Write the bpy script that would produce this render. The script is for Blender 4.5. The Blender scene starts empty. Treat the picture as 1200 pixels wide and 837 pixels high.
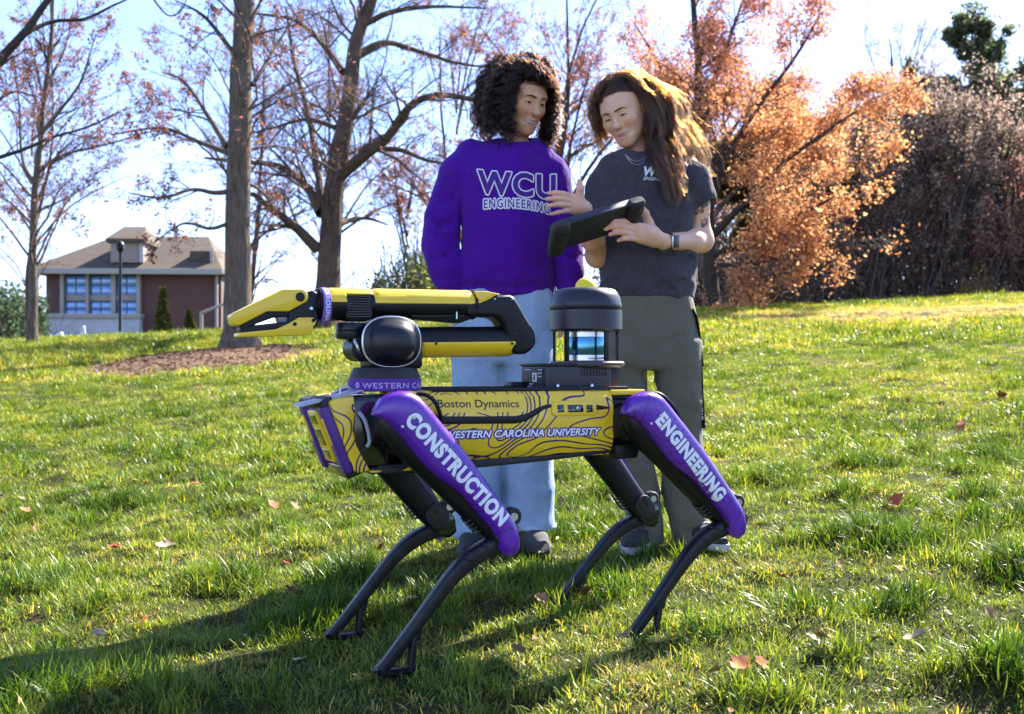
import bpy, bmesh, math, random
import numpy as np
from mathutils import Vector, Matrix, Euler
from mathutils.bvhtree import BVHTree

R = math.radians
scene = bpy.context.scene
COL = scene.collection

# ------------------------------------------------------------------ camera
CAM_Z, FPX, HOR = 0.65, 1250.0, 430.0          # camera height, focal length in px of a 1200 px frame, horizon row
cam_data = bpy.data.cameras.new('camera')
cam_data.sensor_width = 36.0
cam_data.lens = FPX / 1200 * 36
cam_data.shift_y = (HOR - 418.5) / 1200
cam_data.clip_start = 0.05
cam_data.clip_end = 2000
cam_data.dof.use_dof = True
cam_data.dof.focus_distance = 2.62
cam_data.dof.aperture_fstop = 7.0
cam = bpy.data.objects.new('camera', cam_data)
cam.location = (0, 0, CAM_Z)
cam.rotation_euler = (R(90), 0, 0)
COL.objects.link(cam)
scene.camera = cam

# ------------------------------------------------------------------ sky, sun, exposure
SUN_AZ, SUN_EL = R(39), R(40)                  # behind the group, to the right
world = bpy.data.worlds.new('World')
scene.world = world
world.use_nodes = True
wn = world.node_tree.nodes
wl = world.node_tree.links
wn.clear()
sky = wn.new('ShaderNodeTexSky')
sky.sky_type = 'NISHITA'
sky.sun_disc = False
sky.sun_elevation = SUN_EL
sky.sun_rotation = SUN_AZ
sky.air_density = 0.8
sky.dust_density = 0.3
sky.ozone_density = 4.0
bg = wn.new('ShaderNodeBackground')
bg.inputs['Strength'].default_value = 0.094
wo = wn.new('ShaderNodeOutputWorld')
# thin cirrus over the whole sky and the violet cast of the clear parts
tc = wn.new('ShaderNodeTexCoord'); mp = wn.new('ShaderNodeMapping'); nz = wn.new('ShaderNodeTexNoise')
mp.inputs['Scale'].default_value = (1.0, 1.0, 3.2)
nz.inputs['Scale'].default_value = 2.6; nz.inputs['Detail'].default_value = 7; nz.inputs['Roughness'].default_value = .6; nz.inputs['Distortion'].default_value = .8
cr = wn.new('ShaderNodeValToRGB'); cr.color_ramp.elements[0].position = .42; cr.color_ramp.elements[1].position = .78
tint = wn.new('ShaderNodeMixRGB'); tint.blend_type = 'MULTIPLY'; tint.inputs[0].default_value = 1.0; tint.inputs[2].default_value = (.97, .93, 1.10, 1)
cl = wn.new('ShaderNodeMixRGB'); cl.inputs[2].default_value = (7.5, 7.5, 7.8, 1)
sc_ = wn.new('ShaderNodeMath'); sc_.operation = 'MULTIPLY'; sc_.inputs[1].default_value = .14
wl.new(tc.outputs['Generated'], mp.inputs[0]); wl.new(mp.outputs[0], nz.inputs['Vector']); wl.new(nz.outputs['Fac'], cr.inputs[0])
wl.new(sky.outputs[0], tint.inputs[1]); wl.new(cr.outputs[0], sc_.inputs[0]); wl.new(sc_.outputs[0], cl.inputs[0])
wl.new(tint.outputs[0], cl.inputs[1]); wl.new(cl.outputs[0], bg.inputs[0])
wl.new(bg.outputs[0], wo.inputs[0])
sun_data = bpy.data.lights.new('sun', 'SUN')
sun_data.energy = 5.0
sun_data.angle = R(0.55)
sun_data.color = (1.0, 0.93, 0.81)
sun = bpy.data.objects.new('sun', sun_data)
sd = Vector((math.sin(SUN_AZ) * math.cos(SUN_EL), math.cos(SUN_AZ) * math.cos(SUN_EL), math.sin(SUN_EL)))
sun.rotation_euler = sd.to_track_quat('Z', 'Y').to_euler()
sun.location = (8, 10, 12)
COL.objects.link(sun)
scene.view_settings.view_transform = 'Standard'
scene.view_settings.look = 'None'
scene.view_settings.exposure = 2.15
scene.view_settings.gamma = 1.0
scene.cycles.max_bounces = 6
scene.cycles.diffuse_bounces = 3
scene.cycles.transmission_bounces = 4
scene.cycles.transparent_max_bounces = 12

# ------------------------------------------------------------------ helpers: materials
def mat(name, col=(.5, .5, .5), rough=.5, metal=0.0, spec=.5, coat=0.0, **kw):
    m = bpy.data.materials.new(name)
    m.use_nodes = True
    b = m.node_tree.nodes['Principled BSDF']
    b.inputs['Base Color'].default_value = (*col, 1)
    b.inputs['Roughness'].default_value = rough
    b.inputs['Metallic'].default_value = metal
    b.inputs['Specular IOR Level'].default_value = spec
    b.inputs['Coat Weight'].default_value = coat
    b.inputs['Coat Roughness'].default_value = .08
    for k, v in kw.items():
        b.inputs[k.replace('_', ' ')].default_value = v
    return m

class NT:
    """small helper for writing node graphs"""
    def __init__(s, m):
        s.m, s.t = m, m.node_tree
        s.b = s.t.nodes.get('Principled BSDF')
        s.out = s.t.nodes.get('Material Output')
    def n(s, typ, **kw):
        nd = s.t.nodes.new('ShaderNode' + typ)
        for k, v in kw.items():
            if hasattr(nd, k) and k not in ('inputs',):
                try:
                    setattr(nd, k, v); continue
                except Exception:
                    pass
            nd.inputs[k].default_value = v
        return nd
    def l(s, a, b):
        s.t.links.new(a, b)
    def set(s, nd, key, v):
        if isinstance(v, bpy.types.NodeSocket):
            s.l(v, nd.inputs[key])
        else:
            nd.inputs[key].default_value = v
    def coord(s, which='Object'):
        return s.n('TexCoord').outputs[which]
    def noise(s, vec, scale, detail=4, rough=.55, dist=0.0):
        nd = s.n('TexNoise')
        s.l(vec, nd.inputs['Vector'])
        nd.inputs['Scale'].default_value = scale
        nd.inputs['Detail'].default_value = detail
        nd.inputs['Roughness'].default_value = rough
        nd.inputs['Distortion'].default_value = dist
        return nd.outputs['Fac']
    def ramp(s, fac, stops, interp='LINEAR'):
        nd = s.n('ValToRGB')
        cr = nd.color_ramp
        cr.interpolation = interp
        while len(cr.elements) < len(stops):
            cr.elements.new(.5)
        for e, (p, c) in zip(cr.elements, stops):
            e.position = p
            e.color = (*c, 1) if len(c) == 3 else c
        s.l(fac, nd.inputs[0])
        return nd.outputs[0]
    def math(s, op, a, b=None, c=None, clamp=False):
        nd = s.n('Math')
        nd.operation = op
        nd.use_clamp = clamp
        for i, v in enumerate((a, b, c)):
            if v is None: continue
            s.set(nd, i, v)
        return nd.outputs[0]
    def mix(s, fac, a, b, mode='MIX'):
        nd = s.n('MixRGB')
        nd.blend_type = mode
        for k, v in (('Fac', fac), ('Color1', a), ('Color2', b)):
            if isinstance(v, tuple) and len(v) == 3: v = (*v, 1)
            s.set(nd, k, v)
        return nd.outputs[0]
    def mapping(s, vec, loc=(0, 0, 0), rot=(0, 0, 0), scale=(1, 1, 1)):
        nd = s.n('Mapping')
        s.l(vec, nd.inputs[0])
        nd.inputs['Location'].default_value = loc
        nd.inputs['Rotation'].default_value = rot
        nd.inputs['Scale'].default_value = scale
        return nd.outputs[0]
    def bump(s, height, strength=.3, dist=.01):
        nd = s.n('Bump')
        nd.inputs['Strength'].default_value = strength
        nd.inputs['Distance'].default_value = dist
        s.l(height, nd.inputs['Height'])
        s.l(nd.outputs[0], s.b.inputs['Normal'])
        return nd
    def base(s, c): s.l(c, s.b.inputs['Base Color'])
    def rough(s, c): s.l(c, s.b.inputs['Roughness'])

# ------------------------------------------------------------------ helpers: objects
def tag(o, label=None, cat=None, group=None, kind=None):
    if label: o['label'] = label
    if cat: o['category'] = cat
    if group: o['group'] = group
    if kind: o['kind'] = kind
    return o

def empty(name, loc=(0, 0, 0), rz=0.0):
    o = bpy.data.objects.new(name, None)
    o.empty_display_size = .1
    o.location = loc
    o.rotation_euler = (0, 0, rz)
    COL.objects.link(o)
    return o

def link(name, me, m=None, parent=None, smooth=None):
    o = bpy.data.objects.new(name, me)
    COL.objects.link(o)
    if m is not None and len(me.materials) == 0:
        for mm in (m if isinstance(m, (list, tuple)) else [m]):
            me.materials.append(mm)
    if parent is not None:
        o.parent = parent
    return o

def obj(name, bm, m=None, parent=None, angle=35.0):
    """bmesh -> one linked mesh object; edges sharper than `angle` stay sharp, the rest is smooth"""
    if angle:
        lim = R(angle)
        for e in bm.edges:
            e.smooth = not (len(e.link_faces) == 2 and e.calc_face_angle(0) > lim)
        for f in bm.faces:
            f.smooth = True
    me = bpy.data.meshes.new(name)
    bm.to_mesh(me)
    bm.free()
    return link(name, me, m, parent)

def pymesh(name, verts, faces, smooth=True):
    me = bpy.data.meshes.new(name)
    me.from_pydata([tuple(v) for v in verts], [], [tuple(f) for f in faces])
    if smooth:
        me.polygons.foreach_set('use_smooth', np.ones(len(me.polygons), bool))
    return me

def npmesh(name, verts, quads=None, tris=None, smooth=True):
    """fast mesh from arrays of quads and/or tris"""
    me = bpy.data.meshes.new(name)
    verts = np.asarray(verts, np.float32)
    parts, tot = [], []
    for a, k in ((quads, 4), (tris, 3)):
        if a is not None and len(a):
            a = np.asarray(a, np.int32)
            parts.append(a.ravel()); tot.append(np.full(len(a), k, np.int32))
    li = np.concatenate(parts); tot = np.concatenate(tot)
    st = np.concatenate([[0], np.cumsum(tot)[:-1]]).astype(np.int32)
    me.vertices.add(len(verts)); me.vertices.foreach_set('co', verts.ravel())
    me.loops.add(len(li)); me.loops.foreach_set('vertex_index', li)
    me.polygons.add(len(tot)); me.polygons.foreach_set('loop_start', st)
    me.polygons.foreach_set('loop_total', tot)
    me.polygons.foreach_set('use_smooth', np.full(len(tot), smooth, bool))
    me.update(calc_edges=True)
    me.validate()
    return me

def bevel(bm, w, segs=2, ang=28):
    ed = [e for e in bm.edges if len(e.link_faces) == 2 and e.calc_face_angle(0) > R(ang)]
    if ed and w > 0:
        bmesh.ops.bevel(bm, geom=ed, offset=w, segments=segs, profile=.5, affect='EDGES', clamp_overlap=True)
    return bm

def prism(pts, w0, w1, bev=.003, segs=2, bm=None):
    """pts: outline in (x, z); extruded along y from w0 to w1"""
    b = bmesh.new()
    a = [b.verts.new((p[0], w0, p[1])) for p in pts]
    c = [b.verts.new((p[0], w1, p[1])) for p in pts]
    n = len(pts)
    b.faces.new(a); b.faces.new(c[::-1])
    for i in range(n):
        b.faces.new((a[i], c[i], c[(i + 1) % n], a[(i + 1) % n]))
    bmesh.ops.recalc_face_normals(b, faces=b.faces)
    bevel(b, bev, segs)
    return merge(bm, b)

def merge(bm, b, mtx=None):
    if mtx is not None:
        bmesh.ops.transform(b, matrix=mtx, verts=b.verts)
    if bm is None:
        return b
    me = bpy.data.meshes.new('tmp'); b.to_mesh(me); b.free()
    bm.from_mesh(me); bpy.data.meshes.remove(me)
    return bm

def box(lo, hi, bev=.003, segs=2, bm=None, mtx=None):
    b = bmesh.new()
    vs = [b.verts.new((x, y, z)) for x in (lo[0], hi[0]) for y in (lo[1], hi[1]) for z in (lo[2], hi[2])]
    for f in ((0, 1, 3, 2), (4, 6, 7, 5), (0, 4, 5, 1), (2, 3, 7, 6), (0, 2, 6, 4), (1, 5, 7, 3)):
        b.faces.new([vs[i] for i in f])
    bmesh.ops.recalc_face_normals(b, faces=b.faces)
    bevel(b, bev, segs)
    return merge(bm, b, mtx)

def loft(rings, bm=None, caps=True, closed=True, mtx=None):
    """rings: list of equally long point lists"""
    b = bmesh.new()
    vr = [[b.verts.new(p) for p in r] for r in rings]
    n = len(rings[0])
    for a, c in zip(vr, vr[1:]):
        for i in range(n if closed else n - 1):
            j = (i + 1) % n
            b.faces.new((a[i], a[j], c[j], c[i]))
    if caps and closed:
        b.faces.new(vr[0][::-1]); b.faces.new(vr[-1])
    bmesh.ops.recalc_face_normals(b, faces=b.faces)
    return merge(bm, b, mtx)

def lathe(prof, segs=32, axis='Z', center=(0, 0, 0), bm=None, caps=True):
    """prof: (radius, height) from bottom to top"""
    rings = []
    for r, hgt in prof:
        ring = []
        for i in range(segs):
            a = 2 * math.pi * i / segs
            c, s = r * math.cos(a), r * math.sin(a)
            p = {'Z': (c, s, hgt), 'Y': (c, hgt, s), 'X': (hgt, c, s)}[axis]
            ring.append((p[0] + center[0], p[1] + center[1], p[2] + center[2]))
        rings.append(ring)
    return loft(rings, bm, caps)

def frame_path(P):
    P = [Vector(p) for p in P]
    T = []
    for i in range(len(P)):
        a, b = P[max(i - 1, 0)], P[min(i + 1, len(P) - 1)]
        T.append((b - a).normalized())
    up = Vector((0, 0, 1)) if abs(T[0].z) < .9 else Vector((1, 0, 0))
    N = [(up - T[0] * up.dot(T[0])).normalized()]
    for i in range(1, len(P)):
        v = N[-1] - T[i] * N[-1].dot(T[i])
        N.append(v.normalized())
    return P, T, N

def tube(path, rad, segs=8, bm=None, caps=True):
    P, T, N = frame_path(path)
    if not hasattr(rad, '__len__'):
        rad = [rad] * len(P)
    rings = []
    for p, t, nn, r in zip(P, T, N, rad):
        bt = t.cross(nn)
        rr = r if hasattr(r, '__len__') else (r, r)
        rings.append([p + nn * (rr[0] * math.cos(2 * math.pi * i / segs)) + bt * (rr[1] * math.sin(2 * math.pi * i / segs)) for i in range(segs)])
    return loft(rings, bm, caps)

def catmull(P, k=6):
    P = [np.array(p, float) for p in P]
    Q = [2 * P[0] - P[1]] + P + [2 * P[-1] - P[-2]]
    out = []
    for i in range(1, len(Q) - 2):
        a, b, c, d = Q[i - 1:i + 3]
        for j in range(k):
            t = j / k
            out.append(.5 * (2 * b + (c - a) * t + (2 * a - 5 * b + 4 * c - d) * t * t + (3 * b - a - 3 * c + d) * t ** 3))
    out.append(P[-1])
    return [tuple(o) for o in out]

def text_mesh(s, size=1.0, bold=0.0, shear=0.0, xs=1.0, spacing=1.0, sub=None):
    """lettering as a flat triangulated mesh in (x, y), origin at the left end of the baseline; returns verts, faces"""
    cu = bpy.data.curves.new('lettering_tmp', 'FONT')
    cu.body = s
    cu.size = size
    cu.offset = bold
    cu.shear = shear
    cu.space_character = spacing
    cu.resolution_u = 4
    cu.fill_mode = 'FRONT'
    o = bpy.data.objects.new('lettering_tmp', cu)
    COL.objects.link(o)
    dg = bpy.context.evaluated_depsgraph_get()
    me = bpy.data.meshes.new_from_object(o.evaluated_get(dg))
    b = bmesh.new(); b.from_mesh(me)
    bmesh.ops.remove_doubles(b, verts=b.verts, dist=1e-5 * size)
    bmesh.ops.triangulate(b, faces=b.faces)
    if sub:
        for _ in range(3):
            ed = [e for e in b.edges if e.calc_length() > sub]
            if not ed: break
            bmesh.ops.subdivide_edges(b, edges=ed, cuts=1)
            bmesh.ops.triangulate(b, faces=b.faces)
    v = [(p.co.x * xs, p.co.y) for p in b.verts]
    b.verts.index_update()
    f = [[q.index for q in fc.verts] for fc in b.faces]
    b.free()
    bpy.data.objects.remove(o); bpy.data.curves.remove(cu); bpy.data.meshes.remove(me)
    return v, f

def ring_copies(v, f, r, n=12):
    """a thick outline: copies of the letters shifted all round, each a hair above the last"""
    if not r:
        return v, f, [0.0] * len(v)
    V, F, L = [], [], []
    for i in range(n):
        a = 2 * math.pi * i / n; o = len(V)
        V += [(x + r * math.cos(a), y + r * math.sin(a)) for x, y in v]
        F += [[q + o for q in t] for t in f]
        L += [i * .00003] * len(v)
    return V, F, L

def text_box(v):
    x = [p[0] for p in v]; y = [p[1] for p in v]
    return min(x), max(x), min(y), max(y)

def remesh(me, voxel, smooth=0, fac=.5):
    """closed pieces -> one continuous skin"""
    o = bpy.data.objects.new('remesh_tmp', me)
    COL.objects.link(o)
    md = o.modifiers.new('r', 'REMESH')
    md.mode = 'VOXEL'; md.voxel_size = voxel; md.use_smooth_shade = True
    if smooth:
        ms = o.modifiers.new('s', 'SMOOTH'); ms.iterations = smooth; ms.factor = fac
    dg = bpy.context.evaluated_depsgraph_get()
    out = bpy.data.meshes.new_from_object(o.evaluated_get(dg))
    bpy.data.objects.remove(o); bpy.data.meshes.remove(me)
    return out

def co_of(me):
    a = np.empty(len(me.vertices) * 3, np.float32)
    me.vertices.foreach_get('co', a)
    return a.reshape(-1, 3)

def set_co(me, a):
    me.vertices.foreach_set('co', np.asarray(a, np.float32).ravel()); me.update()

def no_of(me):
    a = np.empty(len(me.vertices) * 3, np.float32)
    me.vertices.foreach_get('normal', a)
    return a.reshape(-1, 3)

def vcol(me, name, rgb):
    at = me.color_attributes.new(name, 'FLOAT_COLOR', 'POINT')
    rgba = np.ones((len(me.vertices), 4), np.float32); rgba[:, :3] = rgb
    at.data.foreach_set('color', rgba.ravel())

def P(px, py, D):
    """the point at depth D on the sight line of a picture position"""
    return Vector(((px - 600) / FPX * D, D, CAM_Z + (HOR - py) / FPX * D))

def vnoise(p, seed=0):
    """smooth value noise for arrays (N,2) or (N,3), -1..1"""
    p = np.asarray(p, float)
    d = p.shape[1]
    i = np.floor(p).astype(np.int64); f = p - i
    f = f * f * (3 - 2 * f)
    out = np.zeros(len(p))
    for c in range(2 ** d):
        w = np.ones(len(p)); hsh = np.full(len(p), seed * 374761393 + 1013904223, np.int64)
        for k in range(d):
            b = (c >> k) & 1
            w *= f[:, k] if b else 1 - f[:, k]
            hsh = (hsh ^ ((i[:, k] + b) * (73856093, 19349663, 83492791)[k])) & 0x7fffffff
            hsh = (hsh * 1103515245 + 12345) & 0x7fffffff
        hsh = (hsh ^ (hsh >> 13)) * 1274126177 & 0x7fffffff
        out += w * (hsh % 65536 / 32767.5 - 1)
    return out

def fbm(p, seed=0, oct=4):
    out, a, s = 0, .5, 1.0
    for k in range(oct):
        out = out + a * vnoise(np.asarray(p) * s, seed + k * 17)
        a *= .5; s *= 2.03
    return out
# ================================================================== terrain
_ys = np.linspace(-30, 400, 4301)
_sl = np.interp(_ys, [-30, 3.5, 9, 20, 26, 33, 40, 400], [.03, .03, .068, .098, .080, .0, -.012, 0.0])
_zz = np.cumsum(_sl) * (_ys[1] - _ys[0])
_zz -= np.interp(2.2, _ys, _zz)
FEET = [(-.28, 2.22), (.28, 2.47), (-.41, 2.50), (.14, 2.76), (-.13, 3.5), (.06, 3.5), (.40, 3.42), (.60, 3.42), (-.2, 2.25), (.34, 2.48), (-.34, 2.53), (.2, 2.79)]
def gz(x, y):
    x = np.asarray(x, float); y = np.asarray(y, float)
    side = np.clip(x + .2, -22, 26)
    z = np.interp(y, _ys, _zz) + .044 * side * (1 - .25 * np.clip((y - 34) / 60, 0, 1))
    p = np.stack([x.ravel(), y.ravel()], 1)
    b = (.035 * vnoise(p * .55, 3) + .018 * vnoise(p * 1.7, 5)).reshape(x.shape) * np.clip((y - 3.8) / 3, 0, 1)
    t = .5 * np.maximum(vnoise(p * 4.4, 8), -.2) + .35 * vnoise(p * 8.5, 12)      # tussocks, lower where somebody stands
    near = np.full(len(p), 9.0)
    for fx, fy in FEET: near = np.minimum(near, np.hypot(p[:, 0] - fx, p[:, 1] - fy))
    b = b + (.062 * t * (.18 + .82 * np.clip((near - .12) / .25, 0, 1)) * np.clip(1.25 - p[:, 1] / 24, .25, 1)).reshape(x.shape)
    return z + b
def gz1(x, y):
    return float(gz(np.array([x]), np.array([y]))[0])

def soil_mat():
    m = mat('lawn_soil', (.06, .07, .02), .95, spec=.1)
    k = NT(m); c = k.coord()
    a = k.ramp(k.noise(c, 1.3, 6, .6), [(.32, (.040, .052, .014)), (.5, (.065, .078, .022)), (.68, (.13, .105, .05))])
    b = k.ramp(k.noise(k.mapping(c, (0, 0, 0), (0, 0, .6), (1, .35, 1)), 120, 5, .75), [(.34, (.25, .25, .22)), (.52, (1.0, 1.0, 1.0)), (.68, (2.0, 1.8, 1.3))])
    k.base(k.mix(1.0, a, b, 'MULTIPLY'))
    k.bump(k.noise(c, 90, 6, .75), 1.0, .03)
    return m

def build_ground():
    # one sheet, finer near the camera
    xs = np.concatenate([np.linspace(-300, -40, 14)[:-1], np.linspace(-40, -6, 60)[:-1], np.linspace(-6, 6, 150), np.linspace(6, 40, 60)[1:], np.linspace(40, 300, 14)[1:]])
    ys = np.concatenate([np.linspace(-30, 0, 10)[:-1], np.linspace(0, 9, 125)[:-1], np.linspace(9, 45, 110)[:-1], np.linspace(45, 400, 30)])
    X, Y = np.meshgrid(xs, ys)
    Z = gz(X, Y)
    V = np.stack([X.ravel(), Y.ravel(), Z.ravel()], 1)
    nx = len(xs); i = np.arange(len(ys) - 1)[:, None] * nx + np.arange(nx - 1)[None]
    q = np.stack([i, i + 1, i + nx + 1, i + nx], -1).reshape(-1, 4)
    o = link('ground', npmesh('ground', V, q), soil_mat())
    tag(o, kind='structure')
    return o
ground = build_ground()

# ------------------------------------------------------------------ grass
TRUNK_XY = (-4.95, 19.3)                      # the big trunk standing in its bed of mulch
BED = (-4.95, 17.4, 1.55, 2.8)                 # centre and half axes of that bed
def mulch_mask(x, y):
    """1 inside the bed of bark chips round the trunk"""
    dx, dy = (x - BED[0]) / BED[2], (y - BED[1]) / BED[3]
    r = np.sqrt(dx * dx + dy * dy) + .16 * vnoise(np.stack([x, y], 1) * 2.2, 40)
    return r < 1
def grass_material():
    m = mat('grass_blades', (.08, .14, .02), .5)
    k = NT(m)
    va = k.n('Attribute'); va.attribute_name = 'tint'
    ins = k.n('Attribute'); ins.attribute_type = 'INSTANCER'; ins.attribute_name = 'patch'
    rnd = k.n('ObjectInfo').outputs['Random']
    green = k.ramp(ins.outputs['Fac'], [(0.0, (.022, .060, .009)), (.33, (.070, .145, .018)), (.60, (.165, .255, .036)), (.84, (.30, .32, .10)), (1.0, (.44, .39, .23))])
    col = k.mix(1.0, green, va.outputs['Color'], 'MULTIPLY')
    col = k.mix(1.0, col, k.ramp(rnd, [(0, (.72, .74, .7)), (1, (1.22, 1.16, 1.1))]), 'MULTIPLY')
    k.base(col)
    k.b.inputs['Roughness'].default_value = .40
    k.b.inputs['Specular IOR Level'].default_value = .22
    tr = k.n('BsdfTranslucent')
    k.l(k.mix(1.0, col, (1.5, 1.35, .55), 'MULTIPLY'), tr.inputs['Color'])
    mx = k.n('MixShader'); mx.inputs[0].default_value = .40
    k.l(k.b.outputs[0], mx.inputs[1]); k.l(tr.outputs[0], mx.inputs[2])
    k.l(mx.outputs[0], k.out.inputs['Surface'])
    return m
M_GRASS = grass_material()

def tuft(seed, blades, spread, h0, h1, wid, segs=4, lean=.6, dry=.12):
    rg = np.random.default_rng(seed)
    V, Q, C = [], [], []
    for b in range(blades):
        a = rg.uniform(0, 2 * math.pi); r = spread * math.sqrt(rg.uniform())
        base = np.array([r * math.cos(a), r * math.sin(a), -.012])
        az = rg.uniform(0, 2 * math.pi) if rg.uniform() < .45 else a + rg.normal(0, .6)
        L = rg.uniform(h0, h1); ln = rg.uniform(.15, 1.0) * lean
        d = np.array([math.cos(az), math.sin(az), 0]); side = np.array([-d[1], d[0], 0])
        side = side * math.cos(.5) + np.array([0, 0, .3]) * rg.normal(0, .4)
        w = wid * rg.uniform(.7, 1.25)
        p = base.copy(); ang = rg.uniform(0, .25) * lean
        isdry = rg.uniform() < dry
        tone = rg.uniform(.75, 1.25)
        i0 = len(V)
        for s in range(segs + 1):
            f = s / segs
            ww = w * (1 - f ** 2.2) * (.75 + .5 * f) if s < segs else w * .06
            V += [p - side * ww / 2, p + side * ww / 2]
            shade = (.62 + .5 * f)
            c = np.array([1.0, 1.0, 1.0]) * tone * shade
            if isdry: c = np.array([3.2, 1.9, 2.4]) * tone * .8
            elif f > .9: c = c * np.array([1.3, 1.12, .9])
            C += [c, c]
            ang += ln * 1.6 / segs
            p = p + (d * math.sin(ang) + np.array([0, 0, math.cos(ang)])) * L / segs
        for s in range(segs):
            j = i0 + 2 * s
            Q.append((j, j + 1, j + 3, j + 2))
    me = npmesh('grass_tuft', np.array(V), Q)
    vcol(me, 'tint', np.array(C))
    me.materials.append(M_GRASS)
    return me

def points_on_lawn(rg, y0, y1, dens, xpad=.6, amax=.52):
    """random spots inside the wedge of lawn in front of the camera"""
    out = []
    yy = np.linspace(y0, y1, 40)
    for a, b in zip(yy, yy[1:]):
        w = 2 * (amax * b + xpad)
        d = dens(.5 * (a + b)) if callable(dens) else dens
        n = rg.poisson(d * w * (b - a))
        out.append(np.stack([rg.uniform(-w / 2, w / 2, n), rg.uniform(a, b, n)], 1))
    return np.concatenate(out)

def build_grass():
    rg = np.random.default_rng(11)
    col = bpy.data.collections.new('grass_tufts')
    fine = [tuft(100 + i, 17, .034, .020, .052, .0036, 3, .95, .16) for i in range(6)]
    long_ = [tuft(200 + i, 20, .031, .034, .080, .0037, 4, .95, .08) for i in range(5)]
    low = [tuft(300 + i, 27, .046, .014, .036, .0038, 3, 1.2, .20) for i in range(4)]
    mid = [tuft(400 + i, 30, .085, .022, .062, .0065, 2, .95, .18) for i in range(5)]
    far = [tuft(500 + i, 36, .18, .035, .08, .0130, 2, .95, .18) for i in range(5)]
    kinds = []
    for i, me in enumerate(fine + long_ + low + mid + far):
        o = bpy.data.objects.new('tuft_%02d' % i, me); col.objects.link(o)
    nF, nL, nW, nM = 6, 5, 4, 5
    P2 = [points_on_lawn(rg, .75, 5.6, lambda y: 1000 if y < 3.8 else 760, .8, .58), points_on_lawn(rg, 5.6, 14, lambda y: 330 - 18 * (y - 5.6), 1.0, .68), points_on_lawn(rg, 14, 38, lambda y: 75 - 1.6 * (y - 14), 2.0, .72)]
    pos, idx, scl, pat = [], [], [], []
    for zone, p in enumerate(P2):
        p = p[~mulch_mask(p[:, 0], p[:, 1])]
        n = len(p)
        big = fbm(p * .8, 21, 3); sm = fbm(p * 4.2, 31, 3); vs = vnoise(p * 9.0, 51)
        lush = sm * 1.3 + vs * .30 + rg.normal(0, .10, n) + .55 * vnoise(p * 4.4, 8)          # tussocks against thin places
        patch = .56 + .26 * big - .30 * sm + rg.normal(0, .07, n)
        if zone == 0:
            k = np.where(lush > .30, nF + rg.integers(0, nL, n), np.where(lush < -.46, nF + nL + rg.integers(0, nW, n), rg.integers(0, nF, n)))
            keep = rg.uniform(size=n) < np.where(lush < -.45, .85, 1)
            s = rg.uniform(.7, 1.15, n) * (1 + .38 * np.clip(lush, -1, 1))
        elif zone == 1:
            k = nF + nL + nW + rg.integers(0, nM, n); keep = np.ones(n, bool)
            s = rg.uniform(.7, 1.15, n) * (1 + .75 * np.clip(lush, -.6, .9))
        else:
            k = nF + nL + nW + nM + rg.integers(0, 5, n); keep = np.ones(n, bool)
            s = rg.uniform(.65, 1.15, n) * (1 + .8 * np.clip(lush, -.6, .9))
            strip = np.exp(-((p[:, 1] - 21.5) / 2.6) ** 2) * np.clip((p[:, 0] - 3) / 4, 0, 1)   # dry band under the wood
            patch = patch + .55 * strip + .06
            s = s * (1 - .45 * strip)
        patch = patch - .30 * np.clip(lush - .15, 0, .7)
        if zone == 0:                                              # short growth between the tufts, everywhere
            e = points_on_lawn(rg, .75, 5.6, 400)
            ke = nF + nL + rg.integers(0, nW, len(e)); p = np.concatenate([p, e]); k = np.concatenate([k, ke]); keep = np.concatenate([keep, np.ones(len(e), bool)])
            s = np.concatenate([s, rg.uniform(.8, 1.4, len(e))]); patch = np.concatenate([patch, .50 + .2 * fbm(e * 1.3, 61, 2) + rg.normal(0, .1, len(e))])
        z = gz(p[:, 0], p[:, 1])
        pos.append(np.column_stack([p, z])[keep]); idx.append(k[keep]); scl.append(s[keep]); pat.append(np.clip(patch, 0, 1)[keep])
    pos = np.concatenate(pos); idx = np.concatenate(idx); scl = np.concatenate(scl); pat = np.concatenate(pat)
    n = len(pos)
    me = bpy.data.meshes.new('grass')
    me.vertices.add(n); me.vertices.foreach_set('co', pos.astype(np.float32).ravel())
    for nm, typ, dat in (('kind_index', 'INT', idx.astype(np.int32)), ('size', 'FLOAT', scl.astype(np.float32)), ('patch', 'FLOAT', pat.astype(np.float32))):
        at = me.attributes.new(nm, typ, 'POINT'); at.data.foreach_set('value', dat)
    rot = np.column_stack([rg.normal(0, .16, n), rg.normal(0, .16, n), rg.uniform(0, 6.283, n)]).astype(np.float32)
    at = me.attributes.new('turn', 'FLOAT_VECTOR', 'POINT'); at.data.foreach_set('vector', rot.ravel())
    o = link('grass', me, M_GRASS)
    tag(o, 'short tufty green lawn covering the slope', 'grass', kind='stuff')
    ng = bpy.data.node_groups.new('grass_scatter', 'GeometryNodeTree')
    ng.interface.new_socket('Geometry', in_out='INPUT', socket_type='NodeSocketGeometry')
    ng.interface.new_socket('Geometry', in_out='OUTPUT', socket_type='NodeSocketGeometry')
    N = ng.nodes; L = ng.links
    gi = N.new('NodeGroupInput'); go = N.new('NodeGroupOutput')
    ip = N.new('GeometryNodeInstanceOnPoints'); ci = N.new('GeometryNodeCollectionInfo')
    ci.inputs['Collection'].default_value = col
    ci.inputs['Separate Children'].default_value = True
    ci.inputs['Reset Children'].default_value = True
    ip.inputs['Pick Instance'].default_value = True
    def attr(nm, typ):
        a = N.new('GeometryNodeInputNamedAttribute'); a.data_type = typ; a.inputs['Name'].default_value = nm
        return a.outputs['Attribute']
    L.new(gi.outputs[0], ip.inputs['Points']); L.new(ci.outputs[0], ip.inputs['Instance'])
    L.new(attr('kind_index', 'INT'), ip.inputs['Instance Index'])
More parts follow.
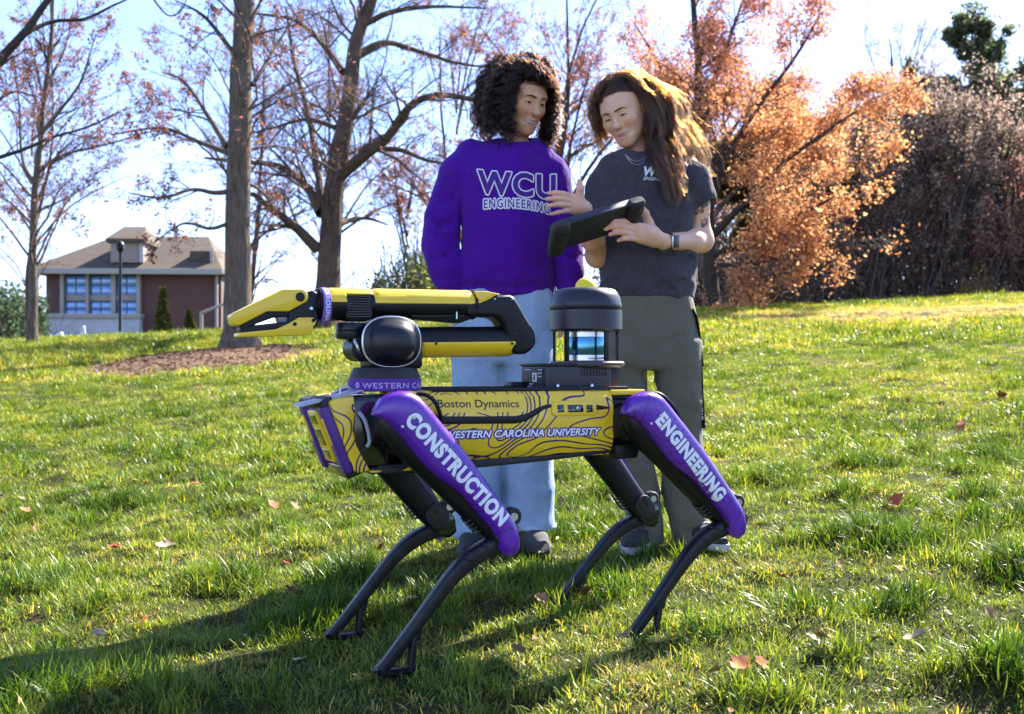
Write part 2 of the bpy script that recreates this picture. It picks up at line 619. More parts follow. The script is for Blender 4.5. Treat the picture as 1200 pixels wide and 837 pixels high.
    e2r = N.new('FunctionNodeEulerToRotation')
    L.new(attr('turn', 'FLOAT_VECTOR'), e2r.inputs[0]); L.new(e2r.outputs[0], ip.inputs['Rotation'])
    L.new(attr('size', 'FLOAT'), ip.inputs['Scale'])
    L.new(ip.outputs[0], go.inputs[0])
    md = o.modifiers.new('scatter', 'NODES'); md.node_group = ng
    print('tufts', n)
    return o
grass = build_grass()

# ------------------------------------------------------------------ bed of bark chips round the big trunk
def build_mulch():
    rg = np.random.default_rng(5)
    n = 52
    V = [(BED[0], BED[1])]
    rings = [np.linspace(0, 1.12, 9)[1:]]
    pts = [V[0]]
    for r in rings[0]:
        for i in range(n):
            a = 2 * math.pi * i / n
            pts.append((V[0][0] + BED[2] * r * math.cos(a), V[0][1] + BED[3] * r * math.sin(a)))
    pts = np.array(pts)
    d = np.hypot((pts[:, 0] - V[0][0]) / BED[2], (pts[:, 1] - V[0][1]) / BED[3])
    z = gz(pts[:, 0], pts[:, 1]) + .13 * np.clip(1 - d, -.3, 1) + .02
    V3 = np.column_stack([pts, z])
    T = [(0, 1 + i, 1 + (i + 1) % n) for i in range(n)]
    Q = []
    for k_ in range(len(rings[0]) - 1):
        for i in range(n):
            j = (i + 1) % n
            Q.append((1 + k_ * n + i, 1 + (k_ + 1) * n + i, 1 + (k_ + 1) * n + j, 1 + k_ * n + j))
    m = mat('bark_mulch', (.2, .1, .06), .95, spec=.1)
    k = NT(m); c = k.coord()
    k.base(k.ramp(k.noise(c, 16, 6, .75), [(.28, (.04, .024, .016)), (.5, (.19, .115, .075)), (.7, (.36, .25, .17))]))
    k.bump(k.noise(c, 24, 5, .7), 1.0, .05)
    o = link('mulch_bed', npmesh('mulch_bed', V3, Q, T), m)
    tag(o, 'bed of reddish bark mulch round the foot of the thick trunk', 'mulch', kind='stuff')
    # loose chips
    p = np.column_stack([rg.uniform(-2.0, 2.0, 3200) + V[0][0], rg.uniform(-3.2, 3.2, 3200) + V[0][1]])
    p = p[mulch_mask(p[:, 0], p[:, 1])]
    dd = np.hypot((p[:, 0] - V[0][0]) / BED[2], (p[:, 1] - V[0][1]) / BED[3])
    z = gz(p[:, 0], p[:, 1]) + .13 * np.clip(1 - dd, -.3, 1) + .035
    VV, TT = [], []
    for (x, y), zz in zip(p, z):
        a = rg.uniform(0, 6.28); l, w = rg.uniform(.025, .06), rg.uniform(.008, .02); t = rg.normal(0, .35)
        ca, sa = math.cos(a), math.sin(a); i = len(VV)
        VV += [(x - ca * l, y - sa * l, zz - l * t), (x - sa * w, y + ca * w, zz + .012), (x + ca * l, y + sa * l, zz + l * t), (x + sa * w, y - ca * w, zz + .004)]
        TT.append((i, i + 1, i + 2, i + 3))
    ch = link('bark_chips', npmesh('bark_chips', VV, TT, smooth=False), m, o)
    ch['kind'] = 'stuff'
build_mulch()

# ------------------------------------------------------------------ fallen leaves
def leaf_shape(seed, size):
    """a dry curled lobed leaf"""
    rg = np.random.default_rng(seed)
    n = 7
    mid, L, Rr = [], [], []
    curl = rg.uniform(.6, 1.6); tw = rg.normal(0, .5)
    for i in range(n + 1):
        f = i / n
        w = .33 * math.sin(math.pi * min(1, f * .95 + .03)) ** .7 * (1 + .42 * math.sin(f * 17 + seed)) 
        z = .30 * curl * (f - .5) ** 2 + .05 * math.sin(f * 6 + seed)
        mid.append((f - .5, .03 * math.sin(f * 5), z))
        L.append((f - .5 + .06, -w, z + .45 * w * curl + .12 * w * tw)); Rr.append((f - .5 + .06, w, z + .4 * w * curl - .12 * w * tw))
    V = np.array(mid + L + Rr) * size
    Q = []
    for i in range(n):
        Q += [(i, i + 1, n + 1 + i + 1, n + 1 + i), (i + 1, i, 2 * n + 2 + i, 2 * n + 2 + i + 1)]
    # stalk
    return npmesh('fallen_leaf', V, Q)
def leaf_mat(name, c):
    m = mat(name, c, .7, spec=.25)
    k = NT(m); co = k.coord()
    k.base(k.ramp(k.noise(co, 45, 4), [(.3, tuple(x * .55 for x in c)), (.65, c)]))
    return m
LEAFM = [leaf_mat('dry_leaf_russet', (.36, .10, .03)), leaf_mat('dry_leaf_tan', (.38, .21, .10)), leaf_mat('dry_leaf_pale', (.46, .34, .22)), leaf_mat('dry_leaf_brown', (.20, .10, .05))]
def ground_hit(px, py):
    """where the sight line of a picture position meets the lawn"""
    y = np.linspace(.8, 36, 6000)
    x = (px - 600) / FPX * y
    d = CAM_Z + (HOR - py) / FPX * y - gz(x, y)
    i = np.argmax(d < 0)
    return x[i], y[i]
def build_leaves():
    rg = random.Random(3)
    T = 'leaf'
    spots = [(868, 803, 0, .085, 'largest russet oak leaf lying at the bottom edge of the lawn'), (892, 797, 0, .065, 'russet leaf touching the largest one on its right'), (838, 809, 1, .06, 'tan leaf touching the largest russet one on its left'),
             (735, 768, 1, .075, 'crumpled tan leaf just below the near hind foot of the robot'), (965, 766, 1, .065, 'tan curled leaf in the lower right sunny grass'), (950, 773, 2, .055, 'pale leaf beside the tan curled one at lower right'),
             (1075, 772, 2, .065, 'pale leaf nearest to the lower right corner'), (1052, 603, 0, .10, 'long russet leaf among the tussocks right of the robot'), (1040, 611, 1, .075, 'tan leaf half under the long russet one'), (1022, 632, 2, .075, 'bleached white leaf just below the long russet one'),
             (1128, 507, 0, .13, 'russet leaf beside a pale one near the right edge'), (1135, 500, 2, .11, 'pale leaf beside a russet one near the right edge'), (1174, 470, 0, .13, 'farthest russet leaf close to the right edge'), (917, 638, 0, .055, 'small russet leaf right of the near hind knee'),
             (915, 690, 0, .06, 'small russet leaf in sun right of the near hind shank'), (640, 660, 2, .08, 'pale leaf in front of the grey shoe'), (690, 715, 3, .075, 'dark brown leaf in shade between the hind feet'), (636, 720, 1, .06, 'tan leaf left of the far hind foot'),
             (448, 652, 0, .09, 'russet leaf behind the far front shank'), (195, 655, 2, .08, 'pale torn leaf in the grass at left'), (133, 655, 0, .075, 'russet leaf left of the pale torn one'), (320, 604, 0, .085, 'russet leaf below the robot face at left'),
             (345, 605, 1, .06, 'tan leaf right of the russet one below the robot face'), (230, 575, 0, .08, 'small russet leaf farthest up the lawn at left'), (352, 794, 2, .055, 'pale leaf in shade left of the near front foot'), (345, 708, 3, .085, 'brown leaf on the edge of the long shadow'),
             (115, 762, 2, .055, 'pale leaf inside the long shadow at lower left'), (30, 610, 1, .09, 'tan leaf at the left edge of the lawn'), (515, 787, 1, .05, 'tan leaf right of the near front foot'), (608, 785, 3, .05, 'brown leaf in shade midway between the near feet')]
    for i, (px, py, m, s, lab) in enumerate(spots):
        x, y = ground_hit(px, py)
        o = link('fallen_leaf', leaf_shape(i + 1, s * rg.uniform(.65, .85)), LEAFM[m])
        o.location = (x, y, gz1(x, y) + rg.uniform(.030, .045))
        o.rotation_euler = (rg.uniform(-.7, .7), rg.uniform(-.6, .6), rg.uniform(0, 6.28))
        tag(o, lab, 'leaf', 'fallen leaves scattered on the lawn')
    # crumbs of leaf and straw nobody could count
    r2 = np.random.default_rng(8)
    p = points_on_lawn(r2, 1.2, 9, lambda y: 16, .5)
    V, Q = [], []
    for x, y in p:
        a = r2.uniform(0, 6.28); l, w = r2.uniform(.008, .024), r2.uniform(.003, .011); z = gz1(x, y) + r2.uniform(.012, .035)
        ca, sa = math.cos(a), math.sin(a); t = r2.normal(0, .4); i = len(V)
        V += [(x - ca * l, y - sa * l, z - l * t), (x - sa * w, y + ca * w, z + .006), (x + ca * l, y + sa * l, z + l * t), (x + sa * w, y - ca * w, z)]
        Q.append((i, i + 1, i + 2, i + 3))
    me = npmesh('leaf_litter', V, Q, smooth=False)
    for m in LEAFM: me.materials.append(m)
    me.polygons.foreach_set('material_index', r2.integers(0, 4, len(Q)).astype(np.int32))
    tag(link('leaf_litter', me), 'crumbs of dead leaf strewn through the grass', 'leaf litter', kind='stuff')
build_leaves()
# ================================================================== trees
def norm_rows(a):
    return a / np.maximum(np.linalg.norm(a, axis=-1, keepdims=True), 1e-9)
def grow(rg, start, dirs, lens, n, wob, trop):
    """a batch of wandering branches -> (B, n+1, 3)"""
    B = len(start); p = start.copy(); d = norm_rows(dirs)
    out = [p.copy()]
    step = (lens / n)[:, None]
    for i in range(n):
        d = norm_rows(d + rg.normal(0, wob, (B, 3)) + np.array(trop))
        p = p + d * step
        out.append(p.copy())
    return np.stack(out, 1)
def tubes(pts, rad, sides):
    """(B, n, 3) paths and (B, n) radii -> verts, quads"""
    B, n, _ = pts.shape
    t = np.empty_like(pts); t[:, 1:-1] = pts[:, 2:] - pts[:, :-2]; t[:, 0] = pts[:, 1] - pts[:, 0]; t[:, -1] = pts[:, -1] - pts[:, -2]
    t = norm_rows(t)
    ref = np.where(np.abs(t[:, :1, 2:3]) < .9, np.array([0., 0, 1]), np.array([1., 0, 0]))
    a = norm_rows(np.cross(t, np.broadcast_to(ref, t.shape)))
    b = np.cross(t, a)
    g = np.linspace(0, 2 * math.pi, sides, endpoint=False)
    v = pts[:, :, None] + rad[:, :, None, None] * (a[:, :, None] * np.cos(g)[None, None, :, None] + b[:, :, None] * np.sin(g)[None, None, :, None])
    base = (np.arange(B) * n * sides)[:, None, None] + (np.arange(n - 1) * sides)[None, :, None] + np.arange(sides)[None, None]
    nxt = np.roll(np.arange(sides), -1) - np.arange(sides)
    q = np.stack([base, base + nxt, base + nxt + sides, base + sides], -1).reshape(-1, 4)
    return v.reshape(-1, 3), q
def spawn(rg, pts, rad, per, t0, t1, ang, lenf, plen, radf, flat=0.0):
    """children along a batch of branches: start points, directions, lengths, radii"""
    B, n, _ = pts.shape
    k = np.repeat(np.arange(B), per)
    t = rg.uniform(t0, t1, len(k)) * (n - 1)
    i = np.minimum(t.astype(int), n - 2); f = (t - i)[:, None]
    s = pts[k, i] * (1 - f) + pts[k, i + 1] * f
    r = rad[k, i] * (1 - f[:, 0]) + rad[k, i + 1] * f[:, 0]
    d = norm_rows(pts[k, i + 1] - pts[k, i])
    v = rg.normal(0, 1, (len(k), 3)); v[:, 2] *= (1 - flat)
    v = norm_rows(v - d * np.sum(v * d, 1, keepdims=True))
    a = rg.normal(ang, .18, len(k))[:, None]
    dd = d * np.cos(a) + v * np.sin(a)
    L = plen[k] * lenf * rg.uniform(.6, 1.25, len(k)) * (1.15 - .55 * t / (n - 1))
    return s, dd, L, np.minimum(r * radf, r * .9) * rg.uniform(.75, 1.1, len(k)), k
def leaf_quads(rg, pos, size, jit, flat=0.0, asp=.55):
    """one small leaf face at each point"""
    n = len(pos)
    p = pos + rg.normal(0, jit, (n, 3))
    a = norm_rows(rg.normal(0, 1, (n, 3)) * np.array([1, 1, 1 - flat]))
    b = norm_rows(np.cross(a, rg.normal(0, 1, (n, 3))))
    s = (size * rg.uniform(.55, 1.35, n))[:, None]
    v = np.stack([p - a * s, p + b * s * asp, p + a * s, p - b * s * asp], 1).reshape(-1, 3)
    q = np.arange(4 * n).reshape(-1, 4)
    return v, q
def leaf_material(name, trans=.5, rough=.6):
    m = mat(name, (.2, .1, .05), rough, spec=.2)
    k = NT(m)
    va = k.n('Attribute'); va.attribute_name = 'tint'
    k.base(va.outputs['Color'])
    tr = k.n('BsdfTranslucent'); k.l(va.outputs['Color'], tr.inputs['Color'])
    mx = k.n('MixShader'); mx.inputs[0].default_value = trans
    k.l(k.b.outputs[0], mx.inputs[1]); k.l(tr.outputs[0], mx.inputs[2]); k.l(mx.outputs[0], k.out.inputs['Surface'])
    return m
M_LEAF = leaf_material('tree_leaves', .6)
def bark_material(name, c0, c1, scale=6.0, ridge=1.0):
    m = mat(name, c0, .9, spec=.15)
    k = NT(m); c = k.coord()
    st = k.mapping(c, (0, 0, 0), (0, 0, 0), (1, 1, .16))
    n1 = k.noise(st, scale * 3, 6, .65, .4)
    n2 = k.noise(c, scale * .35, 4, .6)
    col = k.ramp(n1, [(.3, tuple(x * .35 for x in c0)), (.52, c0), (.75, c1)])
    k.base(k.mix(k.ramp(n2, [(.35, (0, 0, 0)), (.7, (.7, .7, .7))]), col, tuple(x * .75 for x in c1)))
    k.bump(n1, .9 * ridge, .03)
    return m
M_BARK = bark_material('grey_brown_bark', (.105, .080, .060), (.23, .185, .145), 7)
M_BARK2 = bark_material('red_brown_bark', (.085, .055, .042), (.20, .14, .10), 9)
M_BARKD = bark_material('dark_bark', (.045, .036, .032), (.11, .09, .075), 9)
M_TWIG = mat('twigs', (.11, .080, .072), .8, spec=.2)
M_TWIGB = mat('brushwood', (.12, .09, .078), .8, spec=.2)
M_TWIGR = mat('reddish_twigs', (.13, .060, .050), .8, spec=.2)

def make_tree(name, label, base, limbs, levels, leaves, seed, bark=M_BARK, twig=M_TWIG, group=None, cat='tree', sink=.3):
    """limbs: list of (path points, base radius, tip radius) - the stem and the main limbs, given explicitly;
    levels: list of dicts for each further order of branching; leaves: dict for the buds or leaves"""
    rg = np.random.default_rng(seed)
    root = empty(name, base)
    b0 = np.array(base, float)
    tag(root, label, cat, group)
    V, Q, off = [], [], 0
    cur_p, cur_r, cur_l = [], [], []
    NP = 13
    for path, r0, r1 in limbs:
        c = np.array(catmull(path, 6)); d = np.concatenate([[0], np.cumsum(np.linalg.norm(np.diff(c, axis=0), axis=1))])
        tt = np.linspace(0, d[-1], NP * 2)
        pp = np.stack([np.interp(tt, d, c[:, i]) for i in range(3)], 1)
        pp[1:] += rg.normal(0, .012 * d[-1] / NP, (len(pp) - 1, 3))
        f = np.linspace(0, 1, NP * 2)
        rr = r0 + (r1 - r0) * f ** .85
        if path is limbs[0][0]:
            rr = rr * (1 + .75 * np.exp(-tt / (r0 * 1.3)))       # root flare
        v, q = tubes(pp[None], rr[None], 14 if r0 > .1 else 8)
        if path is limbs[0][0]:
            th = np.arctan2(v[:, 1] - pp.repeat(14 if r0 > .1 else 8, 0)[:, 1], v[:, 0] - pp.repeat(14 if r0 > .1 else 8, 0)[:, 0])
            cen = pp.repeat(14 if r0 > .1 else 8, 0); dz = tt.repeat(14 if r0 > .1 else 8)
            lob = 1 + .16 * np.sin(3 * th + seed) * np.exp(-dz / (r0 * 3)) + .03 * np.sin(5 * th + 1.3 * dz)
            v = cen + (v - cen) * lob[:, None]
        V.append(v - b0); Q.append(q + off); off += len(v)
        k = np.linspace(0, NP * 2 - 1, NP).astype(int)
        cur_p.append(pp[k]); cur_r.append(rr[k]); cur_l.append(d[-1])
    trunk = link('trunk', npmesh('trunk', np.concatenate(V), np.concatenate(Q)), bark, root)
    pts, rad, ln = np.array(cur_p), np.array(cur_r), np.array(cur_l)
    V, Q, off = [], [], 0
    tips = []
    for L in levels:
        per = L['per']
        if per == 'len':
            per = np.maximum(1, (ln * L['dens']).astype(int))
        s, d, l, r, k = spawn(rg, pts, rad, per, L.get('t0', .25), L.get('t1', 1.0), L.get('ang', .8), L.get('len', .5), np.minimum(ln, L.get('cap', 99)), L.get('rad', .55), L.get('flat', 0))
        if 'maxr' in L: r = np.minimum(r, L['maxr'])
        if 'minr' in L: r = np.maximum(r, L['minr'])
        n = L.get('n', 6)
        pts = grow(rg, s, d, l, n, L.get('wob', .15), L.get('trop', (0, 0, .03)))
        f = np.linspace(0, 1, n + 1)
        rad = r[:, None] * (1 - f[None] * .78) ** .9
        if 'minr' in L: rad = np.maximum(rad, L['minr'] * .7)
        ln = l
        v, q = tubes(pts, rad, L.get('sides', 4))
        V.append(v - b0); Q.append(q + off); off += len(v)
    crown = link('crown', npmesh('crown', np.concatenate(V), np.concatenate(Q)), twig, root)
    if leaves:
        B, n, _ = pts.shape
        nl = leaves['n']
        kk = rg.integers(0, B, nl)
        ft = rg.uniform(leaves.get('t0', .1), 1, nl) * (n - 1); i = np.minimum(ft.astype(int), n - 2); f = (ft - i)[:, None]
        pos = pts[kk, i] * (1 - f) + pts[kk, i + 1] * f
        if leaves.get('clump'):
            cl = vnoise(pos * leaves['clump'], seed)
            keep = cl + rg.normal(0, .25, nl) > leaves.get('thr', -.2)
            pos = pos[keep]
        v, q = leaf_quads(rg, pos, leaves['size'], leaves.get('jit', .03), leaves.get('flat', 0), leaves.get('asp', .55))
        cols = np.array(leaves['cols'])
        ci = rg.integers(0, len(cols), len(pos))
        c = cols[ci] * rg.uniform(.7, 1.3, (len(pos), 1))
        if 'hi' in leaves:                                        # other colour towards the top of the tree
            z0, z1, c1 = leaves['hi']
            w = np.clip((pos[:, 2] - z0) / (z1 - z0) + rg.normal(0, .2, len(pos)), 0, 1)[:, None]
            c = c * (1 - w) + np.array(c1) * rg.uniform(.7, 1.3, (len(pos), 1)) * w
        me = npmesh('leaves', v - b0, q, smooth=False)
        vcol(me, 'tint', np.repeat(c, 4, 0))
        link(leaves.get('name', 'leaves'), me, M_LEAF, root)
    return root

RED = [(.20, .075, .060), (.26, .105, .07), (.15, .065, .06), (.30, .14, .08)]
BROWN = [(.24, .10, .045), (.30, .14, .06), (.18, .08, .045)]
def ax(px, py, D, dy=0.0):
    p = P(px, py, D + dy); return (p.x, p.y, p.z)
def foot(px, D):
    x = (px - 600) / FPX * D
    return (x, D, gz1(x, D) - .12)

# --- thick straight trunk in the mulch, side limbs high up
b = foot(281, 19.3)
D = 19.3
make_tree('trunk_tree', 'thick straight grey tree trunk rising from the mulch bed beside the gripper', b,
          [([b, ax(279, 330, D), ax(280, 200, D), ax(284, 60, D), ax(288, -60, D), ax(290, -260, D), ax(294, -420, D)], .255, .12),
           ([ax(268, 225, D), ax(250, 226, D, -.2), ax(225, 222, D, -.5), ax(190, 232, D, -.9), ax(150, 226, D, -1.2)], .05, .012),
           ([ax(266, 172, D), ax(240, 130, D, .4), ax(215, 95, D, .8), ax(190, 85, D, 1.2)], .06, .014),
           ([ax(268, 262, D), ax(245, 268, D, -.5), ax(215, 262, D, -1.0), ax(180, 285, D, -1.6)], .042, .010),
           ([ax(268, 180, D), ax(230, 165, D, .3), ax(190, 150, D, .2), ax(130, 158, D, -.3)], .055, .012),
           ([ax(296, 100, D), ax(320, 60, D, .6), ax(345, 20, D, 1.2)], .045, .012),
           ([ax(272, 60, D), ax(240, 20, D, -.6), ax(205, 0, D, -1.4)], .05, .012),
           ([ax(292, 215, D), ax(310, 228, D, .4), ax(330, 260, D, .8)], .035, .008)],
          [dict(per='len', dens=4.0, t0=.22, ang=.8, len=.42, cap=5, rad=.45, maxr=.028, n=6, wob=.16, trop=(0, 0, .015), flat=.3, sides=5),
           dict(per=7, ang=.75, len=.5, rad=.5, n=5, wob=.18, trop=(0, 0, .0), sides=3, minr=.0045),
           dict(per=4, ang=.7, len=.5, rad=.55, n=4, wob=.2, sides=3, minr=.0035)],
          dict(n=7500, size=.034, cols=RED + BROWN, jit=.03, name='buds', clump=.9, thr=-.1), 2, M_BARK, M_TWIG)

# --- spreading oak behind, with low crooked limbs
D = 26.5
b = foot(381, D)
make_tree('spreading_oak', 'large spreading bare oak with crooked limbs between trunk and purple sweatshirt', b,
          [([b, ax(384, 335, D), ax(388, 270, D), ax(392, 215, D), ax(404, 150, D), ax(412, 90, D), ax(420, 40, D), ax(436, 0, D), ax(450, -60, D), ax(455, -140, D)], .335, .085),
           ([ax(372, 292, D), ax(345, 265, D, -.5), ax(315, 243, D, -1.2), ax(296, 228, D, -2.0), ax(270, 232, D, -2.6)], .15, .03),
           ([ax(376, 250, D), ax(360, 220, D, .7), ax(330, 196, D, 1.2), ax(290, 190, D, 1.8), ax(240, 185, D, 2.2)], .14, .03),
           ([ax(377, 245, D), ax(371, 190, D, 1.0), ax(360, 130, D, 1.6), ax(345, 75, D, 2.2), ax(335, 10, D, 2.6)], .11, .03),
           ([ax(396, 208, D), ax(430, 180, D, -.6), ax(455, 160, D, -1.0), ax(480, 125, D, -1.4), ax(510, 112, D, -1.8), ax(550, 116, D, -2.2), ax(600, 135, D, -2.6)], .16, .035),
           ([ax(440, 175, D), ax(470, 176, D, -.3), ax(500, 188, D, -.6), ax(545, 195, D, -.8)], .08, .02),
           ([ax(402, 85, D), ax(385, 60, D, .5), ax(365, 38, D, 1.0), ax(340, 22, D, 1.5), ax(290, 15, D, 2.0)], .10, .025),
           ([ax(416, 66, D), ax(450, 50, D, .6), ax(490, 60, D, 1.0), ax(540, 75, D, 1.2), ax(590, 80, D, 1.5)], .10, .02),
           ([ax(424, 30, D), ax(460, 14, D, -.4), ax(510, 8, D, -.8), ax(570, 10, D, -1.0)], .09, .02),
           ([ax(398, 262, D), ax(412, 258, D, .5), ax(430, 256, D, .9), ax(455, 264, D, 1.2)], .09, .02),
           ([ax(394, 150, D), ax(360, 140, D, .5), ax(320, 150, D, .8), ax(280, 160, D, 1.0)], .07, .02)],
          [dict(per='len', dens=2.6, t0=.2, ang=.85, len=.40, cap=6.5, rad=.42, maxr=.045, n=7, wob=.2, trop=(0, 0, .03), sides=5),
           dict(per=8, ang=.8, len=.52, rad=.5, n=6, wob=.22, trop=(0, 0, .02), sides=4, minr=.006),
           dict(per=6, ang=.75, len=.55, rad=.55, n=3, wob=.24, sides=3, minr=.0050)],
          dict(n=7500, size=.038, cols=BROWN + RED, jit=.05, name='buds', clump=.6, thr=0.0), 7, M_BARK2, M_TWIG)

# --- slim tree at the left edge
D = 25.5
b = foot(38, D)
make_tree('slender_tree', 'slender bare tree with upright branches at the left edge before the building', b,
          [([b, ax(38, 330, D), ax(40, 230, D), ax(47, 170, D), ax(52, 110, D), ax(60, 40, D), ax(64, -60, D)], .12, .03),
           ([ax(40, 215, D), ax(26, 185, D, .3), ax(22, 120, D, .5), ax(14, 60, D, .7)], .05, .012),
           ([ax(46, 160, D), ax(70, 130, D, -.3), ax(95, 95, D, -.5), ax(112, 40, D, -.8)], .05, .012),
           ([ax(52, 122, D), ax(42, 75, D, .3), ax(30, 30, D, .4)], .04, .01),
           ([ax(42, 200, D), ax(80, 180, D, .6), ax(130, 168, D, .8), ax(190, 150, D, 1.0)], .05, .01),
           ([ax(40, 250, D), ax(70, 236, D, -.5), ax(110, 215, D, -.9)], .035, .008),
           ([ax(39, 265, D), ax(15, 240, D, .5), ax(-15, 225, D, .8)], .04, .01),
           ([ax(53, 100, D), ax(75, 60, D, .5), ax(86, 10, D, .8)], .035, .01)],
          [dict(per='len', dens=3.6, t0=.2, ang=.65, len=.40, cap=5, rad=.45, n=6, wob=.14, trop=(0, 0, .05), sides=4),
           dict(per=7, ang=.65, len=.5, rad=.5, n=5, wob=.16, trop=(0, 0, .03), sides=3, minr=.0055),
           dict(per=3, ang=.65, len=.5, rad=.55, n=4, wob=.18, sides=3, minr=.0045)],
          dict(n=6500, size=.034, cols=RED, jit=.04, name='buds'), 13, M_BARK, M_TWIG)

# --- nearer tree standing out of frame at the left, its limbs reach into the picture
D = 15.0
b = foot(-95, D)
make_tree('leaning_tree', 'tree out of frame whose dark limbs cross the upper left corner', b,
          [([b, ax(-95, 330, D), ax(-90, 230, D), ax(-75, 140, D), ax(-20, 90, D), ax(30, 38, D), ax(52, 5, D), ax(90, -40, D)], .16, .035),
           ([ax(28, 40, D), ax(60, 26, D, .3), ax(100, 22, D, .5), ax(130, 8, D, .7), ax(160, -6, D, .9)], .036, .012),
           ([ax(-80, 205, D), ax(-20, 190, D, .4), ax(20, 178, D, .5), ax(65, 160, D, .6), ax(100, 150, D, .6), ax(140, 132, D, .8)], .045, .010),
           ([ax(160, -30, D), ax(195, 17, D, .3), ax(215, 8, D, .4), ax(222, -20, D, .5)], .02, .006),
           ([ax(-85, 160, D), ax(-10, 122, D, -.4), ax(15, 108, D, -.6), ax(38, 112, D, -.8)], .04, .010)],
          [dict(per='len', dens=2.6, t0=.35, ang=.7, len=.35, cap=3.5, rad=.4, n=6, wob=.16, trop=(0, 0, .03), sides=4),
           dict(per=5, ang=.7, len=.5, rad=.5, n=5, wob=.18, sides=3, minr=.0038),
           dict(per=3, ang=.65, len=.5, rad=.55, n=4, wob=.18, sides=3, minr=.003)],
          dict(n=1500, size=.025, cols=RED, jit=.03, name='buds'), 17, M_BARKD, M_TWIG)

# --- fine pinkish trees in the gap between the two people
def round_tree(name, label, px, D, top_px, spread_px, r, seed, leaves, dens=2.2, stems=5, bark=M_BARK2, twig=M_TWIGR, per2=8, per3=4, group=None, trop=.05, low=.25, sink=0.0):
    rg = random.Random(seed)
    b = foot(px, D)
    b = (b[0], b[1], b[2] - sink)
    zt = P(px, top_px, D).z; H = zt - b[2]; sp = spread_px / FPX * D
    limbs = [([b, (b[0] + rg.uniform(-.1, .1) * sp, D, b[2] + H * .3), (b[0] + rg.uniform(-.15, .15) * sp, D, b[2] + H * .62), (b[0] + rg.uniform(-.2, .2) * sp, D, b[2] + H * .94)], r, r * .16)]
    for i in range(stems):
        a = 2 * math.pi * (i + rg.uniform(-.3, .3)) / stems
        h0 = low + (.72 - low) * rg.random() ** 1.1
        x0, z0 = b[0], b[2] + H * h0
        reach = sp * (.95 - .5 * h0) * rg.uniform(.75, 1.1)
        rise = H * (.12 + .28 * rg.random())
        limbs.append(([(x0, D, z0), (x0 + .4 * reach * math.cos(a), D + .4 * reach * math.sin(a), z0 + .55 * rise), (x0 + reach * math.cos(a), D + reach * math.sin(a), min(z0 + rise, zt * .97))], r * (.62 - .4 * h0), r * .09))
    return make_tree(name, label, b, limbs,
                     [dict(per='len', dens=dens, t0=.18, ang=.75, len=.42, cap=6, rad=.45, n=5, wob=.17, trop=(0, 0, trop), sides=3, minr=.012),
                      dict(per=per2, ang=.7, len=.5, rad=.5, n=4, wob=.2, trop=(0, 0, trop * .6), sides=3, minr=.0075),
                      dict(per=per3, ang=.7, len=.5, rad=.55, n=2, wob=.22, sides=3, minr=.006)],
                     leaves, seed, bark, twig, group)
PINK = [(.34, .13, .10), (.30, .10, .09), (.40, .19, .12)]
ORANGE = [(.66, .30, .11), (.72, .37, .15), (.58, .24, .09), (.78, .47, .24), (.47, .20, .10)]
round_tree('pale_maple', 'fine pinkish budding tree in the gap between the two people', 655, 40, -40, 170, .20, 21, dict(n=15000, size=.050, cols=PINK + BROWN, jit=.06, name='buds', clump=.5, thr=-.1), 1.7, 10, per2=8, per3=5, sink=.6)
round_tree('thin_maple', 'thin pale tree behind the raised elbow of the purple sweatshirt', 478, 46, 165, 85, .12, 22, dict(n=3500, size=.05, cols=PINK + BROWN, jit=.05, name='buds'), 1.5, 6, per3=2, sink=.8)
round_tree('red_budding_tree', 'red budding tree whose crown spreads behind the thick straight trunk', 283, 40, 20, 175, .13, 23, dict(n=10000, size=.046, cols=RED + [(.32, .12, .08)], jit=.06, name='buds', clump=.5, thr=-.05), 1.7, 10, per2=8, per3=5, sink=.8)
round_tree('red_budding_tree', 'red budding tree showing behind the stem of the spreading oak', 386, 45, -20, 170, .14, 24, dict(n=7500, size=.046, cols=RED + PINK, jit=.06, name='buds', clump=.5, thr=-.05), 1.6, 10, per2=8, per3=5, sink=.8)
round_tree('red_budding_tree', 'sparse red budding tree at the far left edge behind the slender one', 37, 40, 20, 175, .11, 25, dict(n=9000, size=.055, cols=RED + PINK, jit=.06, name='buds', clump=.5, thr=-.05), 1.5, 10, per2=8, per3=5, sink=.8)
round_tree('red_budding_tree', 'sparse pinkish tree behind the purple-clad shoulder', 535, 50, 10, 170, .16, 26, dict(n=9000, size=.055, cols=PINK + BROWN, jit=.06, name='buds', clump=.5, thr=-.05), 1.5, 10, per2=8, per3=5, sink=.8)

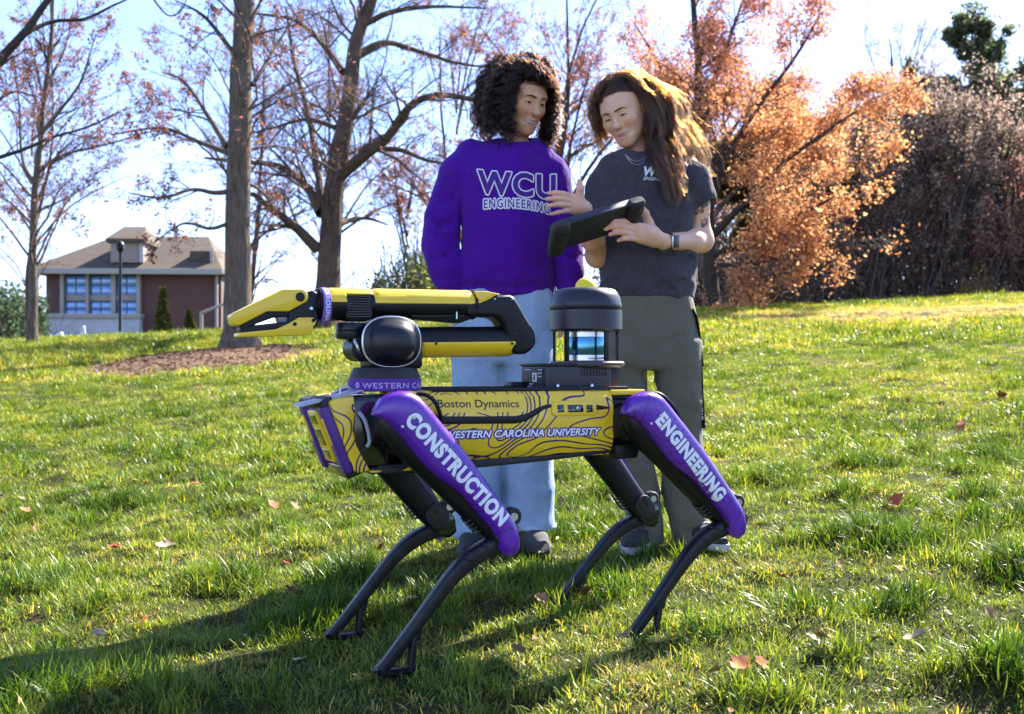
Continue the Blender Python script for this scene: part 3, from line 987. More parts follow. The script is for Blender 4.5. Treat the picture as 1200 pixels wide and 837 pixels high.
# --- the orange tree behind the grey T-shirt
D = 30.0
b = foot(836, D)
make_tree('orange_maple', 'broad orange leaved maple glowing behind the person in grey', b,
          [([b, ax(832, 290, D), ax(828, 220, D), ax(820, 140, D), ax(818, 70, D), ax(812, 0, D), ax(808, -70, D)], .22, .05),
           ([ax(830, 250, D), ax(850, 190, D, -.5), ax(885, 130, D, -1.0), ax(930, 70, D, -1.5), ax(960, 20, D, -1.8)], .12, .025),
           ([ax(832, 280, D), ax(870, 240, D, -1.0), ax(920, 190, D, -1.8), ax(975, 150, D, -2.2), ax(1020, 120, D, -2.4)], .12, .025),
           ([ax(834, 300, D), ax(880, 280, D, -1.4), ax(940, 250, D, -2.2), ax(1000, 220, D, -2.4), ax(1035, 205, D, -2.5)], .10, .02),
           ([ax(834, 310, D), ax(880, 310, D, -1.6), ax(930, 300, D, -2.6), ax(985, 285, D, -3.0), ax(1015, 290, D, -3.0)], .08, .02),
           ([ax(824, 180, D), ax(800, 130, D, .6), ax(775, 80, D, 1.0), ax(745, 30, D, 1.2)], .10, .02),
           ([ax(822, 150, D), ax(838, 90, D, .5), ax(860, 30, D, .8), ax(880, -30, D, 1.0)], .10, .02),
           ([ax(828, 230, D), ax(795, 200, D, -.8), ax(760, 190, D, -1.4)], .07, .02),
           ([ax(826, 210, D), ax(860, 150, D, 1.2), ax(900, 110, D, 1.8), ax(950, 95, D, 2.2)], .09, .02),
           ([ax(830, 260, D), ax(870, 215, D, 1.5), ax(930, 165, D, 2.2), ax(1000, 180, D, 2.6)], .08, .02),
           ([ax(834, 320, D), ax(860, 325, D, -2.0), ax(890, 325, D, -2.8), ax(935, 318, D, -3.0)], .06, .015)],
          [dict(per='len', dens=3.4, t0=.2, ang=.7, len=.36, cap=5, rad=.45, n=6, wob=.15, trop=(0, 0, .02), sides=4, minr=.010),
           dict(per=9, ang=.7, len=.5, rad=.5, n=5, wob=.16, trop=(0, 0, .01), sides=3, minr=.006),
           dict(per=4, ang=.7, len=.5, rad=.55, n=2, wob=.2, sides=3, minr=.0045)],
          dict(n=62000, size=.054, cols=ORANGE, jit=.14, hi=(7.5, 11.5, (.56, .25, .17)), clump=.9, thr=-.22), 31, M_BARKD, M_TWIG)

# --- the wood along the right-hand crest
DK = [(.095, .11, .055), (.13, .13, .065), (.07, .085, .045), (.15, .12, .07)]
BRN = [(.36, .26, .20), (.42, .31, .24), (.29, .22, .18), (.32, .26, .18)]
def evergreen(name, label, px, D, top_px, low_px, spread_px, r, seed, n, cols=DK, size=.16, group=None, rag=1.0):
    """tall conifer: bare lower stem, ragged tiers of boughs"""
    rg = np.random.default_rng(seed)
    b = foot(px, D); b = (b[0], b[1], b[2] - .8)
    zt = P(px, top_px, D).z; zl = P(px, low_px, D).z; sp = spread_px / FPX * D
    limbs = [([b, (b[0] + .1, D, b[2] + .4 * (zt - b[2])), (b[0] - .1, D, b[2] + .75 * (zt - b[2])), (b[0], D, zt)], r, r * .1)]
    for i in range(44):
        f = rg.uniform() ** .85
        z = zl + (zt - zl) * f
        a = rg.uniform(0, 2 * math.pi)
        L = sp * (1.02 - f ** 1.35) * rg.uniform(.55, 1.15) * rag + .25
        dz = L * rg.uniform(-.12, .28)
        limbs.append(([(b[0], D, z), (b[0] + .5 * L * math.cos(a), D + .5 * L * math.sin(a), z + .55 * dz), (b[0] + L * math.cos(a), D + L * math.sin(a), z + dz + .08 * L)], .05 * (1.2 - f), .012))
    return make_tree(name, label, b, limbs,
                     [dict(per='len', dens=3.5, t0=.25, ang=.8, len=.34, cap=3.0, rad=.5, n=4, wob=.14, trop=(0, 0, .05), sides=3, minr=.010, flat=.5),
                      dict(per=5, ang=.7, len=.5, rad=.5, n=3, wob=.16, trop=(0, 0, .05), sides=3, minr=.008)],
                     dict(n=n, size=size, cols=cols, jit=.12, asp=.32, name='needles', clump=1.1, thr=-.5), seed, M_BARKD, M_BARKD, group)
evergreen('tall_pine', 'tall dark pine rising above the wood at the right', 1140, 42, 14, 210, 88, .26, 41, 26000, [(.12, .15, .07), (.16, .18, .08), (.09, .11, .06)], size=.15, rag=1.15)
evergreen('dark_cedar', 'dark rounded evergreen left of the tall pine', 1068, 41, 80, 230, 46, .18, 42, 9000, size=.15, rag=1.2)
evergreen('dark_cedar', 'dark evergreen hidden behind the orange maple', 905, 38, 95, 330, 95, .2, 43, 17000, [(.07, .075, .03), (.10, .09, .04), (.05, .055, .028)], .20)
evergreen('dark_cedar', 'greenish evergreen at the far right edge of the wood', 1200, 47, 150, 330, 60, .2, 44, 9000, [(.12, .13, .05), (.09, .10, .04)], .22)
evergreen('dark_cedar', 'narrow ivy clad evergreen right of the orange maple', 1012, 39, 205, 345, 26, .15, 45, 6500, [(.05, .07, .025), (.075, .085, .03)], .16)
wd = 'brown leafless trees in the wood'
round_tree('thicket_tree', 'tall bare grey tree with thin upright tops above the wood', 1052, 50, 22, 70, .16, 51, dict(n=1500, size=.05, cols=BRN, jit=.06, name='buds'), 1.4, 9, M_BARKD, M_TWIG, 6, 3, wd, .09, .45, sink=.8)
round_tree('thicket_tree', 'brown bare tree with ivied trunk below the dark evergreen', 1086, 38, 112, 80, .15, 52, dict(n=8000, size=.065, cols=BRN, jit=.12, name='buds'), 1.9, 12, M_BARKD, M_TWIG, 8, 3, wd, .04, .10, sink=.6)
round_tree('thicket_tree', 'reddish budding tree under the tall pine', 1150, 37, 128, 88, .14, 53, dict(n=8500, size=.06, cols=[(.44, .26, .21), (.38, .25, .20), (.34, .24, .19)], jit=.12, name='buds'), 1.9, 12, M_BARKD, M_TWIGR, 8, 3, wd, .04, .10, sink=.6)
round_tree('thicket_tree', 'pink budding tree at the right edge of the picture', 1195, 35, 140, 78, .13, 54, dict(n=10000, size=.07, cols=[(.42, .24, .20), (.34, .20, .165)], jit=.12, name='buds'), 1.8, 11, M_BARKD, M_TWIGR, 8, 3, wd, .04, .12, sink=.6)
round_tree('thicket_tree', 'dull brown tree filling the gap beside the orange maple', 1030, 40, 105, 75, .14, 55, dict(n=8000, size=.065, cols=BRN, jit=.12, name='buds'), 1.9, 12, M_BARKD, M_TWIG, 8, 3, wd, .04, .10, sink=.6)
round_tree('thicket_tree', 'brown tree seen low behind the orange maple', 950, 44, 120, 110, .18, 56, dict(n=12000, size=.09, cols=BRN + DK, jit=.14, name='buds'), 1.6, 12, M_BARKD, M_TWIG, 8, 3, wd, .04, .10, sink=.8)
round_tree('thicket_tree', 'brown tree behind the shoulder of the person in grey', 800, 45, 60, 120, .18, 57, dict(n=11000, size=.08, cols=BRN + PINK, jit=.14, name='buds'), 1.8, 12, M_BARKD, M_TWIGR, 8, 3, wd, .04, .10, sink=.8)

for i, (px_, D_, tp, lab) in enumerate(((1006, 36, 118, 'slim dark trunk standing at the edge of the orange maple'), (1048, 35, 92, 'slim dark trunk below the thin upright tree tops'), (1097, 35.5, 70, 'tall dark trunk left of the tall pine'), (1128, 34.5, 105, 'slim dark trunk right under the tall pine'), (1172, 35, 88, 'tall dark trunk nearest to the right edge of the wood'))):
    round_tree('thicket_tree', lab, px_, D_, tp, 62, .13, 70 + i, dict(n=3500, size=.055, cols=BRN, jit=.1, name='buds'), 2.0, 11, M_BARKD, M_TWIG, 7, 4, wd, .06, .32, sink=.4)

def thicket(name, label, spots, n, size, cols, seed, kind='stuff', stems=True):
    """a mass of brush nobody could count: stems and small leaves"""
    rg = np.random.default_rng(seed)
    A = np.array(spots, float)                                     # px, D, half width px, top px
    k = rg.integers(0, len(A), n)
    D = A[k, 1] + rg.normal(0, .8, n)
    px = A[k, 0] + rg.normal(0, .55, n) * A[k, 2]
    x = (px - 600) / FPX * D
    zb = gz(x, D) - .4
    zt = CAM_Z + (HOR - A[k, 3] - rg.normal(0, 9, n)) / FPX * D
    zt = zb + (zt - zb) * np.exp(-((px - A[k, 0]) / (A[k, 2] * 1.6)) ** 4)
    z = zb + (zt - zb) * rg.uniform(0, 1, n) ** .9
    pos = np.stack([x, D, z], 1)
    v, q = leaf_quads(rg, pos, size, .05, 0, .5)
    c = np.array(cols)[rg.integers(0, len(cols), n)] * rg.uniform(.6, 1.35, (n, 1))
    me = npmesh(name, v, q, smooth=False); vcol(me, 'tint', np.repeat(c, 4, 0))
    o = link(name, me, M_LEAF)
    tag(o, label, 'brush', kind=kind)
    if stems:
        m = n // 55
        j = rg.integers(0, n, m)
        s = np.stack([x[j], D[j], zb[j]], 1)
        p = grow(rg, s, np.array([[0, 0, 1.0]]) + rg.normal(0, .25, (m, 3)), (zt[j] - zb[j]) * rg.uniform(.7, 1.3, m), 5, .12, (0, 0, .06))
        vv, qq = tubes(p, np.linspace(.022, .008, 6)[None] * rg.uniform(.6, 1.8, (m, 1)), 3)
        st = link('stems', npmesh('stems', vv, qq), M_TWIGB, o); st['kind'] = 'stuff'
    return o
thicket('undergrowth', 'dark brown brush and briars along the foot of the wood',
        [(840, 34, 40, 300), (880, 35, 45, 308), (930, 35, 45, 305), (980, 35.5, 45, 285), (1030, 36, 45, 245), (1080, 36, 45, 235), (1130, 36, 45, 240), (1180, 36, 45, 235), (1225, 36, 40, 240), (790, 35, 40, 300), (760, 36, 30, 310)],
        34000, .075, [(.29, .20, .15), (.36, .25, .19), (.22, .16, .12), (.25, .22, .13)], 61)
thicket('distant_wood', 'hazy brown mass of far woodland behind the right-hand trees',
        [(760, 62, 60, 240), (840, 62, 60, 180), (920, 64, 70, 150), (1000, 64, 60, 135), (1070, 64, 60, 125), (1140, 64, 60, 130), (1210, 64, 50, 125)],
        36000, .20, [(.34, .26, .22), (.40, .29, .24), (.28, .24, .20)], 62)
thicket('yellow_shrub', 'small yellowish shrub in the brush near the right edge', [(1150, 33.6, 20, 330), (1130, 33.7, 10, 338)], 1500, .05, [(.36, .26, .05), (.28, .22, .05), (.2, .12, .05)], 63, 'thing')
thicket('green_shrub', 'rounded green shrub on the crest beside the purple sleeve', [(470, 31, 38, 318), (488, 31.5, 28, 300), (505, 31, 20, 298), (445, 31, 18, 332)], 9500, .06, [(.13, .17, .04), (.18, .21, .06), (.08, .11, .03), (.22, .20, .08)], 64, 'thing')
thicket('far_evergreens', 'green evergreens at the far left edge below the slender tree', [(5, 70, 22, 338), (20, 72, 15, 345), (45, 74, 12, 352), (-15, 70, 18, 335)], 6500, .16, [(.06, .10, .05), (.09, .13, .06), (.045, .075, .04)], 65)
# ================================================================== the four-legged robot
PSI = R(25)
ROB = Vector((-0.032, 2.506, 0.0))
_h = (-math.cos(PSI), -math.sin(PSI)); _n = (math.sin(PSI), -math.cos(PSI))
def RP(px, py, w=0.0):
    """picture position -> robot frame (forward, left side, up), on the plane at side distance w"""
    a = (px - 600) / FPX
    u = (a * (ROB[1] + w * _n[1]) - ROB[0] - w * _n[0]) / (_h[0] - a * _h[1])
    D = ROB[1] + u * _h[1] + w * _n[1]
    return (u, w, CAM_Z + (HOR - py) / FPX * D)
def RZ(pts, w=0.0):
    return [(q[0], q[2]) for q in (RP(x, y, w) for x, y in pts)]

M_black = mat('robot_black_plastic', (.005, .005, .0065), .42, spec=.3)
NTm = NT(M_black)
_c = NTm.coord()
NTm.rough(NTm.ramp(NTm.noise(_c, 60, 3), [(.3, (.34,) * 3), (.75, (.52,) * 3)]))
NTm.bump(NTm.noise(_c, 900, 2), .08, .001)
M_soft = mat('robot_soft_black', (.011, .011, .013), .6)
M_gloss = mat('robot_gloss_black', (.008, .009, .012), .16, coat=.4)
M_carbon = mat('robot_strut_black', (.014, .015, .019), .36, spec=.35)
k = NT(M_carbon); _c = k.coord()
k.base(k.ramp(k.noise(_c, 40, 5), [(.35, (.006, .0065, .009)), (.7, (.016, .017, .022))]))
k.bump(k.noise(_c, 300, 3), .15, .001)
M_steel = mat('robot_steel', (.55, .55, .57), .3, 1.0)
M_grey = mat('payload_grey', (.022, .023, .029), .45)
k = NT(M_grey); k.bump(k.noise(k.coord(), 700, 2), .1, .001)
M_lens = mat('camera_lens', (.004, .004, .006), .06, coat=1.0)
M_white = mat('lettering_white', (.8, .8, .82), .45)
M_lilac = mat('lettering_lilac', (.42, .33, .62), .6)
M_ink = mat('lettering_dark', (.012, .011, .02), .4)
M_purple_plain = mat('purple_edge', (.07, .012, .2), .4)

def contour_mat(name, ground, line, scale, freq, width, rough, coat, off=(0, 0, 0), warp=1.0, clear=()):
    m = mat(name, ground, rough, coat=coat)
    k = NT(m); c = k.mapping(k.coord(), off)
    def hgt(dv):
        va = k.n('VectorMath'); va.operation = 'ADD'
        k.l(c, va.inputs[0]); va.inputs[1].default_value = dv
        return k.math('MULTIPLY', k.noise(va.outputs[0], scale, 1.0, .4, .5 * warp), freq)
    e = .002
    v = hgt((0, 0, 0)); gx = k.math('SUBTRACT', hgt((e, 0, 0)), v); gz_ = k.math('SUBTRACT', hgt((0, 0, e)), v)
    gm = k.math('SQRT', k.math('ADD', k.math('MULTIPLY', gx, gx), k.math('MULTIPLY', gz_, gz_)))
    wd = k.math('MAXIMUM', k.math('MULTIPLY', gm, width / e), .012)
    v = k.math('ABSOLUTE', k.math('SUBTRACT', k.math('FRACT', v), .5))
    f = k.math('LESS_THAN', v, wd)
    if clear:                                   # blank fields of the print round the lettering
        sp = k.n('SeparateXYZ'); k.l(k.coord(), sp.inputs[0])
        for (xa, xb, za, zb_) in clear:
            ins = k.math('MULTIPLY', k.math('MULTIPLY', k.math('GREATER_THAN', sp.outputs[0], xa), k.math('LESS_THAN', sp.outputs[0], xb)),
                         k.math('MULTIPLY', k.math('GREATER_THAN', sp.outputs[2], za), k.math('LESS_THAN', sp.outputs[2], zb_)))
            f = k.math('MULTIPLY', f, k.math('SUBTRACT', 1.0, ins))
    g = k.ramp(k.noise(c, 30, 4), [(.3, tuple(x * .9 for x in ground)), (.7, ground)])
    k.base(k.mix(f, g, line))
    k.rough(k.ramp(k.noise(c, 45, 5), [(.3, (max(rough - .07, .05),) * 3), (.8, (rough + .12,) * 3)]))
    return m
YEL = (.86, .56, .018)
M_yel_map = contour_mat('yellow_wrap_contours', YEL, (.05, .012, .10), 5.0, 22, .0018, .3, .3, (3.1, 1.7, .4), 1.0, ((-.02, .20, .549, .588),))
M_yel = mat('yellow_shell', YEL, .36, coat=.25)
k = NT(M_yel); _c = k.coord()
k.base(k.ramp(k.noise(_c, 25, 4), [(.3, (.80, .51, .016)), (.7, (.87, .57, .02))]))
k.bump(k.noise(_c, 800, 2), .05, .001)
M_purple = contour_mat('purple_leg_wrap', (.115, .015, .36), (.035, .004, .10), 4.0, 15, .0011, .30, .3, (1.3, 6.2, 2.2))
M_fabric_purple = mat('purple_band', (.09, .02, .26), .75)

robot = empty('quadruped_robot', ROB, math.pi + PSI)
tag(robot, 'yellow and purple four-legged robot with a folded arm and sensor tower on its back', 'robot')

def rpart(name, bm, m, parent=None, angle=35.0):
    return obj(name, bm, m, parent or robot, angle)

# ---------------------------------------------------------------- trunk
BW = .112                                     # half width of the body at the side panels
bm = box((-.33, -.095, .455), (.33, .095, .588), .012, 3)
bm = box((-.40, -.07, .47), (-.32, .07, .585), .012, 3, bm)
chassis = rpart('chassis', bm, M_black)
bm = prism(RZ([(446, 551), (470, 556), (530, 551.5), (640, 540.5), (722, 530), (722, 526), (640, 534), (440, 546)], .10), -.10, .10, .004)
rpart('belly_pan', bm, M_soft)
for sgn in (1, -1):
    # side panel: gently bowed outwards
    rings = []
    for i, f in enumerate(np.linspace(0, 1, 13)):
        u = .262 - f * (.262 + .247)
        zb, zt = .4335 + f * .009, .5975
        ring = []
        for j in range(11):
            t = j / 10
            z = zb + (zt - zb) * t
            y = BW - .020 * abs(2 * t - 1) ** 3.2 - (.004 if t in (0, 1) else 0)
            ring.append((u, sgn * y, z))
        ring += [(u, sgn * (BW - .035), zt - .003), (u, sgn * (BW - .035), zb + .003)]
        rings.append(ring)
    o = rpart('side_panel', loft(rings), M_yel_map, angle=40)
    if sgn < 0: continue
    def side_y(z, u=0.0):
        f = (.262 - u) / .509
        zb, zt = .4335 + f * .009, .5975
        t = min(max((z - zb) / (zt - zb), 0), 1)
        return BW - .020 * abs(2 * t - 1) ** 3.2
    panel = o
    def on_side(name, px_outline, m, thick, depth=.004, par=None, bev=.0015):
        pts = RZ(px_outline, BW)
        b = prism(pts, 0, 1, 0)
        for v in b.verts:
            base = side_y(v.co.z, v.co.x)
            v.co.y = base + thick if v.co.y > .5 else base - depth
        bmesh.ops.recalc_face_normals(b, faces=b.faces)
        bevel(b, bev, 2, 40)
        return rpart(name, b, m, par or panel)
    on_side('carry_slot', [(505, 488), (560, 488), (605, 487.5), (618, 484.5), (630, 478), (640, 474.5), (648, 473.6), (648, 477), (638, 480), (628, 487), (616, 494), (604, 496.6), (560, 497), (505, 497.5)], M_black, .0015)
    on_side('carry_slot', [(697, 474), (712, 476.5), (717, 478.5), (706, 480), (697, 481)], M_black, .0015)
    bez = on_side('camera_bezel', [(648, 471.5), (651, 470), (694, 469.4), (698, 471), (698.6, 484), (696, 486.6), (650, 487.6), (646.6, 486), (646.4, 474)], M_yel, .006, .004, None, .002)
    for x0, x1 in ((652.5, 660), (664.5, 682.5), (686.5, 693.5)):
        on_side('camera_window', [(x0, 474.6), (x1, 474.2), (x1, 482.8), (x0, 483.4)], M_lens, .0068, 0, None, .0008)
    for x0, r0 in ((656, 1.6), (669, 1.5), (677, 2.4), (690, 1.6)):
        q = RP(x0, 478.6, BW + .007)
        b = lathe([(r0 * .0018, -.001), (r0 * .0018, .0005), (r0 * .001, .0012)], 12, 'Y', q)
        rpart('camera_lens', b, M_gloss if r0 < 2 else M_steel, panel)
    on_side('top_edge_trim', [(505, 456.2), (717, 455.6), (717, 457.4), (505, 458.2)], M_black, .0012)

def side_text(name, s, p0, p1, cap_px, m, lift, bold=0, shear=0, spacing=1.0, parent=None, w=BW, ring=0.0):
    """lettering fitted between two baseline points in the picture, laid on the side panel"""
    v, f = text_mesh(s, 1.0, bold, shear, 1.0, spacing, .25)
    x0, x1, y0, y1 = text_box(v)
    v, f, lf = ring_copies(v, f, ring)
    A, B = RP(*p0, w), RP(*p1, w)
    cap = abs(RP(p0[0], p0[1] - cap_px, w)[2] - A[2])
    out = []
    for (x, y), dl in zip(v, lf):
        t = (x - x0) / (x1 - x0)
        u = A[0] + (B[0] - A[0]) * t
        z = A[2] + (B[2] - A[2]) * t + y / .73 * cap
        out.append((u, side_y(z, u) + lift + dl, z))
    me = pymesh(name, out, f, False)
    return link(name, me, m, parent or panel)
side_text('maker_lettering', 'Boston Dynamics', (514, 477.6), (609, 477.3), 9.6, M_ink, .0006, .006, 0)
side_text('university_lettering_outline', 'WESTERN CAROLINA UNIVERSITY', (521, 513.9), (704, 509.4), 8.8, M_purple_plain, .0004, .03, .25, 1.05, None, BW, .13)
side_text('university_lettering', 'WESTERN CAROLINA UNIVERSITY', (521, 513.9), (704, 509.4), 8.8, M_white, .0010, .03, .25, 1.05)

# ---------------------------------------------------------------- front end
def cap_outline(w, grow=0.0):
    """front cap side outline (u, z) for a slice at side distance w"""
    return None
# yellow cheeks of the front cap
for sgn in (1, -1):
    pts = RZ([(385.5, 472), (389, 468.5), (414, 462.6), (416.5, 480), (414, 504), (418, 522), (428, 541), (434, 551.6), (420, 555), (415, 552)], .105)
    b = prism(pts, .070 * sgn, .108 * sgn, .006, 3)
    rpart('front_cheek', b, M_yel_map)
# face: slanted plate between the cheeks
uz_top, uz_bot = (.442, .572), (.384, .424)
FD = Vector((uz_bot[0] - uz_top[0], 0, uz_bot[1] - uz_top[1])).normalized()     # down the face
FN = Vector((-FD.z, 0, FD.x)); FN = FN if FN.x > 0 else -FN                        # out of the face
FT = Vector((uz_top[0], 0, uz_top[1])); FL = math.hypot(uz_bot[0] - uz_top[0], uz_bot[1] - uz_top[1])
def face_pt(a, w, o=0.0):
    """a down the face (metres), w sideways, o outwards"""
    return FT + FD * a + Vector((0, w, 0)) + FN * o
def face_slab(name, a0, a1, w0, w1, o0, o1, m, bev=.003, parent=None):
    b = bmesh.new()
    vs = [b.verts.new(face_pt(a, w, o)) for a in (a0, a1) for w in (w0, w1) for o in (o0, o1)]
    for f in ((0, 1, 3, 2), (4, 6, 7, 5), (0, 4, 5, 1), (2, 3, 7, 6), (0, 2, 6, 4), (1, 5, 7, 3)):
        b.faces.new([vs[i] for i in f])
    bmesh.ops.recalc_face_normals(b, faces=b.faces)
    bevel(b, bev, 3)
    return rpart(name, b, m, parent)
face = face_slab('front_face', -.002, FL, -.098, .096, -.035, .005, M_purple_plain, .008)
face_slab('face_side_rail', .004, FL - .002, .062, .099, -.012, .013, M_purple_plain, .006, face)
face_slab('face_side_rail', .004, FL - .002, -.099, -.062, -.012, .013, M_purple_plain, .006, face)
face_slab('status_light', .028, .090, .074, .086, .008, .0145, M_yel, .002, face)
face_slab('status_light', .028, .090, -.086, -.074, .008, .0145, M_yel, .002, face)
face_slab('camera_bezel', .014, .135, -.035, .040, .0, .013, M_yel, .006, face)
for a0, a1 in ((.022, .045), (.055, .095), (.104, .126)):
    face_slab('camera_window', a0, a1, -.025, .030, .006, .0142, M_lens, .002, face)
face_slab('face_chin', FL - .018, FL + .012, -.085, .085, -.06, .009, M_gloss, .006, face)
face_slab('face_brow', -.010, .010, -.09, .097, -.02, .008, M_soft, .004, face)
rpart('nose_core', prism([(.32, .436), (.352, .436), (.405, .575), (.32, .588)], -.09, .075, .006), M_black)
# silver rail plate on the nose
b = prism(RZ([(349, 477), (352, 473.4), (400, 462), (418, 456.6), (424, 457.4), (402, 464)], .07), .02, .095, .0012)
rpart('nose_plate', b, mat('brushed_aluminium', (.34, .35, .38), .45, .6))
lp = [RP(398, 463, .06), RP(399.5, 455, .06), RP(402.5, 451, .06), RP(407, 453, .06), RP(411, 455.5, .06)]
rpart('tie_loop', tube(catmull(lp, 5), .0016, 6), M_steel)
# dark bay behind the cheeks, cable loop
b = box((.30, -.098, .432), (.385, .098, .588), .012, 3)
rpart('front_bay', b, M_gloss)
cb = [RP(420, 483, .107), RP(427, 492, .112), RP(431.5, 506, .114), RP(433, 518, .114), RP(430, 523.5, .11)]
rpart('hip_cable', tube(catmull(cb, 6), .0042, 8), mat('grey_cable', (.32, .33, .38), .5))
b = prism(RZ([(433, 549), (470, 546), (490, 551), (487, 553.5), (434, 556)], .1), .04, .104, .003)
rpart('belly_trim', b, M_soft)
b = prism(RZ([(471, 551.6), (482, 545.2), (486, 551)], .1), .09, .1065, .001)
rpart('belly_trim', b, M_yel)
b = prism(RZ([(432, 551.5), (447, 551.2), (443, 553.6), (434, 554)], .1), .09, .1065, .001)
rpart('belly_trim', b, M_yel)
# rear end strip above the rear hip
b = box((-.34, -.10, .583), (-.2475, .104, .5955), .003)
rpart('rear_deck', b, M_yel)
b = box((-.36, -.095, .572), (-.25, .100, .5825), .003)
rpart('rear_deck', b, M_black)
b = prism([(-.42, .455), (-.42, .575), (-.26, .575), (-.26, .455)], -.09, .09, .015, 3)
rpart('rear_bay', b, M_black)
b = prism(RZ([(722, 522), (752, 518), (747, 537), (722, 538.6)], .12), .06, .12, .003)
rpart('rear_bay', b, M_black)
# top deck rails
for w in (.085, -.085):
    rpart('deck_rail', box((-.30, w - .006, .592), (.20, w + .006, .6035), .002), M_black)

# ---------------------------------------------------------------- legs
HIPF = RP(470, 493, .17); KNEEF = RP(596, 636, .17)
HF = np.array([HIPF[0], HIPF[2]]); KF = np.array([KNEEF[0], KNEEF[2]])
TD = (KF - HF) / np.linalg.norm(KF - HF); TL = float(np.linalg.norm(KF - HF))
TS = np.array([TD[1], -TD[0]]);  TS = TS if TS[1] > 0 else -TS                      # back/up side of the thigh
def thigh_ts(px, w):
    q = RP(px[0], px[1], w); d = np.array([q[0], q[2]]) - HF
    return float(d @ TD), float(d @ TS)
UP = [(441, 478), (447, 468), (456, 462), (467, 458), (479, 458.4), (490.5, 464), (499, 472.6), (512, 488.5), (545, 528.6), (570, 563), (592.4, 595.4), (604, 612.6), (609, 631.7), (608.7, 644), (602, 652.7)]
LO = [(438.6, 486.8), (441, 489.6), (448.7, 491), (462, 501.9), (472, 513.6), (487, 532), (499, 546), (514, 560), (537, 576), (552, 591.6), (571, 613.6), (581, 626), (585.7, 643), (592, 651), (599, 653.6)]
def resample(pts, n):
    pts = np.array(pts); d = np.concatenate([[0], np.cumsum(np.linalg.norm(np.diff(pts, axis=0), axis=1))])
    t = np.linspace(0, d[-1], n)
    return np.stack([np.interp(t, d, pts[:, i]) for i in range(2)], 1)
NST = 26
UPts = resample([thigh_ts(p, .20) for p in catmull([(*p, 0) for p in UP], 4) for p in [p[:2]]], NST)
LOts = resample([thigh_ts(p, .20) for p in catmull([(*p, 0) for p in LO], 4) for p in [p[:2]]], NST)

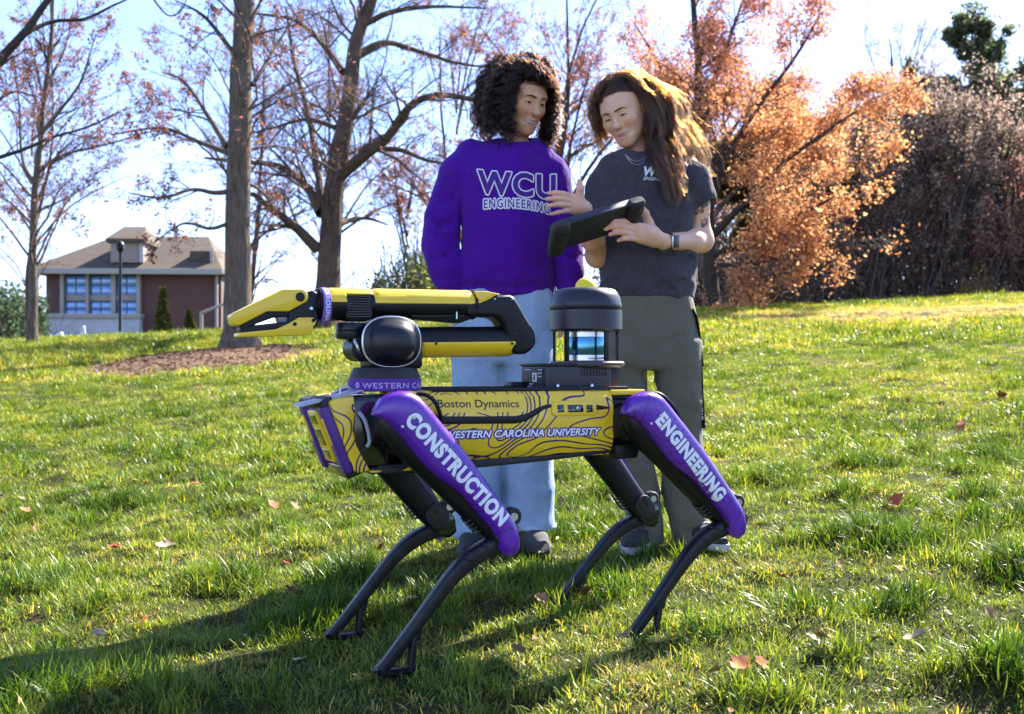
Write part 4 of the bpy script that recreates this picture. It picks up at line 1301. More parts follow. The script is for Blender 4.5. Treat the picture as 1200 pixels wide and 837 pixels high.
def leg(side, hip_u, hip_z, d_thigh, foot_u, foot_z, lettering=None, hip_w=.17):
    """one leg: hip motor, thigh, purple cover, shank with a forked foot"""
    W = hip_w
    ca, sa = math.cos(d_thigh), math.sin(d_thigh)
    def rot(v):
        return np.array([v[0] * ca - v[1] * sa, v[0] * sa + v[1] * ca])
    td, ts = rot(TD), rot(TS)
    H = np.array([hip_u, hip_z])
    def TP(t, s, w):
        q = H + td * t + ts * s
        return (q[0], side * w, q[1])
    # hip motor (fore-aft barrel) and the thigh head
    hy = side * .10
    b = lathe([(.034, -.052), (.043, -.046), (.045, -.02), (.045, .03), (.038, .046), (.02, .05)], 28, 'X', (hip_u - .0, hy, hip_z - .015))
    hm = rpart('hip_motor', b, M_black)
    for i in range(6):
        rr = .0465
        rpart('hip_motor_ring', lathe([(rr, -.0035 + i * .011 - .03), (rr + .0015, -.002 + i * .011 - .03), (rr + .0015, .001 + i * .011 - .03), (rr, .0025 + i * .011 - .03)], 28, 'X', (hip_u, hy, hip_z - .015)), M_gloss if i % 2 else M_carbon, hm)
    # inner structure of the thigh (black)
    secs = [(-.042, .004, .024, .026), (-.03, .000, .040, .034), (0, -.006, .046, .040), (.05, -.010, .044, .040), (.11, -.008, .040, .036), (.18, -.007, .036, .032), (.25, -.005, .033, .029), (.31, -.002, .031, .027), (.345, .002, .029, .026), (.372, .006, .024, .022), (.388, .008, .014, .014)]
    rings = []
    for t, s, rs, rw in secs:
        ring = []
        for i in range(20):
            a = 2 * math.pi * i / 20
            cx, sx = math.cos(a), math.sin(a)
            e = .62
            ring.append(TP(t, s + rs * math.copysign(abs(cx) ** e, cx), W - .008 + rw * .82 * math.copysign(abs(sx) ** e, sx)))
        rings.append(ring)
    th = rpart('thigh', loft(rings), M_black, angle=50)
    # belt-like ridges on the lower front of the thigh
    for i in range(4):
        t0 = .262 + i * .011
        p = [TP(t0 - .006, -.036, W + .024), TP(t0, -.040, W + .012), TP(t0, -.040, W - .012), TP(t0 - .006, -.036, W - .024)]
        rpart('thigh_ridge', tube(p, .0028, 6), M_carbon, th)
    # knee motor housing
    b = loft([[TP(.345 + rr * math.cos(a), .004 + rr * 1.0 * math.sin(a), W + wv) for a in np.linspace(0, 2 * math.pi, 24, endpoint=False)] for rr, wv in ((.020, -.036), (.030, -.032), (.031, .0), (.030, .032), (.020, .036))])
    kn = rpart('knee_housing', b, M_gloss)
    b = loft([[TP(.330 + .012 * q + rr * math.cos(a), .044 + rr * math.sin(a), W + wv) for a in np.linspace(0, 2 * math.pi, 20, endpoint=False)] for q, rr, wv in ((0, .017, -.012), (0, .020, -.009), (0, .020, .009), (0, .017, .012))])
    rpart('knee_pulley', b, M_soft, kn)
    b = loft([[TP(.330 + rr * math.cos(a), .044 + rr * math.sin(a), W + wv) for a in np.linspace(0, 2 * math.pi, 16, endpoint=False)] for rr, wv in ((.009, -.014), (.009, .014))])
    rpart('knee_pulley_hub', b, M_steel, kn)
    # inner flat cap of the thigh end, seen on the legs turned away
    b = loft([[TP(.315 + .034 * cx * .9 + .004, .002 + .026 * sx, W - wv) for cx, sx in ((math.copysign(abs(math.cos(a)) ** .7, math.cos(a)), math.copysign(abs(math.sin(a)) ** .7, math.sin(a))) for a in np.linspace(0, 2 * math.pi, 24, endpoint=False))] for wv in (.024, .0385)])
    bevel(b, .003, 2, 40)
    rpart('knee_cap', b, M_soft, kn)
    for o_ in (-.009, .009):
        b = loft([[TP(.308 + .014 * math.cos(a), .002 + o_ + .005 * math.sin(a), W - wv) for a in np.linspace(0, 2 * math.pi, 12, endpoint=False)] for wv in (.037, .0405)])
        rpart('knee_cap_boss', b, M_gloss, kn)
    # purple cover
    rings, NA = [], 17
    for i in range(NST):
        (t0, s0), (t1, s1) = LOts[i], UPts[i]
        wid = math.hypot(t1 - t0, s1 - s0)
        hgt = min(.026, .014 + wid * .13) * min(1.0, wid / .05)
        ring = []
        for j in range(NA):
            x = -1 + 2 * j / (NA - 1)
            q = (x + 1) / 2
            ring.append(TP(t0 + (t1 - t0) * q, s0 + (s1 - s0) * q, W + .026 + hgt * (1 - abs(x) ** 3.4) ** .55))
        for j in (NA - 1, 0):
            x = -1 + 2 * j / (NA - 1); q = (x + 1) / 2
            ring.append(TP(t0 + (t1 - t0) * (q * .94 + .03), s0 + (s1 - s0) * (q * .94 + .03), W + .006))
        rings.append(ring)
    cover = rpart('thigh_cover', loft(rings), M_purple, th, angle=60)
    mid = [((np.array(LOts[i]) + UPts[i]) / 2) for i in range(NST)]
    for tt, ss in ((.0, .012), (-.004, -.018)):
        b = lathe([(.0035, 0), (.003, .0012)], 10, 'Y', TP(tt, ss, W + .0557))
        rpart('cover_screw', b, M_steel, cover)
    if lettering:
        s, pa, pb, cap = lettering
        A = np.array(thigh_ts_gen(pa, W + .055, H, td, ts)); B = np.array(thigh_ts_gen(pb, W + .055, H, td, ts))
        v, f = text_mesh(s, 1.0, .056, 0, 1.0, 1.12, .12)
        x0, x1, y0, y1 = text_box(v)
        dirv = (B - A); L = np.linalg.norm(dirv); dirv /= L
        nrm = np.array([-dirv[1], dirv[0]]);  nrm = nrm if nrm[1] > 0 else -nrm
        me = cover.data
        bv = BVHTree.FromPolygons([tuple(q.co) for q in me.vertices], [list(q.vertices) for q in me.polygons])
        out = []
        for x, y in v:
            ab = A + dirv * ((x - x0) / (x1 - x0) * L) + nrm * (y / .73 * cap)
            p = Vector(TP(ab[0], ab[1], W + .2))
            hit = bv.ray_cast(p, Vector((0, -side, 0)))
            out.append((p.x, (hit[0].y if hit[0] else p.y - side * .15) + side * .0008, p.z))
        link('leg_lettering', pymesh('leg_lettering', out, f, False), M_white, cover)
    # shank: curved strut, forked at the foot
    K = H + td * (TL - .006) + ts * .004
    F = np.array([foot_u, foot_z])
    d = (F - K); L = np.linalg.norm(d); d /= L
    nn = np.array([-d[1], d[0]]); nn = nn if nn[0] > 0 else -nn                     # forward/up side
    def SP(t, s, w):
        q = K + d * (t * L) + nn * (s * L)
        return (q[0], side * (W + w), q[1])
    ctr = [(0, -.005), (.10, .045), (.22, .082), (.36, .088), (.52, .070), (.68, .046), (.82, .027), (.92, .014), (1.0, .010)]
    hw = [.047, .051, .049, .042, .037, .034, .032, .030, .028]
    ww = [.020, .020, .019, .017, .015, .014, .013, .013, .013]
    cc = catmull([(a, b_, 0) for a, b_ in ctr], 3); hh = np.interp(np.linspace(0, 1, len(cc)), np.linspace(0, 1, 9), hw); w2 = np.interp(np.linspace(0, 1, len(cc)), np.linspace(0, 1, 9), ww)
    rings = []
    for i, c in enumerate(cc):
        a, c2 = cc[max(i - 1, 0)], cc[min(i + 1, len(cc) - 1)]
        tx, ty = c2[0] - a[0], c2[1] - a[1]; ln = math.hypot(tx, ty); nx, ny = -ty / ln, tx / ln
        ring = []
        for q in range(14):
            g = 2 * math.pi * q / 14; e = .42
            cx = math.copysign(abs(math.cos(g)) ** e, math.cos(g)); sx = math.copysign(abs(math.sin(g)) ** e, math.sin(g))
            ring.append(SP(c[0] + nx * cx * hh[i], c[1] + ny * cx * hh[i], sx * w2[i]))
        rings.append(ring)
    b = loft(rings)
    # heel strut and foot bar
    def G(du, dz, w):                                                              # from the foot, in robot axes
        return (foot_u + du, side * (W + w), foot_z + dz)
    st = SP(.70, .03, 0); hx = foot_u - .066
    hp = [(st[0], st[2]), (st[0] + .004, st[2] - .022), (hx - .006, foot_z + .066), (hx - .003, foot_z + .035), (hx, foot_z)]
    hc = catmull([(x, 0, z) for x, z in hp], 4)
    rings = []
    for i, c in enumerate(hc):
        a_, c2 = hc[max(i - 1, 0)], hc[min(i + 1, len(hc) - 1)]
        tx, tz = c2[0] - a_[0], c2[2] - a_[2]; ln = math.hypot(tx, tz)
        nx, nz = -tz / ln, tx / ln
        w_ = .015 - .006 * min(1, i / 8)
        rings.append([(c[0] + nx * w_ * math.cos(g), side * (W + .0115 * math.sin(g)), c[2] + nz * w_ * math.cos(g)) for g in np.linspace(0, 2 * math.pi, 12, endpoint=False)])
    b = loft(rings, b)
    sh = rpart('shank', b, M_carbon, angle=50)
    for q in (0.16, .27):
        rpart('shank_rib', tube([SP(q, .125, .0165), SP(q - .03, .075, .0195), SP(q + .015, .035, .0185)], .0016, 5), M_gloss, sh)
    b = tube(catmull([G(.010, .010, 0), G(.002, .001, 0), G(-.022, -.003, 0), G(-.050, -.003, 0), G(-.070, .001, 0), G(-.074, .010, 0)], 4), [(.008, .015)] * 21, 10)
    rpart('foot', b, M_black)
    return th

def thigh_ts_gen(px, w, H, td, ts):
    q = RP(px[0], px[1], w); d = np.array([q[0], q[2]]) - H
    return float(d @ td), float(d @ ts)

ang_f = math.atan2(TD[1], TD[0])
def dang(hip, knee):
    d = np.array(knee) - np.array(hip)
    return math.atan2(d[1], d[0]) - ang_f
GZ0 = 0.012
legs = []
q = RP(446, 788, .17)
leg(1, HF[0], HF[1], 0.0, q[0], q[2], ('CONSTRUCTION', (474.5, 493.5), (588.5, 617.5), .032))
hr = RP(755, 490, .17); kr = RP(852, 607, .17); q = RP(741, 745, .17)
leg(1, hr[0], hr[2], dang((hr[0], hr[2]), (kr[0], kr[2])), q[0], q[2], ('ENGINEERING', (769, 493.5), (845, 589), .032))
kf = RP(513, 612, -.17); q = RP(388, 746, -.17)
leg(-1, HF[0], HF[1], dang(HF, (kf[0], kf[2])), q[0], q[2])
kk = RP(752, 600, -.17); q = RP(652, 709, -.17)
leg(-1, hr[0], hr[2], dang((hr[0], hr[2]), (kk[0], kk[2])), q[0], q[2])

# ---------------------------------------------------------------- arm
AW = 0.0
TU = RP(451, 445, 0)[0]
# turret: band, collar, neck
b = lathe([(.080, .596), (.082, .598), (.082, .622), (.080, .624)], 48, 'Z', (TU, 0, 0))
band = rpart('arm_band', b, M_fabric_purple)
b = lathe([(.079, .6235), (.079, .628), (.072, .644), (.070, .648), (.05, .650)], 48, 'Z', (TU, 0, 0))
rpart('arm_collar', b, M_soft)
v, f = text_mesh('WESTERN CAROLINA', 1.0, .014, 0, 1.0, 1.1, .1)
x0, x1, y0, y1 = text_box(v)
out = []
thA = R(-158) ; arc = .225 / .0827
# wrap round the band: the robot's forward is +x, its near side +y
for x, y in v:
    a = R(36) + (x - x0) / (x1 - x0) * R(165)
    rr = .0829
    out.append((TU + rr * math.cos(a), rr * math.sin(a), .6035 + y / .73 * .0125))
link('band_lettering', pymesh('band_lettering', out, f, False), M_lilac, band)
b = lathe([(.0, 0), (.006, 0), (.006, .0006), (.0, .0007)], 12, 'Y', (0, 0, 0))
b2 = bmesh.new()
for i in range(6):
    a = i * math.pi / 3
    b2 = merge(b2, lathe([(.0, 0), (.0028, 0), (.0024, .0006)], 8, 'Y', (.0045 * math.cos(a), 0, .0045 * math.sin(a))))
b.free()
aa = R(26)
bmesh.ops.transform(b2, matrix=Matrix.Translation((TU + .0827 * math.cos(aa), .0827 * math.sin(aa), .6095)) @ Matrix.Rotation(aa - R(90), 4, 'Z'), verts=b2.verts)
rpart('band_emblem', b2, M_lilac, band)
neck = prism(RZ([(428, 432), (428, 412), (436, 398), (476, 398), (488, 410), (488, 432)], 0), -.045, .045, .008, 3)
rpart('arm_neck', neck, M_black)
b = lathe([(.020, -.04), (.028, -.036), (.028, .036), (.020, .04)], 24, 'Y', (RP(421, 409, 0)[0], 0, RP(421, 409, 0)[2]))
rpart('arm_neck', b, M_black)
rpart('arm_cable', tube(catmull([RP(416, 398, .035), RP(418, 404, .045), RP(421, 411, .045), RP(425, 418, .035)], 5), .004, 6), M_steel)

# shoulder housing: oval drum with a bright rim and a domed cover
dc = RP(462, 400.5, .078)
def oval(rx, rz, y, n=40, ex=.82):
    out = []
    for i in range(n):
        a = 2 * math.pi * i / n
        c, s = math.cos(a), math.sin(a)
        out.append((dc[0] + rx * math.copysign(abs(c) ** ex, c), y, dc[2] + rz * math.copysign(abs(s) ** ex, s)))
    return out
drum = rpart('shoulder_drum', loft([oval(.048, .042, -.075), oval(.057, .050, -.068), oval(.060, .052, 0), oval(.060, .052, .052), oval(.066, .0545, .058)]), M_black)
rpart('shoulder_rim', loft([oval(.0675, .056, .058), oval(.0685, .057, .0605), oval(.0685, .057, .0625), oval(.0665, .055, .064)]), M_steel, drum)
rpart('shoulder_cover', loft([oval(.066, .0545, .0635), oval(.064, .0525, .066), oval(.056, .046, .068), oval(.053, .044, .074), oval(.049, .041, .086), oval(.040, .034, .095), oval(.026, .023, .101), oval(.010, .009, .103)]), mat('shoulder_black', (.006, .007, .012), .34, spec=.4), drum, angle=60)
for a in (40, 140, 215, 320):
    p = (dc[0] + .054 * math.cos(R(a)), .0715, dc[2] + .044 * math.sin(R(a)))
    rpart('cover_screw', lathe([(.0026, -.004), (.0026, .0005), (.0016, .0012)], 8, 'Y', p), M_steel, drum)

def half_tube(p0, p1, r0, r1, a0, a1, n=16, wmul=1.0, rounded=True):
    """part of a tapered tube between two points of the arm plane, from angle a0 to a1 (0 = up, 90 = near side)"""
    p0, p1 = Vector(p0), Vector(p1)
    t = (p1 - p0).normalized(); yv = Vector((0, 1, 0)); up = yv.cross(t)
    if up.z < 0: up = -up
    rings = []
    L = (p1 - p0).length
    st = [(0, .86), (.02, .97), (.06, 1), (.94, 1), (.98, .97), (1, .86)] if rounded else [(0, 1), (1, 1)]
    for f, k in st:
        c = p0 + (p1 - p0) * f; r = (r0 + (r1 - r0) * f) * k
        ring = [c + up * (r * math.cos(a)) + yv * (r * wmul * math.sin(a)) for a in np.linspace(R(a0), R(a1), n)]
        rings.append(ring)
    return loft(rings, closed=(a1 - a0) % 360 != 0 or True)

# lower link: shoulder -> elbow
p0, p1 = RP(478, 400.5, 0), RP(612, 399, 0)
low = rpart('lower_link', half_tube(p0, p1, .0335, .033, 0, 345, 24), M_black)
def hcyl(name, m, p0, p1, r0, r1, a0, a1, parent, wmul=1.0):
    b = half_tube(p0, p1, r0, r1, a0, a1, 18, wmul)
    bevel(b, .0015, 2, 40)
    return rpart(name, b, m, parent)
hcyl('lower_link_panel', M_yel, RP(488, 401, 0), RP(599, 400, 0), .0362, .0362, 92, 268, low)
for x in (504.5, 592.5):
    q = RP(x, 402.6, 0)
    rpart('panel_screw', lathe([(.003, -.002), (.003, .0015), (.002, .002)], 8, 'Y', (q[0], .0362, q[2] - .001)), M_black, low)
# elbow
el_px = [(548, 352), (562, 352), (578, 346.4), (597, 345.6), (603, 348), (607, 355), (627.6, 391), (628.4, 402), (624, 410), (616, 415), (606, 415.4), (600, 413), (597, 402), (590, 380), (586, 374), (578, 371.5), (548, 371)]
b = prism(RZ(el_px, .03), -.034, .034, .011, 4)
elb = rpart('elbow', b, M_black, angle=50)
b = prism(RZ([(555, 341.6), (570, 342.2), (584, 345), (578, 347), (569, 352.5), (559.5, 357.4), (556.5, 357.4)], .02), -.031, .0335, .003, 2)
rpart('elbow_panel', b, M_yel, elb)
for px in ((580, 350.5), (600.5, 350.8), (604, 391), (623, 391)):
    q = RP(*px, .034)
    rpart('elbow_screw', lathe([(.0024, -.002), (.0024, .0006), (.0014, .0012)], 8, 'Y', (q[0], .034, q[2])), M_steel if px[1] < 360 else M_gloss, elb)
# forearm
p0, p1 = RP(556, 358, 0), RP(428, 357.5, 0)
fore = rpart('forearm', half_tube(p0, p1, .0315, .0325, 0, 345, 24), M_black)
b = half_tube(RP(554.5, 357.6, 0), RP(434, 356.4, 0), .0335, .0345, -90, 90, 20, 1.02)
bevel(b, .0015, 2, 40)
fp = rpart('forearm_panel', b, M_yel, fore)
b = prism(RZ([(443, 347), (475, 346.6), (475, 351.6), (443, 352)], .031), .026, .0335, .002)
rpart('panel_badge', b, M_yel, fore)
b = prism(RZ([(484, 374), (540, 378.6), (552, 374), (556, 368), (480, 368)], .02), -.02, .022, .004)
rpart('forearm_keel', b, M_black, fore)
q = RP(529, 370.5, .0)
rpart('forearm_pin', lathe([(.0018, -.008), (.0018, .008)], 8, 'Z', (q[0], .0318, q[2])), M_steel, fore)
rpart('forearm_seam', half_tube(RP(551, 357, 0), RP(553.8, 357, 0), .0352, .0352, 0, 345, 28, 1.03, False), M_black, fore)

# wrist block with cooling ribs
q0, q1 = RP(408, 358, 0), RP(430, 358, 0)
wb = rpart('wrist_block', prism(RZ([(405, 345), (435, 345), (437, 372), (431, 376.5), (410, 376.5), (405, 372)], .028), -.028, .030, .004), M_black)
for i in range(9):
    y = 347.5 + i * 3.0
    a, c = RP(406.5, y, .031), RP(433, y + .2, .031)
    rpart('cooling_rib', box((c[0], .024, c[2] - .0015), (a[0], .0345, c[2] + .0015), .0008), M_gloss, wb)
b = half_tube(RP(434, 357, 0), RP(383, 357, 0), .0365, .0365, -82, 55, 20, 1.0)
bevel(b, .0015, 2, 40)
rpart('wrist_panel', b, M_yel, wb)
b = half_tube(RP(409, 357, 0), RP(380, 358, 0), .0345, .0345, 0, 345, 28)
rpart('wrist', b, M_black, wb)
b = half_tube(RP(402, 357, 0), RP(383, 357, 0), .0368, .0368, 50, 84, 10)
rpart('wrist_panel', b, M_yel, wb)
q = RP(411, 388, 0)
b = lathe([(.024, -.019), (.031, -.017), (.033, -.012), (.033, -.002), (.031, 0), (.033, .002), (.033, .013), (.030, .018)], 32, 'Z', (q[0], 0, q[2]))
rpart('wrist_drum', b, M_carbon, wb)
# purple ring
wr = RP(379, 359, 0)
b = lathe([(.0385, -.0085), (.0405, -.007), (.0410, 0), (.0405, .007), (.0385, .0085)], 40, 'X', (wr[0], 0, wr[2]))
ring_o = rpart('wrist_band', b, mat('wrist_band_purple', (.22, .13, .50), .6), wb)
v, f = text_mesh('CAROLINA', 1.0, .02, 0, 1.0, 1.1, .1)
x0, x1, y0, y1 = text_box(v)
out = []
for x, y in v:
    a = R(62) - (x - x0) / (x1 - x0) * R(115)
    out.append((wr[0] + .0045 - y / .73 * .009, .0414 * math.cos(a), wr[2] + .0414 * math.sin(a)))
link('band_lettering', pymesh('band_lettering', out, f, False), M_white, ring_o)
for i in range(3):
    q = RP(372.5 - i * 2.6, 357 + i * .3, 0)
    rpart('wrist_ring', lathe([(.034 - .002 * i, -.002), (.0365 - .002 * i, 0), (.034 - .002 * i, .002)], 32, 'X', (q[0], 0, q[2])), M_black, wb)
# gripper
gp = rpart('gripper', prism(RZ([(338, 364.5), (347, 360), (356, 352), (361, 342), (366, 340), (372, 343), (373.5, 379), (368, 384), (350, 384), (337, 381), (338, 372)], .022), -.026, .026, .005, 3), M_black)
uj = [(271.6, 369.6), (273, 368), (332, 338.8), (354.5, 338.6), (359, 341), (362, 347.6), (360.4, 353), (339, 365), (313.5, 365), (282, 381), (276, 381.4), (273.6, 379)]
rpart('upper_jaw', prism(RZ(uj, .03), -.030, .030, .005, 3), M_yel, gp)
rpart('jaw_pad', prism(RZ([(281, 384), (292, 373.5), (313, 364), (339, 364), (339, 371), (322, 372), (301, 379.5), (284, 388)], .02), -.022, .022, .002), M_black, gp)
lj = [(279.6, 390.2), (323.5, 386), (337, 380), (350, 372.3), (367, 372), (371, 376), (370, 380), (367, 383), (367, 389), (363.7, 392.6), (281, 395), (279.4, 394)]
rpart('lower_jaw', prism(RZ(lj, .028), -.028, .028, .003, 3), M_yel, gp)
rpart('jaw_pad', prism(RZ([(281, 384.5), (300, 381), (330, 377.5), (340, 377), (338, 382.5), (322, 387.5), (283, 391.5)], .02), -.022, .022, .002), M_black, gp)
q = RP(352, 348, .031)
rpart('jaw_pivot', lathe([(.010, -.062), (.010, 0), (.008, .0015)], 20, 'Y', (q[0], .031, q[2])), M_black, gp)
for px, mm in (((365, 361.6), M_steel), ((345.5, 379.8), M_black), ((367.5, 375.6), M_black)):
    q = RP(*px, .029)
    rpart('jaw_bolt', lathe([(.0042, -.056), (.0042, .0), (.003, .0012)], 14, 'Y', (q[0], .029, q[2])), mm, gp)
b = prism(RZ([(322, 370), (341, 368), (341, 379), (325, 378.6)], 0), -.012, .012, .003)
rpart('gripper_camera', b, mat('gripper_camera_glass', (.25, .28, .36), .1), gp)

# ---------------------------------------------------------------- payload computer and sensor tower
def yc(px_a, px_b, w): return RP(px_a, 430, w)[0], RP(px_b, 430, w)[0]
ufront, urear = RP(640, 440, .062)[0], RP(717, 440, .062)[0]
zt = RP(640, 428.6, .062)[2]; zb = .598
b = box((urear, -.075, zb), (ufront, .062, zt), .005, 3)
pay = rpart('payload_box', b, M_grey)
rpart('payload_lid', box((urear - .003, -.077, zt - .0008), (ufront + .004, .0645, zt + .0055), .002), M_soft, pay)
# label plate on the front face
xf = ufront
rpart('payload_front', box((xf - .001, -.060, zb + .004), (xf + .0035, .052, zt - .006), .002), M_soft, pay)
M_note = mat('label_white', (.6, .6, .6), .6)
rpart('payload_label', box((xf + .003, -.004, zb + .016), (xf + .0042, .020, zb + .038), .0004), M_note, pay)
rpart('payload_label', box((xf + .004, .004, zb + .021), (xf + .0046, .012, zb + .035), .0002), M_ink, pay)
for i, (y0_, y1_, z_) in enumerate(((-.045, -.012, .044), (-.045, .0, .010), (.026, .046, .044), (.026, .046, .036), (.026, .046, .028))):
    rpart('payload_label', box((xf + .003, y0_, zb + z_), (xf + .0041, y1_, zb + z_ + .0022), .0002), M_note, pay)
rpart('payload_socket', box((xf - .002, -.07, zb), (xf + .05, -.02, zb + .016), .005, 3), M_black, pay)
rpart('payload_socket', box((xf + .0, .03, zb), (xf + .035, .060, zb + .010), .004, 3), M_black, pay)
# vents on the near side
for i in range(9):
    uu = RP(682 + i * 3.55, 436, .062)[0]
    zz0, zz1 = RP(690, 440.5, .062)[2], RP(690, 427.5, .062)[2]
    rpart('vent_slot', box((uu - .0022, .055, zz0), (uu + .0022, .0632, zz1), .0008), M_ink, pay)
for px in (653, 693):
    q = RP(px, 453, .068)
    rpart('mount_tab', box((q[0] - .012, .058, zb), (q[0] + .012, .074, zb + .004), .001), M_steel, pay)
    rpart('mount_bolt', lathe([(.0042, 0), (.0042, .006), (.003, .008)], 10, 'Z', (q[0], .070, zb + .004)), M_steel, pay)
ur = RP(721, 440, .05)[0]
rpart('payload_rear', box((ur - .012, -.07, zb), (urear + .002, .055, zt - .004), .003), M_soft, pay)
# sensor tower
LU = RP(686.5, 400, 0)[0]
z_pl = RP(690, 425.5, 0)[2]; z_cap = RP(686, 388, 0)[2]; z_seam = RP(686, 363.5, 0)[2]; z_top = RP(686, 338.5, 0)[2]
b = lathe([(.080, -.012), (.090, -.006), (.091, 0), (.088, .004)], 40, 'Z', (LU - .004, -.0, z_pl))
tow = rpart('sensor_tower_plate', b, mat('tower_plate', (.07, .07, .08), .45, .3))
b = lathe([(.083, z_cap - .001), (.0885, z_cap + .003), (.0885, z_seam - .002), (.086, z_seam - .001), (.0855, z_seam)], 48, 'Z', (LU, 0, 0))
capm = mat('tower_cap', (.012, .012, .02), .38)
k = NT(capm); k.bump(k.noise(k.coord(), 500, 2), .08, .001)
cap = rpart('sensor_tower_cap', b, capm)
b = lathe([(.0865, z_seam), (.0885, z_seam + .002), (.0875, z_seam + .014), (.083, z_seam + .032), (.077, z_top - .010), (.070, z_top - .003), (.058, z_top), (.02, z_top + .001), (.0, z_top + .001)], 48, 'Z', (LU, 0, 0))
rpart('sensor_tower_top', b, capm, cap, angle=50)
b = lathe([(.0265, z_top + .0), (.0265, z_top + .004), (.0245, z_top + .0125), (.018, z_top + .021), (.010, z_top + .0255), (.0, z_top + .027)], 28, 'Z', (LU, 0, 0))
rpart('sensor_tower_knob', b, mat('knob_yellow', (.85, .62, .015), .4), cap)
# lidar drum inside
M_glass_t = mat('lidar_window', (.04, .20, .30), .14, .85, coat=.6)
k = NT(M_glass_t)
M_silver = mat('lidar_silver', (.62, .63, .66), .28, .85)
rl = .0515
zz = [z_pl + .004, z_pl + .019, z_cap - .015, z_cap]
b = lathe([(rl - .004, zz[0]), (rl, zz[0] + .002), (rl, zz[1])], 48, 'Z', (LU, 0, 0))
ld = rpart('lidar', b, M_silver)
rpart('lidar_window', lathe([(rl - .002, zz[1] - .0005), (rl - .0015, zz[1] + .001), (rl - .0015, zz[2] - .001), (rl - .002, zz[2] + .0005)], 48, 'Z', (LU, 0, 0)), M_glass_t, ld)
rpart('lidar_top', lathe([(rl, zz[2]), (rl, zz[3] - .003), (rl - .003, zz[3])], 48, 'Z', (LU, 0, 0)), M_silver, ld)
v, f = text_mesh('Velodyne', 1.0, .01, .2, 1.0, 1.0, .15)
x0, x1, y0, y1 = text_box(v)
out = []
for x, y in v:
    a = R(118) - (x - x0) / (x1 - x0) * R(50)
    out.append((LU + (rl + .0006) * math.cos(a), (rl + .0006) * math.sin(a), zz[0] + .005 + y / .73 * .006))
link('lidar_lettering', pymesh('lidar_lettering', out, f, False), M_ink, ld)
# posts between plate and cap
for a in (25, 100, 162, 215, 270, 325):
    x, y = LU + .0775 * math.cos(R(a)), .0775 * math.sin(R(a))
    b = box((-.006, -.003, z_pl), (.006, .003, z_cap + .002), .001)
    bmesh.ops.transform(b, matrix=Matrix.Translation((x, y, 0)) @ Matrix.Rotation(R(a) + math.pi / 2, 4, 'Z'), verts=b.verts)
    rpart('tower_post', b, M_black, tow)
# strap loops by the hips
lp = [RP(489, 462, .10), RP(499, 463, .118), RP(508, 469, .122), RP(514, 480, .122), RP(516.5, 492, .118), RP(512, 500, .108)]
rpart('hip_hose', tube(catmull(lp, 6), .0045, 8), M_black)
lp = [RP(758, 461, .11), RP(772, 462, .12), RP(783, 470, .12), RP(793, 483, .12), RP(797, 494, .115)]
rpart('hip_hose', tube(catmull(lp, 6), .005, 8), M_black)
# ================================================================== building on the left, beyond the crest
BD = 118.0
def bp(px, py): 
    p = P(px, py, BD); return p.x, p.z
build = empty('brick_building', (bp(158, 400)[0], BD, 0), R(3))
tag(build, 'three storey brick building with hipped roof and windows blue with reflected sky at the left', 'building')
def bl(px, py):
    x, z = bp(px, py); return x - build.location.x, z
M_BRICK = mat('dark_red_brick', (.17, .065, .05), .85)
k = NT(M_BRICK); _c = k.coord()
bt = k.n('TexBrick'); k.l(k.mapping(_c, (0, 0, 0), (R(90), 0, 0), (1, 1, 1)), bt.inputs['Vector'])
bt.inputs['Scale'].default_value = 4.0
bt.inputs['Color1'].default_value = (.135, .05, .04, 1); bt.inputs['Color2'].default_value = (.09, .036, .03, 1); bt.inputs['Mortar'].default_value = (.15, .11, .10, 1)
k.base(k.mix(k.math('MULTIPLY', k.noise(_c, .35, 4), .6), bt.outputs[0], (.10, .045, .04)))
M_RENDER = mat('pale_render', (.55, .54, .52), .8)
k = NT(M_RENDER); k.base(k.ramp(k.noise(k.coord(), .6, 5), [(.3, (.36, .36, .37)), (.7, (.46, .46, .47))]))
M_ROOF = mat('shingle_roof', (.16, .12, .09), .9)
k = NT(M_ROOF); _c = k.coord()
k.base(k.ramp(k.noise(k.mapping(_c, (0, 0, 0), (0, 0, 0), (.6, .6, 3)), 1.6, 5, .7), [(.3, (.05, .036, .026)), (.7, (.105, .076, .054))]))
M_PANE = mat('sky_reflection_glass', (.08, .26, .62), .12, spec=.8, coat=.6)  # blue of the reflected sky is put into the pane's base colour
M_FRAME = mat('window_frame_dark', (.05, .06, .08), .5)
M_TRIM = mat('stone_trim', (.34, .31, .28), .8)
x0, zb = bl(56, 420); x1, zt = bl(258, 322)
zlow = -1.0
obj('wall', box((x0, 0, zlow), (x1, 16, zt), 0), M_BRICK, build)
# white ground floor block, projecting
gx0, gz0 = bl(54, 372); gx1, _ = bl(167, 372)
gf = obj('ground_floor', box((gx0, -1.2, zlow), (gx1, .2, gz0), .02), M_RENDER, build)
obj('ledge', box((gx0 - .2, -1.5, gz0 - .15), (gx1 + .2, .1, gz0 + .35), .03), M_TRIM, gf)
